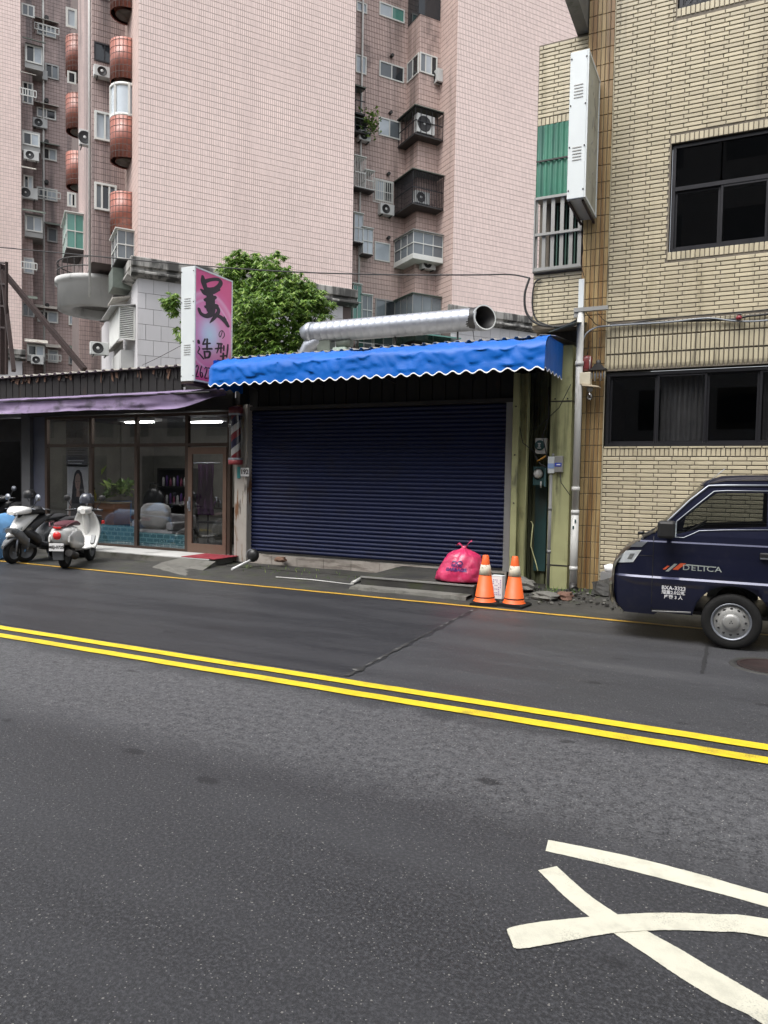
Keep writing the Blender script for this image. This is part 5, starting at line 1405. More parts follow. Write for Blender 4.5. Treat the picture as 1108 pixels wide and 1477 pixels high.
# woman portrait poster: flat shapes
o = thing('poster', 'portrait poster of a woman with long dark hair behind the first pane', 'poster', (-13.78,12.05,1.25))
MB().box(-.34,.34,0,.004,-.78,.72).build('sheet', mat('white_poster', (.42,.41,.41), .6), o)
def flat(name, pts, y, m): MB().add([(x,y,z) for x,z in pts],[tuple(range(len(pts)))]).build(name, m, o)
skin = mat('printed_skin', (.27,.18,.15), .6); dkp = mat('printed_black', (.02,.017,.02), .6)
flat('hair', [(-.16,-.15),(-.18,.1),(-.15,.32),(-.1,.52),(-.03,.6),(.06,.61),(.13,.54),(.17,.36),(.22,.1),(.26,-.15),(.24,-.5),(-.1,-.5)], -.002, dkp)
flat('shoulders', [(-.33,-.78),(-.3,-.35),(-.24,-.12),(-.1,.0),(.0,.02),(.0,.02),(.14,.0),(.27,-.15),(.32,-.4),(.33,-.78)], -.0015, skin)
flat('face', [(-.07,.45),(-.085,.33),(-.06,.2),(-.01,.12),(.03,.11),(.07,.18),(.1,.32),(.09,.45),(.04,.52),(-.02,.52)], -.003, skin)
flat('neck', [(-.03,.14),(-.04,-.02),(.07,-.02),(.06,.15)], -.0025, skin)
flat('top', [(-.24,-.78),(-.22,-.3),(-.14,-.06),(.0,-.16),(.16,-.06),(.24,-.3),(.27,-.78)], -.0035, dkp)
flat('hair_lock', [(-.15,.25),(-.1,.32),(-.1,.0),(-.06,-.4),(-.2,-.45),(-.2,-.1)], -.004, dkp); flat('hair_lock', [(.1,.35),(.17,.3),(.25,-.1),(.26,-.5),(.1,-.45),(.14,.0)], -.004, dkp)
for x in (-.035,.05): flat('eye', [(x-.022,.335),(x,.345),(x+.022,.335),(x,.327)], -.004, dkp)
flat('nose', [(.003,.3),(.015,.25),(-.008,.25)], -.004, mat('printed_shade', (.16,.1,.09), .6)); flat('mouth', [(-.025,.2),(.008,.21),(.04,.2),(.008,.188)], -.004, mat('printed_lips', (.2,.07,.07), .6))
# concrete ramp and red mat at the door
MB_r = MB(); 
rv = [(*(-9.912,10.311),.0),(*(-8.554,9.811),.0),(-8.85,10.55,.0),(-8.95,11.07,.125),(-9.85,11.07,.13),(-10.0,10.75,.07)]
o = tag(MB().add(rv+[(x,y,-.02) for x,y,z in rv],[(0,1,2,3,4,5),(0,6,7,1),(1,7,8,2),(2,8,9,3),(3,9,10,4),(4,10,11,5),(5,11,6,0)]).build('concrete_ramp', M_['concrete']), 'small sloping concrete ramp up to the salon door', 'ramp')
o = tag(MB().box(-9.85,-9.0,11.12,11.85,.151,.163).build('door_mat', M_['red_mat'], None, None, None, None, .004), 'red door mat in front of the salon glass door', 'door mat')
# neighbouring open shop at the far left
ns_ = thing('garage_shop', 'dark open fronted motorcycle workshop at the left edge', 'shop')
MB().box(-21,-15.52,16.0,16.2,0,3.1).box(-21,-20.9,12,15.99,0,3.1).build('wall', M_['room_dark'], ns_)
MB().box(-21,-15.4,11.2,15.99,-.02,.1).build('floor', M_['concrete_dark'], ns_)
MB().box(-20.0,-15.52,12.2,12.25,2.55,3.1).build('valance', mat('dim_valance', (.03,.028,.03), .8), ns_)
for i, (x, y, z) in enumerate(((-15.95,12.5,2.9),(-15.85,12.9,2.93),(-15.85,12.55,2.78))):
    o = thing('ceiling_light', ['upper left','right hand','lowest'][i]+' lit fluorescent lamp in the open shop at the left edge', 'lamp', (x,y,z-.12))
    MB().box(-.3,.3,-.06,.06,.02,.06).build('housing', M_['white_trim'], o); MB().box(-.28,.28,-.05,.05,-.02,.019).build('tube', M_['tube_on'], o)

# ================================================================== PURPLE AWNING over the salon
pa = thing('awning', 'sagging faded purple canvas awning over the salon front', 'awning')
XA0, XA1 = -20.0, -8.85; rows = []; NX = 200
for j in range(19):
    row = []
    for i in range(NX+1):
        x = XA0+(XA1-XA0)*i/NX
        k = max(0,min(1,(x+9.9)/1.05)); k = k*k*(3-2*k)      # right end rolls up
        if j < 8: u = j/7; y = 11.56-.66*u; z = 3.50-.13*u-.015*sin(u*pi)
        else: u = (j-8)/10; y = 10.9+.03*sin(u*pi)*1.5; z = 3.37-.30*u*(1-.62*k)
        n_ = nz.noise((x*.55,j*.2,0))*.05+nz.noise((x*1.7,j*.4,3))*.02
        if j >= 8: y += n_*1.5*u; z += .07*nz.noise((x*.35,1,8))*u+.015*nz.noise((x*3,j,8))
        y += .3*k*(j>6); z += .06*k*(j/18)
        row.append((x,y,z+n_*.4))
    rows.append(row)
MB().grid(rows).build('canvas', M_['purple'], pa)
MB().tube([(-20,10.93,3.345),(-9.0,10.93,3.345)],.025,8).build('front_rail', M_['dark_metal'], pa)
for x in (-19,-16,-12.9,-9.9): MB().beam((x,10.95,3.33),(x,11.6,3.3),.03,.03).build('arm', M_['dark_metal'], pa)
o = tag(MB().grid([[(-16.4-.7*i/12,11.2+.05*sin(i*1.7),z) for i in range(13)] for z in (2.4,3.0,3.2)]).build('hanging_cloth', mat('purple_cloth', (.09,.05,.12), .9)), 'dark purple cloth hanging at the left edge beside the lit lamps', 'cloth')

# ================================================================== PINK SALON SIGN
sg = thing('signboard', 'tall pink projecting salon signboard with black brush lettering', 'sign', (-9.41,10.95,3.58))
SH = 2.17; SW = 1.15                                     # face: y 0..SW, z 0..SH
MB().box(-.32,0,0,SW,0,SH).build('box', M_['white_metal'], sg, bev=.006)
mb = MB()
for y0,y1,z0,z1 in ((0,.03,0,SH),(SW-.03,SW,0,SH),(.03,SW-.03,0,.03),(.03,SW-.03,SH-.03,SH)): mb.box(.002,.018,y0,y1,z0,z1)
mb.build('face_frame', M_['white_metal'], sg)
def sign_mat():
    m, nt, p = newmat('pink_printed_sign')
    tc = nt.nodes.new('ShaderNodeTexCoord').outputs['Object']; s = nt.nodes.new('ShaderNodeSeparateXYZ'); nt.links.new(tc, s.inputs[0])
    dy = mth(nt, 'SUBTRACT', s.outputs[1], .45); dz = mth(nt, 'SUBTRACT', s.outputs[2], .95)
    r = mth(nt, 'SQRT', mth(nt, 'ADD', mth(nt, 'MULTIPLY', dy, dy), mth(nt, 'MULTIPLY', dz, dz)))
    c = ramp(nt, r, [(0,(.55,.72,.86)),(.2,(.62,.6,.8)),(.4,(.72,.3,.52)),(.62,(.75,.22,.46)),(.66,(.78,.42,.62)),(.70,(.74,.2,.42)),(.8,(.78,.36,.56)),(.86,(.72,.13,.33)),(1,(.7,.1,.27))])
    g = mth(nt, 'MULTIPLY', sstep(nt, mth(nt, 'ABSOLUTE', mth(nt, 'SUBTRACT', s.outputs[1], .5)), .1, .6), sstep(nt, mth(nt,'ABSOLUTE',dz), .5, .1))
    c = mixc(nt, mth(nt, 'MULTIPLY', g, .5), c, (.78,.33,.6))
    nt.links.new(c, p.inputs['Base Color']); p.inputs['Roughness'].default_value = .35; return m
MB().box(.002,.008,.028,SW-.028,.028,SH-.028).build('face_panel', sign_mat(), sg)
def sp(s, v, off): return Vector((.0095+off, s*SW, (1-v)*SH))
def SS(*pts): return [(p[0][0]*SW, p[0][1]*SH, p[1]/1340*SH*.9) for p in pts]
def spl(s, v, off): return Vector((.0095+off, s, SH-v))
M_['sign_ink'] = mat('black_violet_sign_ink', (.02,.008,.018), .4, obj=True)
chars = [
 [[((0.202,0.065),34),((0.222,0.108),70),((0.262,0.152),60)], [((0.235,0.11),50),((0.404,0.068),42),((0.598,0.039),46),((0.677,0.057),52),((0.6,0.107),55),((0.456,0.149),50),((0.275,0.166),55)],
  [((0.166,0.188),30),((0.264,0.2),75),((0.457,0.159),85),((0.613,0.125),50)], [((0.348,0.184),90),((0.406,0.231),105),((0.402,0.285),115),((0.397,0.339),100)],
  [((0.263,0.266),40),((0.412,0.238),80),((0.531,0.208),40)], [((0.283,0.324),40),((0.415,0.314),100),((0.577,0.28),45)],
  [((0.11,0.362),36),((0.156,0.396),46),((0.288,0.405),54),((0.418,0.371),70),((0.488,0.329),50)], [((0.487,0.306),36),((0.594,0.298),46),((0.612,0.331),46),((0.537,0.378),46),((0.455,0.421),34),((0.386,0.456),8)],
  [((0.489,0.371),44),((0.656,0.371),54),((0.799,0.398),62),((0.88,0.431),44)], [((0.763,0.353),8),((0.799,0.381),40)]],
 [[((0.725,0.492),9),((0.707,0.523),11),((0.668,0.554),12),((0.637,0.54),11),((0.659,0.509),10),((0.725,0.49),10),((0.777,0.507),11),((0.778,0.536),12),((0.731,0.562),8)]],
 [[((0.106,0.642),32),((0.112,0.658),36)], [((0.11,0.692),14),((0.129,0.71),18),((0.09,0.745),14),((0.144,0.759),20),((0.232,0.788),22)], [((0.269,0.612),22),((0.215,0.657),18)],
  [((0.215,0.662),22),((0.401,0.637),20)], [((0.325,0.606),24),((0.32,0.697),26)], [((0.211,0.704),20),((0.443,0.682),26)],
  [((0.251,0.722),22),((0.273,0.779),24)], [((0.259,0.725),20),((0.391,0.716),30),((0.37,0.762),28),((0.278,0.777),20)]],
 [[((0.592,0.621),22),((0.72,0.613),22)], [((0.543,0.672),20),((0.721,0.649),22)], [((0.634,0.618),22),((0.621,0.664),20),((0.579,0.708),14)], [((0.695,0.612),22),((0.687,0.695),20)],
  [((0.77,0.627),22),((0.768,0.668),20)], [((0.881,0.605),20),((0.872,0.657),22),((0.85,0.724),18)], [((0.677,0.729),20),((0.831,0.711),22)], [((0.757,0.697),26),((0.749,0.77),28)], [((0.601,0.773),20),((0.747,0.772),34),((0.887,0.762),20)]],
 [[((0.044,0.879),13),((0.075,0.859),13),((0.103,0.875),14),((0.081,0.916),14),((0.047,0.958),14),((0.107,0.956),14)]],
 [[((0.19,0.858),13),((0.152,0.907),14),((0.168,0.953),14),((0.209,0.949),14),((0.205,0.917),13),((0.164,0.919),12)]],
 [[((0.269,0.876),13),((0.296,0.858),13),((0.324,0.876),14),((0.299,0.916),14),((0.271,0.956),14),((0.333,0.954),14)]],
 [[((0.347,0.862),15),((0.43,0.866),15),((0.399,0.909),14),((0.379,0.956),14)]]]
for ch in chars:
    mb = MB()
    for i, st_ in enumerate(ch): brush(mb, SS(*st_), spl, 0, 5, i*.0005, 1.65)
    mb.build('lettering', M_['sign_ink'], sg)
for zc in (.5,1.38):
    for i in range(5): MB().box(-.24,-.08,-.006,.0,zc+i*.045,zc+i*.045+.01).build('louvre', M_['wframe_grey'], sg)
for x in (-.305,-.015):
    for z in (.1,.75,1.5,2.08): MB().ball((x,-.003,z),.011,n=8,k=4).build('screw', M_['dark_metal'], sg)
MB().box(-.31,-.01,.0,SW,-.05,-.004).build('base_rail', M_['rust'], sg)
MB().beam((-.3,.5,1.0),(-1.2,1.6,.5),.02,.02).build('stay', M_['rust'], sg)

# ================================================================== RUSTY STEEL FRAME on the left roof
sf = thing('steel_frame', 'rusty steel lattice frame with a long diagonal stay on the roof at the left edge', 'steel frame', (0,0,0))
def P14(p, y=14.0): return (p[0], y, p[1])
mb = MB().beam(P14((-19.035,7.671)),P14((-19.064,4.577)),.17,.17)
mb.build('upright', M_['rust'], sf)
MB().beam(P14((-18.277,7.553),13.6),P14((-18.304,4.486),13.6),.06,.06).build('upright', M_['rust'], sf)
for a_, b_ in (((-19.093,7.736),(-18.277,7.515)),((-19.099,7.151),(-18.282,6.951)),((-19.105,6.526),(-18.287,6.347)),((-19.111,5.918),(-18.293,5.76))):
    MB().beam(P14(a_),P14(b_,13.6),.05,.05).build('rung', M_['rust'], sf)
MB().beam(P14((-19.036,7.612)),P14((-17.475,4.484),13.2),.1,.1).build('stay', M_['rust'], sf)
MB().beam(P14((-19.007,7.512)),P14((-15.296,4.468),13.6),.12,.12).build('stay', M_['rust'], sf)

# ================================================================== DARK BLUE VAN (front half in view)
def van_paint():
    m, nt, p = newmat('dark_navy_car_paint')
    pos = nt.nodes.new('ShaderNodeNewGeometry').outputs['Position']
    c = ramp(nt, noise(nt, pos, 2, 3), [(.3,(.012,.0145,.04)),(.7,(.018,.021,.052))])
    d = mth(nt, 'MULTIPLY', sstep(nt, noise(nt, pos, 5, 5, .65), .5, .8), .12)
    nt.links.new(mixc(nt, d, c, (.12,.115,.11)), p.inputs['Base Color'])
    p.inputs['Roughness'].default_value = .32; p.inputs['Metallic'].default_value = .55
    p.inputs['Coat Weight'].default_value = .55; p.inputs['Coat Roughness'].default_value = .04; return m
M_['van'] = van_paint()
M_['chrome'] = mat('headlamp_white', (.72,.73,.74), .2, .0, .08, 6)
M_['lens'] = glass('clear_lens', (.85,.87,.88), .15)
van = thing('van', 'dark navy blue delivery van parked at the right edge of the view', 'van', (0,8.5,0))
VW = 1.6
def VY(pts): return pts
# lower body side: rows in z with outward offset (negative y is outward on the near side)
zs_ = [.30,.40,.55,.69,.712,.734,.80,.95,1.06,1.10,1.112,1.128,1.20]
yo_ = [.05,.012,.0,-.006,-.006,.012,.014,.022,.018,.016,.016,.032,.04]
def yoff(z):
    for (a,b,c,d) in zip(zs_[:-1],zs_[1:],yo_[:-1],yo_[1:]):
        if a <= z <= b: return c+(d-c)*(z-a)/(b-a)
    return yo_[-1] if z > 1 else yo_[0]
def front_x(z):            # side silhouette of the nose at the near edge
    pr = [(.30,-1.1),(.36,-1.17),(.45,-1.215),(.6,-1.225),(.8,-1.215),(.86,-1.19),(.95,-1.13),(1.03,-1.06),(1.10,-.98),(1.15,-.9),(1.22,-.80)]
    for (a,xa),(b,xb) in zip(pr[:-1],pr[1:]):
        if a <= z <= b: return xa+(xb-xa)*(z-a)/(b-a)
    return pr[-1][1]
AR = .385
def arch(x, cx):
    d = abs(x-cx); return .30+math.sqrt(AR*AR-d*d) if d < AR else 0
def side(mb, sgn):
    xs = sorted(set([-1.225+.02*i for i in range(12)]+[-.98+.04*i for i in range(105)]+[-AR,AR,2.4-AR,2.4+AR,3.15]))
    y0 = 0 if sgn < 0 else VW
    def pt(x, z):
        zz = max(.30,min(1.2,z)); xx = max(x, front_x(zz))
        corner = .07*max(0,(-.95-xx)/.28)**2
        off = yoff(zz)+corner
        return (xx, (off if sgn < 0 else VW-off), zz)
    cols = []
    for x in xs:
        lo = max(.30, arch(x,0), arch(x,2.4))
        if abs(x) < .75 and lo <= .30: lo = .33
        col = [pt(x, lo)]
        for z in zs_[1:]: col.append(pt(x, z) if z > lo+.004 else pt(x, lo))
        cols.append(col)
    for i0, i1 in ((0,4),(4,5),(5,10),(10,11),(11,12)):      # bands split at the pressed creases
        mb.grid([c[i0:i1+1] for c in cols], 0, True)
    # arch lips
    for cx_ in (0,2.4):
        a = []; b = []
        for i in range(25):
            t = pi*i/24; x = cx_-AR*cos(t); z = .30+AR*sin(t)
            o_ = yoff(max(.30,z)); yy = o_ if sgn < 0 else VW-o_
            a.append((x,yy,z)); b.append((x,yy+(.12 if sgn < 0 else -.12),z))
        mb.grid([a,b],0,True)
mb = MB(); side(mb,-1); side(mb,1)
# nose: loft the silhouette across the width with a bulge
prof = [(front_x(z),z) for z in [.30,.36,.45,.6,.8,.86,.95,1.03,1.10,1.15,1.22]]
rows = []
for k in range(13):
    v = k/12; yy = .05+(VW-.1)*v; bl_ = 1-(2*v-1)**2
    row = []
    for x, z in prof:
        e = yoff(z)+.02; row.append((x-.10*bl_*(1 if z < 1.1 else .5)-.0, e+.05*(1-0)*0+(VW-2*e)*v, z))
    rows.append(row)
mb.grid(rows,0,True)
# roof
rows = []
for x, z, e in ((-.31,1.755,.14),(-.26,1.785,.14),(-.15,1.81,.14),(.05,1.822,.14),(.4,1.828,.14),(1.5,1.83,.14),(2.9,1.82,.14),(3.1,1.78,.16)):
    row = []
    for k in range(15):
        v = k/14; c = abs(2*v-1); row.append((x-.08*(1-c*c)*(x<-.2), e+(VW-2*e)*v, z+.05*(1-c**4)*min(1,max(0,(x+.31)/.16))-.012*(c>.99)))
    rows.append(row)
mb.grid(rows,0,True)
mb.box(3.1,3.15,.06,VW-.06,.31,1.25)
body = mb.build('body', M_['van'], van)
# greenhouse side: A pillar, roof rail, B pillar; tumblehome leans inwards
def gy(z): return .04+.11*(z-1.2)/.6 if z > 1.2 else .04
def gside(sgn):
    mb = MB()
    def P(x, z, inn=0): 
        y = gy(z)+inn; return (x, y if sgn < 0 else VW-y, z)
    def ring(outer, inner):
        n = len(outer); mb.grid([[P(*p) for p in outer],[P(*p,.002) for p in inner],[P(*p,.03) for p in inner]],0,False,None,True)
    ring([(-.80,1.20),(-.66,1.36),(-.48,1.55),(-.30,1.755),(-.1,1.80),(.30,1.81),(.42,1.80),(.42,1.5),(.42,1.20),(0,1.20),(-.3,1.20),(-.6,1.20)],
         [(-.60,1.19),(-.565,1.345),(-.40,1.50),(-.205,1.665),(-.1,1.672),(.25,1.678),(.30,1.675),(.30,1.5),(.30,1.325),(-.0,1.30),(-.345,1.275),(-.51,1.185)])
    ring([(.43,1.20),(.43,1.80),(1.2,1.815),(2.9,1.81),(3.1,1.77),(3.12,1.20)],[(.50,1.33),(.50,1.675),(1.2,1.68),(2.8,1.68),(2.85,1.67),(2.9,1.33)])
    o = mb.build('pillar_frame', M_['van'], van)
    for poly in ([(-.60,1.19),(-.565,1.345),(-.40,1.50),(-.205,1.665),(-.1,1.672),(.25,1.678),(.30,1.675),(.30,1.5),(.30,1.325),(-.0,1.30),(-.345,1.275),(-.51,1.185)],[(.50,1.33),(.50,1.675),(1.2,1.68),(2.85,1.68),(2.9,1.33)]):
        MB().add([P(x,z,.022) for x,z in poly],[tuple(range(len(poly)))]).build('side_window', M_['vglass'], van)
    # bright trims
    q = MB().tube([P(*p,-.004) for p in [(-.62,1.28),(-.565,1.36),(-.40,1.515),(-.215,1.685),(-.1,1.695),(.42,1.70)]],.007,6); q.build('window_trim', M_['galv'], van)
    q = MB().tube([P(*p,-.006) for p in [(-.74,1.27),(-.62,1.40),(-.45,1.585),(-.27,1.745),(-.1,1.752),(.42,1.76)]],.012,6); q.build('rain_gutter', M_['galv'] if sgn < 0 else M_['van'], van)
    q = MB().tube([P(*p,-.003) for p in [(-.60,1.175),(-.50,1.172),(-.345,1.255),(-.1,1.275),(.42,1.30)]],.006,6); q.build('window_trim', M_['galv'], van)
M_['vglass'] = glass('tinted_car_glass', (.42,.44,.44), .05)
gside(-1); gside(1)
# windscreen
rows = []
for k in range(9):
    v = k/8; bl_ = .08*(1-(2*v-1)**2); row = []
    for x, z in ((-.80,1.215),(-.55,1.48),(-.30,1.752)):
        e = gy(z)+.02; row.append((x-bl_,e+(VW-2*e)*v,z))
    rows.append(row)
MB().grid(rows).build('windscreen', M_['vglass'], van)
MB().grid([[(x-.004-.08*(1-(2*k/12-1)**2),gy(z)+.02+(VW-2*gy(z)-.04)*k/12,z+.004) for k in range(13)] for x,z in ((-.80,1.215),(-.91,1.15))],0,True).build('cowl', M_['black'], van)
mb = MB().tube([(-.92,.25,1.19),(-.86,.35,1.21),(-.66,.62,1.40)],.008,6).tube([(-.93,.2,1.2),(-.99,.22,1.19)],.02,6); mb.build('wiper', M_['black'], van)
MB().tube([(-.30,.2,1.76),(-.12,.17,1.93)],.004,5).build('aerial', M_['galv'], van)
# floor, bulkhead, inner roof, dashboard, seats, steering wheel
MB().box(-1.05,3.05,.16,VW-.16,.32,.36).build('underbody', M_['black'], van)
MB().box(-.95,-.55,.1,VW-.1,.9,1.16).build('dashboard', M_['black'], van, bev=.03)
for y in (.42,1.18):
    s_ = MB().box(-.02,.42,y-.24,y+.24,.75,.92).build('seat', M_['dark_metal'], van, bev=.03)
    MB().prism([(.34,.9),(.46,.9),(.56,1.26),(.46,1.27)],y-.23,y+.23).build('backrest', M_['dark_metal'], s_)
    MB().box(.5,.58,y-.1,y+.1,1.29,1.42).build('headrest', M_['dark_metal'], s_, bev=.02)
mb = MB().lathe([(.165,-.012),(.18,0),(.165,.012),(.15,0),(.165,-.012)],24,0,Matrix.Translation((-.43,.42,1.25))@Matrix.Rotation(radians(-35),4,'Y'))
mb.tube([(-.43,.42,1.25),(-.62,.42,1.08)],.02,8).beam((-.43,.27,1.25),(-.43,.57,1.25),.02,.02); mb.build('steering_wheel', M_['black'], van)
# bumper lower lip, number: darker plastic edge, headlamps, indicator
mb = MB(); rows = []
for k in range(15):
    v = k/14; bl_ = 1-(2*v-1)**2; rows.append([(x-.10*bl_, .06+(VW-.12)*v, z) for x, z in ((-1.225,.62),(-1.25,.60),(-1.255,.42),(-1.2,.34))])
mb.grid(rows,0,True); mb.build('bumper', M_['van'], van)
for sgn in (-1,1):
    def hy(z, x): 
        o_ = yoff(z)+.07*max(0,(-.95-x)/.28)**2-.006
        return o_ if sgn < 0 else VW-o_
    lamp = [(-1.185,.855),(-1.01,.875),(-.925,1.015),(-1.095,1.0)]
    def lampgrid(poly, n=6, off=0):
        a,b,c,d = [Vector((p[0],p[1])) for p in poly]; rows = []
        for i in range(n+1):
            row = []
            for j in range(n+1):
                u,v = i/n,j/n; q = (a*(1-u)+b*u)*(1-v)+(d*(1-u)+c*u)*v
                x = max(q.x, front_x(q.y)-.004); row.append((x-.004-off, hy(q.y,x)+(-off if sgn < 0 else off), q.y))
            rows.append(row)
        return MB().grid(rows)
    h = lampgrid(lamp).build('headlight', M_['chrome'], van)
    lampgrid([(-1.075,.905),(-1.025,.908),(-.99,.975),(-1.04,.968)],5,.003).build('reflector', M_['wframe_grey'], h)
    lampgrid(lamp,6,.007).build('lens', M_['lens'], h)
    # bonnet edge: bright metal strip laid on as its highlight
    lampgrid([(-1.06,1.045),(-.92,1.05),(-.86,1.115),(-.99,1.105)],5,.002).build('hood_highlight_strip', M_['galv'], van)
# front wheel and rear wheel
def wheel(x, y, flip):
    S = Matrix.Translation((x,y,.298)) @ Matrix.Rotation(pi/2 if not flip else -pi/2,4,'X')
    w_ = MB().lathe([(.185,.0),(.20,.012),(.26,.016),(.285,.004),(.298,-.02),(.298,-.14),(.285,-.165),(.2,-.17)],48,0,S).build('wheel', M_['rubber'], van)
    MB().lathe([(.19,.004),(.2,.012),(.195,.017),(.182,.004),(.175,-.02)],48,0,S).build('rim_edge', M_['galv'], w_)
    MB().lathe([(.178,-.022),(.15,-.012),(.12,.005),(.085,.012),(.08,.012)],48,0,S).build('rim', M_['steelrim'], w_)
    MB().lathe([(.088,.012),(.086,.03),(.07,.043),(.03,.047),(0,.047)],32,0,S).build('hub_cap', M_['steelrim'], w_)
    for j in range(12):
        a = 2*pi*j/12
        MB().lathe([(0,.0),(.014,.0),(.015,-.006)],10,0,S@Matrix.Translation((.137*cos(a),.137*sin(a),.0))@Matrix.Rotation(-.35,4,Vector((-sin(a),cos(a),0)))).build('rim_hole', M_['black'], w_)
    for j in range(3):                                    # three diamond emblem
        a2 = pi/2+2*pi*j/3
        c = Vector((cos(a2),sin(a2),0)); n_ = Vector((-sin(a2),cos(a2),0))
        q = [c*.002+Vector((0,0,.0485)), c*.013+n_*.006+Vector((0,0,.0485)), c*.024+Vector((0,0,.0485)), c*.013-n_*.006+Vector((0,0,.0485))]
        MB().add([S@v for v in q],[(0,1,2,3)]).build('emblem', M_['dark_metal'], w_)
M_['steelrim'] = mat('silver_steel_wheel', (.36,.36,.35), .4, .5, .1, 20)
wheel(0,.03,False); wheel(2.4,.03,False); wheel(0,VW-.03,True); wheel(2.4,VW-.03,True)
MB().tube([(0,.2,.3),(0,VW-.2,.3)],.04,8).build('axle', M_['black'], van)
for x in (0,2.4): MB().lathe([(.4,0),(.4,.3)],24,0,Matrix.Translation((x,.44,.3))@Matrix.Rotation(pi/2,4,'X'),True,0,pi).build('wheel_arch', M_['black'], van)
# mirror
mr = MB().box(-.75,-.57,-.22,-.06,1.17,1.36).build('wing_mirror', M_['black'], van, bev=.03)
MB().beam((-.66,-.07,1.2),(-.64,.08,1.17),.05,.05).build('mirror_arm', M_['black'], mr)
MB().box(-.568,-.562,-.2,-.08,1.19,1.34).build('mirror_glass', M_['pane_sky'], mr)
# door seams, handle
def sidepoint(x, z, off=.0015): return (x, yoff(z)+.07*max(0,(-.95-x)/.28)**2-off, z)
sm_ = MB().tube([sidepoint(-.805,z) for z in (1.18,1.1,1.0,.85,.73,.7,.6,.45,.36)],.004,5)
sm_.tube([sidepoint(x,.36) for x in (-.80,-.6,-.4)],.004,5)
sm_.tube([sidepoint(.405,z) for z in (1.19,1.1,1.0,.85,.73)],.004,5); sm_.tube([sidepoint(x,.955) for x in (-1.05,-.95,-.81)],.003,5)
sm_.build('door_seam', M_['black'], van)
hd = MB().box(.245,.42,-.012,.02,.985,1.055).build('door_handle', M_['black'], van, bev=.012)
MB().box(.25,.42,-.016,-.0125,.99,1.002).build('handle_edge', M_['galv'], hd)
MB().tube([sidepoint(x,.34+.01*k,.0) for k,x in enumerate((-.8,-.6,-.4))],.012,6).build('sill_trim', M_['pvc_grey'], van)
# side decals
M_['dec_red'] = mat('orange_red_decal', (.55,.09,.035), .4); M_['dec_grey'] = mat('grey_decal', (.3,.33,.32), .4); M_['dec_white'] = mat('white_decal', (.6,.6,.62), .4)
def decal(pts, m, off): MB().add([sidepoint(x,z,off) for x,z in pts],[tuple(range(len(pts)))]).build('decal_stripe', m, van)
decal([(-.70,.815),(-.672,.815),(-.628,.858),(-.656,.858)], M_['dec_red'], .003)
decal([(-.672,.795),(-.638,.795),(-.548,.885),(-.582,.885)], M_['dec_grey'], .0035)
decal([(-.60,.82),(-.545,.82),(-.462,.895),(-.52,.895)], M_['dec_red'], .004)
decal([(-.46,.888),(-.16,.878),(-.17,.869),(-.475,.876)], M_['dec_grey'], .003)
me = text_mesh('DELICA',.082,.0,'LEFT',bold=.0006,space=1.18)
for v in me.vertices: v.co.x *= 1.25
me.materials.clear(); me.materials.append(M_['dec_grey']); me.transform(FRONT(-.50,.0125,.848)); link('lettering', me, van)
text('lettering','BXA-3323',.058,M_['dec_white'],van,FRONT(-.58,-.008,.615),ext=.0,bold=.0015)
text('lettering','總重2.0公噸',.047,M_['dec_white'],van,FRONT(-.58,-.006,.565),ext=.0,bold=.0012)
text('lettering','座乘 3 人',.047,M_['dec_white'],van,FRONT(-.58,-.004,.515),ext=.0,bold=.0012)

# ================================================================== SCOOTERS
def loft(secs, n=20, sq=.75):
    """secs: (x, zc, half width, half height) superellipse sections along x"""
    rows = []
    for x, zc, hw, hh in secs:
        row = []
        for j in range(n):
            a = 2*pi*j/n; c, s = cos(a), sin(a)
            row.append((x, hw*math.copysign(abs(c)**sq,c), zc+hh*math.copysign(abs(s)**sq,s)))
        rows.append(row)
    mb = MB().grid(rows,0,True,None,True)
    o = len(mb.v)-n*len(secs)
    mb.f += [tuple(o+j for j in range(n)), tuple(o+n*(len(secs)-1)+j for j in range(n))[::-1]]; mb.m += [0,0]; mb.s += [False,False]
    return mb
M_['scoot_white'] = mat('white_scooter_paint', (.68,.68,.66), .25, 0, .04, 3, obj=True, coat=.6)
M_['scoot_grey'] = mat('grey_scooter_plastic', (.14,.145,.15), .4, .2, .1, 4, obj=True)
M_['tail_red'] = mat('red_tail_lamp', (.6,.03,.03), .25, obj=True)
M_['maroon'] = mat('maroon_seat', (.10,.03,.04), .5, obj=True)
M_['seat_blk'] = mat('black_seat', (.018,.018,.02), .55, obj=True)
def sc_wheel(t, x, r, wd):
    S = Matrix.Translation((x,0,r)) @ Matrix.Rotation(pi/2,4,'X')
    w_ = MB().lathe([(r*.62,-wd*.45),(r*.8,-wd/2),(r*.95,-wd*.38),(r,0),(r*.95,wd*.38),(r*.8,wd/2),(r*.62,wd*.45)],32,0,S).build('wheel', M_['rubber'], t)
    MB().lathe([(r*.63,-wd*.42),(r*.6,-wd*.2),(r*.15,-wd*.3),(r*.15,wd*.3),(r*.6,wd*.2),(r*.63,wd*.42)],24,0,S).build('rim', M_['scoot_grey'], w_)
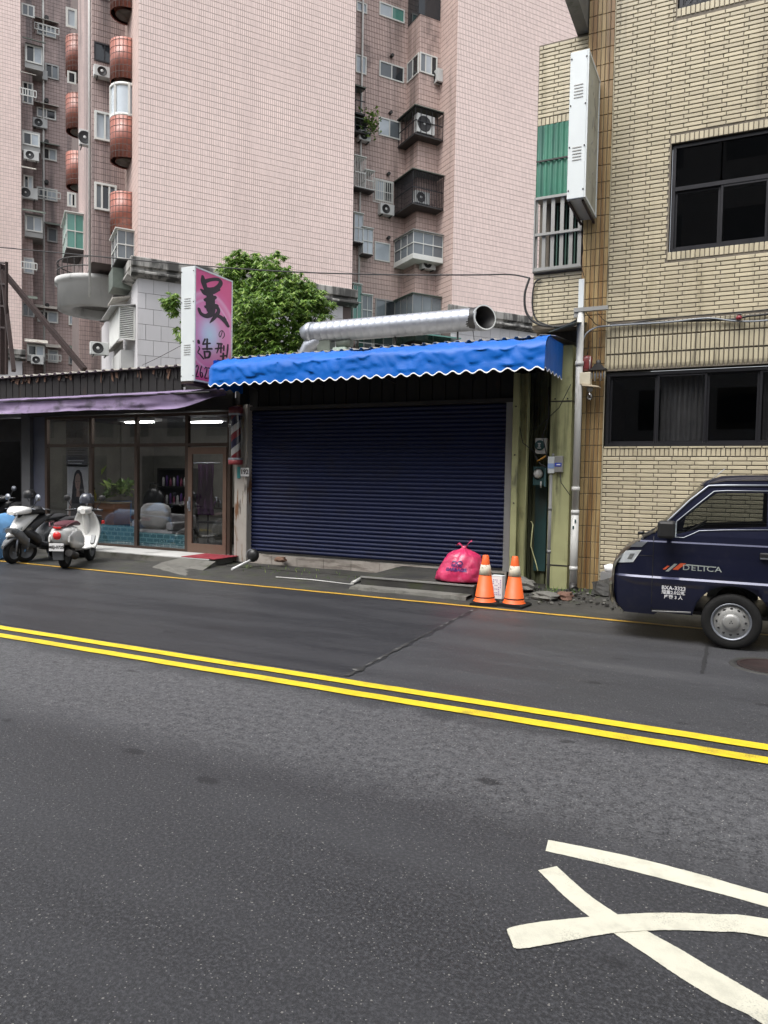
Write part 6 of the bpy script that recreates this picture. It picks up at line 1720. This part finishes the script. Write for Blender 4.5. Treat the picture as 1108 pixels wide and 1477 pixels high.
def scooter(label, loc, ang, body, lower, seat, retro, plate=None):
    t = thing('scooter', label, 'scooter', loc, ang)
    sc_wheel(t, 0, .235, .11); sc_wheel(t, 1.25, .235, .1)
    if retro:
        loft([(-.36,.66,.06,.05),(-.33,.64,.12,.11),(-.22,.62,.19,.17),(-.05,.62,.22,.19),(.15,.60,.225,.19),(.33,.56,.20,.17),(.45,.50,.14,.13),(.50,.46,.08,.08)]).build('rear_cowl', body, t)
        for s in (-1,1):
            b = loft([(-.28,.56,.02,.05),(-.15,.56,.05,.15),(.05,.55,.065,.19),(.25,.52,.06,.17),(.42,.47,.03,.10)]); b.v = [(x,y+s*.175,z) for x,y,z in b.v]; b.build('side_bulge', body, t)
        loft([(-.30,.80,.08,.03),(-.15,.83,.15,.045),(.1,.84,.16,.05),(.3,.83,.14,.05),(.48,.80,.10,.035)]).build('seat', seat, t)
        rows = []                                          # curved leg shield
        for k in range(13):
            u = k/12; z = .30+.72*u; xx = .98+.10*math.sin(u*2.4)-.05*u+ (.12*(1-u)**3*-1); hw = (.24+.05*sin(u*pi)-.10*u**3)
            rows.append([(xx+.06*(1-(v/6)**2), hw*v/6, z) for v in range(-6,7)])
        MB().grid(rows).build('leg_shield', body, t, solid=.03)
        loft([(.42,.34,.14,.05),(.6,.31,.17,.035),(.85,.31,.18,.035),(1.0,.34,.2,.05)]).build('floorboard', body, t)
        loft([(1.0,.35,.05,.06),(1.1,.43,.075,.07),(1.25,.475,.085,.05),(1.42,.40,.07,.05),(1.5,.31,.04,.03)]).build('front_fender', body, t)
        loft([(.86,1.02,.05,.05),(.92,1.04,.13,.075),(1.02,1.05,.15,.085),(1.10,1.04,.09,.07)]).build('handlebar_cowl', body, t)
        MB().ball((1.12,0,1.03),(.05,.085,.085)).build('headlight', M_['lens'], t)
        MB().tube([(.98,0,1.0),(1.02,0,.85),(1.12,0,.5),(1.22,0,.3)],[.06,.07,.06,.05],12).build('steering_column', body, t)
        MB().prism([(.9,.4),(.97,.34),(1.04,.5),(.99,.55)],-.2,-.12).build('side_vent', M_['scoot_grey'], t)
        MB().lathe([(0,.03),(.06,.025),(.075,0)],18,0,Matrix.Translation((-.37,0,.635))@Matrix.Rotation(-pi/2,4,'Y')).build('tail_light', M_['tail_red'], t)
        MB().box(-.37,-.3,-.07,.07,.76,.80).build('brake_light', M_['tail_red'], t, bev=.01)
        MB().tube([(-.34,.14,.8),(-.2,.2,.86),(.0,.2,.87)],.012,6).tube([(-.34,-.14,.8),(-.2,-.2,.86),(.0,-.2,.87)],.012,6).tube([(-.34,.14,.8),(-.36,0,.8),(-.34,-.14,.8)],.012,6).build('grab_rail', M_['maroon'], t)
    else:
        loft([(-.42,.78,.05,.04),(-.32,.74,.12,.08),(-.1,.66,.18,.13),(.15,.58,.20,.17),(.35,.52,.18,.16),(.48,.44,.13,.1)]).build('rear_cowl', lower, t)
        loft([(-.38,.86,.07,.025),(-.2,.87,.15,.05),(.1,.84,.16,.05),(.35,.83,.14,.05),(.52,.78,.09,.03)]).build('seat', seat, t)
        loft([(.40,.34,.15,.06),(.6,.31,.18,.04),(.85,.31,.19,.05),(1.02,.36,.2,.08)]).build('floorboard', lower, t)
        # front apron: pointed white shield over grey lower
        rows = []
        for k in range(11):
            u = k/10; z = .52+.42*u; x = 1.42-.36*u-.06*u*u; hw = .07+.17*u**.8
            rows.append([(x-.22*(v/6)**2, hw*v/6, z+.02*(v/6)**2) for v in range(-6,7)])
        MB().grid(rows).build('front_apron', body, t, solid=.03)
        loft([(1.0,.42,.17,.12),(1.12,.52,.17,.13),(1.25,.60,.14,.10),(1.36,.64,.07,.05)]).build('lower_apron', lower, t)
        for s in (-1,1):
            MB().prism([(1.33,.60),(1.18,.66),(1.16,.72),(1.3,.68)],s*.13-.03,s*.13+.03).build('position_lamp', M_['lens'], t)
        loft([(.90,.98,.12,.06),(1.0,1.03,.24,.08),(1.1,1.03,.23,.085),(1.22,1.0,.15,.06),(1.28,.97,.06,.03)]).build('handlebar_cowl', body, t)
        MB().prism([(1.27,.955),(1.20,1.07),(1.16,1.05),(1.2,.94)],-.12,.12).build('headlight', M_['lens'], t)
        loft([(1.05,.40,.04,.04),(1.15,.48,.075,.04),(1.28,.5,.08,.04),(1.42,.43,.07,.04),(1.52,.34,.03,.03)]).build('front_fender', lower, t)
        MB().tube([(1.0,0,.98),(1.1,0,.7),(1.22,0,.3)],.05,10).build('steering_column', M_['black'], t)
        MB().box(-.44,-.36,-.1,.1,.70,.78).build('tail_light', M_['tail_red'], t, bev=.02)
    for s in (-1,1):
        MB().tube([(.99,s*.1,1.04),(.97,s*.25,1.05),(.92,s*.36,1.04)],.017,8).build('grip', M_['black'], t)
        MB().tube([(1.0,s*.18,1.07),(1.03,s*.34,1.05)],.008,6).build('brake_lever', M_['galv'], t)
        m_ = MB().tube([(.98,s*.22,1.06),(.97,s*.3,1.18),(.96,s*.33,1.24)],.008,6).build('mirror', M_['black'], t)
        MB().lathe([(0,.012),(.055,.01),(.065,0),(0,-.004)],16,0,Matrix.Translation((.955,s*.34,1.28))@Matrix.Rotation(-pi/2,4,'Y')).build('mirror_head', M_['black'] if retro else M_['galv'], m_)
    for s in (-1,1): MB().tube([(1.25,s*.075,.235),(1.2,s*.075,.5)],.022,8).build('fork_leg', M_['galv'], t)
    MB().box(-.12,.42,-.03,.12,.2,.42).build('engine', M_['dark_metal'], t, bev=.03)
    MB().tube([(.3,-.12,.22),(.1,-.17,.2),(.0,-.18,.24),(-.3,-.18,.32)],[.025,.03,.075,.065],14).build('exhaust', M_['dark_metal'], t)
    MB().box(-.16,.2,.1,.17,.17,.31).build('drive_case', M_['dark_metal'], t, bev=.03)
    loft([(-.30,.34,.06,.015),(-.2,.44,.075,.02),(-.02,.49,.075,.02)]).build('rear_mudguard', M_['black'], t)
    if plate:
        pt = MB().box(-.40,-.39,-.13,.13,.36,.50).build('number_plate', M_['white_trim'], t)
        me = text_mesh(plate,.072,.001,bold=.002); me.materials.clear(); me.materials.append(M_['dark_metal'])
        me.transform(Matrix(((0,0,-1,-.403),(-1,0,0,0),(0,1,0,.43),(0,0,0,1)))); link('lettering', me, pt)
        MB().prism([(-.36,.36),(-.31,.36),(-.27,.19),(-.33,.19)],-.09,.09).build('mud_flap', M_['scoot_grey'], t)
    MB().tube([(.35,.08,.25),(.42,.2,.0)],.012,6).build('side_stand', M_['galv'], t)
    return t
s1 = scooter('white retro scooter with a round red tail lamp parked nose to the salon', (-11.19,9.5,.0), radians(118), M_['scoot_white'], M_['scoot_grey'], M_['maroon'], True, 'MEJ-0725')
s2 = scooter('white and grey scooter facing the road beside the blue cover', (-12.86,10.65,.0), radians(-76), M_['scoot_white'], M_['scoot_grey'], M_['seat_blk'], False, None)
s3 = scooter('dark motor scooter standing inside the open shop at the left edge', (-16.6,12.6,.1), radians(-60), M_['black'], M_['black'], M_['seat_blk'], False, None)
s4 = scooter('black scooter parked between the white ones, half hidden, by the salon wall', (-12.55,11.0,.0), radians(-100), M_['black'], M_['black'], M_['seat_blk'], False, None)
s4.location = (-12.35,10.95,0)
for o in children(s4):
    if o.name.startswith('mirror'):
        for q in children(o): bpy.data.objects.remove(q)
        bpy.data.objects.remove(o)
# helmet on the white scooter's handlebar
def helmet(label, loc, col):
    h = thing('helmet', label, 'helmet', loc, radians(30))
    MB().lathe([(.13,-.06),(.14,0),(.132,.06),(.105,.11),(.06,.14),(0,.15)],24).build('shell', col, h)
    MB().lathe([(.143,-.02),(.15,.02),(.14,.06)],12,0,None,True,-.9,.9).build('visor', M_['lens'], h)
    MB().tube([(0,.12,-.05),(0,.05,-.13),(0,-.05,-.13),(0,-.12,-.05)],.008,6).build('strap', M_['black'], h)
helmet('dark grey helmet hanging on the handlebar of the retro scooter', (-11.66,10.42,1.24), mat('dark_grey_helmet', (.05,.055,.07), .25, coat=.5, obj=True))
helmet('black helmet behind the blue cover at the left edge', (-14.45,11.3,1.25), M_['black'])
# blue cover over a parked scooter, cut by the left edge
tc_ = thing('covered_scooter', 'scooter under a crumpled light blue cover at the left edge', 'scooter', (-13.95,10.15,0), radians(-70))
rows = []
prof_ = [(-.75,.35,.25),(-.6,.75,.3),(-.3,.9,.33),(.1,.88,.34),(.4,.85,.33),(.62,1.02,.36),(.8,1.05,.36),(.95,.85,.3),(1.05,.35,.22)]
for x, h, hw in prof_:
    row = []
    for j in range(25):
        a = pi*j/24; c = cos(a); s = sin(a)
        fold = .045*nz.noise((x*3,j*.7,2))+.03*sin(j*2.1+x*4)*(1-s)
        row.append((x+fold*.5, (hw+.12*(1-s))*c*(1+fold), .03+(h-.03)*s**.7+fold*.5*(s>.1)))
    rows.append(row)
MB().grid(rows).build('cover', mat('light_blue_cover', (.14,.33,.6), .5, 0, .15, 5, .2, 15), tc_)
for x in (-.5,.75): 
    S = Matrix.Translation((x,0,.235)) @ Matrix.Rotation(pi/2,4,'X'); MB().lathe([(.15,-.05),(.235,0),(.15,.05)],24,0,S).build('wheel', M_['rubber'], tc_)

# ================================================================== TREE behind the salon roof
tr = thing('tree', 'bushy green leafy tree behind the pink signboard and the shop roof', 'tree', (-10.9,15.9,0))
TB = Vector((-10.9,15.9,0))
trk = MB().tube([(0,0,0),(.05,.05,1.8),(-.05,.0,3.2),(.05,.05,4.4)],[.17,.14,.12,.08],12)
limbs = []
r_ = random.Random(5)
lobes = []
LO = [((-11.588,15.325,6.877),.62),((-10.511,15.164,6.553),.66),((-10.182,15.762,6.407),.55),((-9.636,15.556,5.881),.5),((-10.1,14.876,5.692),.75),((-10.83,14.75,5.81),.7),((-11.775,15.433,6.392),.6),((-9.967,15.141,5.231),.55),((-10.727,14.763,5.046),.6),((-11.408,15.109,5.239),.55),((-12.348,15.389,6.614),.5),((-11.682,15.299,7.267),.36),((-11.03,15.385,7.094),.38),((-9.805,15.495,6.308),.36),((-9.561,15.826,6.105),.26),((-12.63,15.234,6.245),.6),((-10.216,14.77,4.68),.5),((-11.22,14.726,4.646),.5),((-12.768,15.131,5.516),.6)]
for p, r in LO: lobes.append((Vector(p)-TB, r))
for p, r in lobes: trk.tube([(.03,.03,3.0),tuple(p*.55+Vector((0,0,1.35))),tuple(p)],[.06,.035,.012],6)
twig = Vector((-12.948,14.186,6.179))-TB
trk.tube([(.0,.0,3.4),tuple(twig*.6+Vector((.1,.1,1.4))),tuple(twig+Vector((.25,.1,.05))),tuple(twig)],[.05,.03,.02,.01],6)
trk.build('trunk', M_['trunk'], tr)
mb = MB(); V = mb.v; F = mb.f
def leafs(c, r, nclump, per, size):
    for _ in range(nclump):
        d = Vector((r_.gauss(0,1),r_.gauss(0,1),r_.gauss(0,1))).normalized()
        q = c+d*r*(r_.uniform(.55,1.08)); 
        yaw0 = r_.uniform(0,2*pi)
        for k in range(per):                                 # drooping fan of narrow leaves
            yaw = yaw0+2*pi*k/per+r_.uniform(-.3,.3); dr = r_.uniform(-.9,-.15)
            L_ = size*r_.uniform(.7,1.25); wd = L_*.17
            u = Vector((cos(yaw)*cos(dr),sin(yaw)*cos(dr),sin(dr))); s = Vector((-sin(yaw),cos(yaw),0)); up_ = s.cross(u)
            m1 = q+u*L_*.45+up_*.02
            o = len(V); V.extend([tuple(q),tuple(m1+s*wd),tuple(q+u*L_-Vector((0,0,.02))),tuple(m1-s*wd)]); F.append((o,o+1,o+2,o+3))
for p, r in lobes: leafs(p, r, int(180*r*r/.3), 7, .15)
for _ in range(34):
    p, r = r_.choice(lobes); d = Vector((r_.gauss(0,1),r_.gauss(0,1),abs(r_.gauss(0,1))*.8)).normalized()
    leafs(p+d*r*r_.uniform(1.05,1.3), .07, 5, 7, .14)
leafs(twig, .22, 60, 7, .14); leafs(twig+Vector((.05,0,-.28)), .14, 26, 7, .13)
mb.m = [0]*len(F); mb.s = [False]*len(F)
mb.build('crown', M_['leaf'], tr, kind='stuff')

# ================================================================== CABLES
def cable(label, pts, r, m, name='overhead_cable', sag=0):
    P = [Vector(p) for p in pts]; out = []
    for i in range(len(P)-1):
        p0 = P[max(i-1,0)]; p1 = P[i]; p2 = P[i+1]; p3 = P[min(i+2,len(P)-1)]
        for k in range(10):
            t = k/10; q = .5*((2*p1)+(p2-p0)*t+(2*p0-5*p1+4*p2-p3)*t*t+(3*p1-p0-3*p2+p3)*t**3); out.append(q)
    out.append(P[-1])
    return tag(MB().tube(out, r, 8).build(name, M_[m]), label, 'cable')
def C12(p, y): return (p[0], y, p[1])
cable('long black cable strung across the pink tower to the brick corner', [C12((-18.848,7.957),13.2),C12((-15.262,7.278),13.1),C12((-11.788,6.618),13.0),C12((-8.858,6.101),12.9),C12((-6.311,5.706),12.7),C12((-4.372,5.416),12.4),C12((-3.644,5.319),12.3),C12((-3.224,5.152),12.05)], .013, 'cable')
cable('black cable looping down the left edge of the brick annex', [C12((-3.221,5.149),12.04),C12((-3.285,4.872),12.0),C12((-3.242,4.56),12.0),C12((-3.027,4.36),12.0),C12((-2.649,4.288),11.95),C12((-2.377,4.336),11.8)], .02, 'cable')
cable('second black cable hugging the annex bricks inside the loop', [C12((-3.037,5.121),12.05),C12((-3.136,5.038),12.04),C12((-3.162,4.699),12.04),C12((-3.069,4.436),12.02),C12((-2.762,4.285),11.95)], .014, 'cable')
cable('thick grey cable running along the top of the upright tile band', [C12((-2.274,3.68),11.7),C12((-2.251,4.034),11.75),C12((-2.114,4.185),11.8),C12((-1.882,4.236),11.93),C12((-1.063,4.226),11.93),C12((-0.482,4.242),11.93),C12((-0.106,4.172),11.93),C12((0.328,4.147),11.93),(1.5,11.93,4.2),(3.4,11.93,4.25)], .013, 'cable_grey')
cable('black cable rising along the tile band towards the right edge', [C12((-1.886,4.251),11.95),C12((-1.065,4.241),11.95),C12((-0.2,4.203),11.95),C12((0.074,4.232),11.95),C12((0.325,4.241),11.95),(1.5,11.95,4.32),(3.4,11.95,4.3)], .016, 'cable')
cable('thin black wire from the drain pipe bracket along the cream wall', [C12((-2.264,4.501),11.75),C12((-2.151,4.34),11.8),C12((-1.967,4.243),11.93),C12((-1.068,4.296),11.96),C12((-0.297,4.305),11.96),C12((0.323,4.313),11.96),(1.6,11.96,4.4)], .007, 'cable')
cable('uppermost thin wire sagging along the cream bricks above the band', [C12((-2.066,4.43),11.85),C12((-1.781,4.265),11.95),C12((-0.676,4.306),11.96),C12((0.323,4.293),11.96),(1.6,11.96,4.38)], .005, 'cable')
cable('thin stay wire from the pink sign down to the left roof', [C12((-10.644,4.513),12.0),C12((-11.819,4.429),12.6),C12((-12.73,4.35),13.0)], .006, 'cable', 'stay_wire')
cable('rusty thin wire running down the tile pillar beside the white sign', [C12((-2.373,5.8),11.9),C12((-2.337,5.477),11.93),C12((-2.363,5.262),11.93),C12((-2.302,5.036),11.93)], .006, 'rust', 'stay_wire')
# ================================================================== TRINKETS ON THE PILLAR
lt = thing('wind_chime', 'little grey house shaped wind chime hanging at the pillar top', 'wind chime', (-2.02,11.8,3.55))
MB().prism([(-.10,.0),(.10,.0),(.05,.07),(-.05,.07)],-.06,.06).box(-.13,.13,-.08,.08,-.025,-.002).build('roof', M_['dark_metal'], lt)
MB().lathe([(.035,.07),(.04,.11),(.02,.14),(.0,.15)],12).build('finial', M_['dark_metal'], lt)
for i in range(5): MB().tube([(-.09+i*.045,-.02,-.03),(-.09+i*.045,-.02,-.15-.04*(i%2))],.012,8).build('chime_tube', M_['galv'], lt)
MB().tube([(0,0,.2),(0,.05,.5)],.004,5).build('cord', M_['cable'], lt)
lt = thing('bird_feeder', 'wooden lidded white hanging box with a bare bulb below, on the pillar', 'lamp', (-2.2,11.75,3.3))
MB().box(-.095,.085,-.08,.08,0,.19).build('box', mat('cream_box', (.55,.5,.38), .6), lt, bev=.01)
MB().add([(-.04,-.1,-.02),(.22,-.1,-.05),(.22,.1,-.05),(-.04,.1,-.02),(-.04,-.1,.02),(.22,-.1,-.035),(.22,.1,-.035),(-.04,.1,.02)],[(0,3,2,1),(4,5,6,7),(0,1,5,4),(1,2,6,5),(2,3,7,6),(3,0,4,7)]).build('shelf', M_['wood'], lt)
MB().lathe([(.045,-.02),(.05,-.06),(.03,-.09)],14,0,Matrix.Translation((.07,0,-.02))).build('socket', M_['wframe_grey'], lt)
MB().lathe([(.02,-.09),(.045,-.14),(.05,-.18),(.035,-.22),(0,-.235)],16,0,Matrix.Translation((.07,0,-.02))).build('bulb', M_['lens'], lt)
lt = thing('ornament', 'dark red jar shaped ornament hanging above the white box', 'ornament', (-2.2,11.8,3.52))
MB().lathe([(.0,0),(.07,.0),(.085,.05),(.075,.12),(.09,.2),(.06,.24),(0,.25)],16).build('jar', mat('dark_red_glaze', (.16,.03,.03), .3, 0, .4, 14), lt)
MB().tube([(0,0,.25),(.02,.1,.5)],.005,5).build('cord', M_['cable'], lt)
MB().tube([(-.07,-.05,.02),(-.07,-.06,.22)],.006,5).tube([(.06,-.06,.02),(.06,-.06,.22)],.006,5).build('bead_string', M_['wframe_white'], lt)
lt = thing('ornament', 'small dark red knob sitting on the cables over the tile band', 'ornament', C12((-0.052,4.181),11.9))
MB().lathe([(0,0),(.035,.0),(.045,.02),(.035,.05),(.015,.07),(0,.075)],14).build('knob', mat('dark_red_plastic', (.2,.02,.03), .35), lt)
MB().box(-.035,.035,-.035,.035,.073,.083).build('cap', M_['pvc_grey'], lt)

# ================================================================== BUILDINGS ACROSS THE ROAD (unseen, behind the viewer; added to show in the glass and block sky light)
def opposite(x0, x1, h, c, n):
    m = mat('opposite_wall', c, .8, 0, .15, .5)
    mb = MB().box(x0,x1,-14,-5.0,-.03,h)
    o = mb.build('building_across', m, kind='structure')
    q = MB()
    k = int((x1-x0)/2.2)
    for f in range(1,int(h/3.2)):
        for i in range(k):
            a = x0+(x1-x0)*(i+.5)/k; q.box(a-.65,a+.65,-5.02,-4.99,f*3.2+.6,f*3.2+2.1)
    for i in range(max(1,k//2)):
        a = x0+(x1-x0)*(i+.5)/max(1,k//2); q.box(a-1.7,a+1.7,-5.02,-4.98,.1,2.8)
    q.build('window', M_['pane_dark'], o)
opposite(-46,-30,9,(.22,.2,.17),0); opposite(-29.9,-17,15,(.3,.28,.25),1); opposite(-16.9,-7,13,(.25,.22,.2),2); opposite(-6.9,4,16,(.2,.2,.2),3); opposite(4.1,18,13,(.3,.27,.22),4)
sheet('pavement', [(-90,-5.0),(60,-5.0),(60,-1.25),(-90,-1.25)], .12, M_['concrete'])
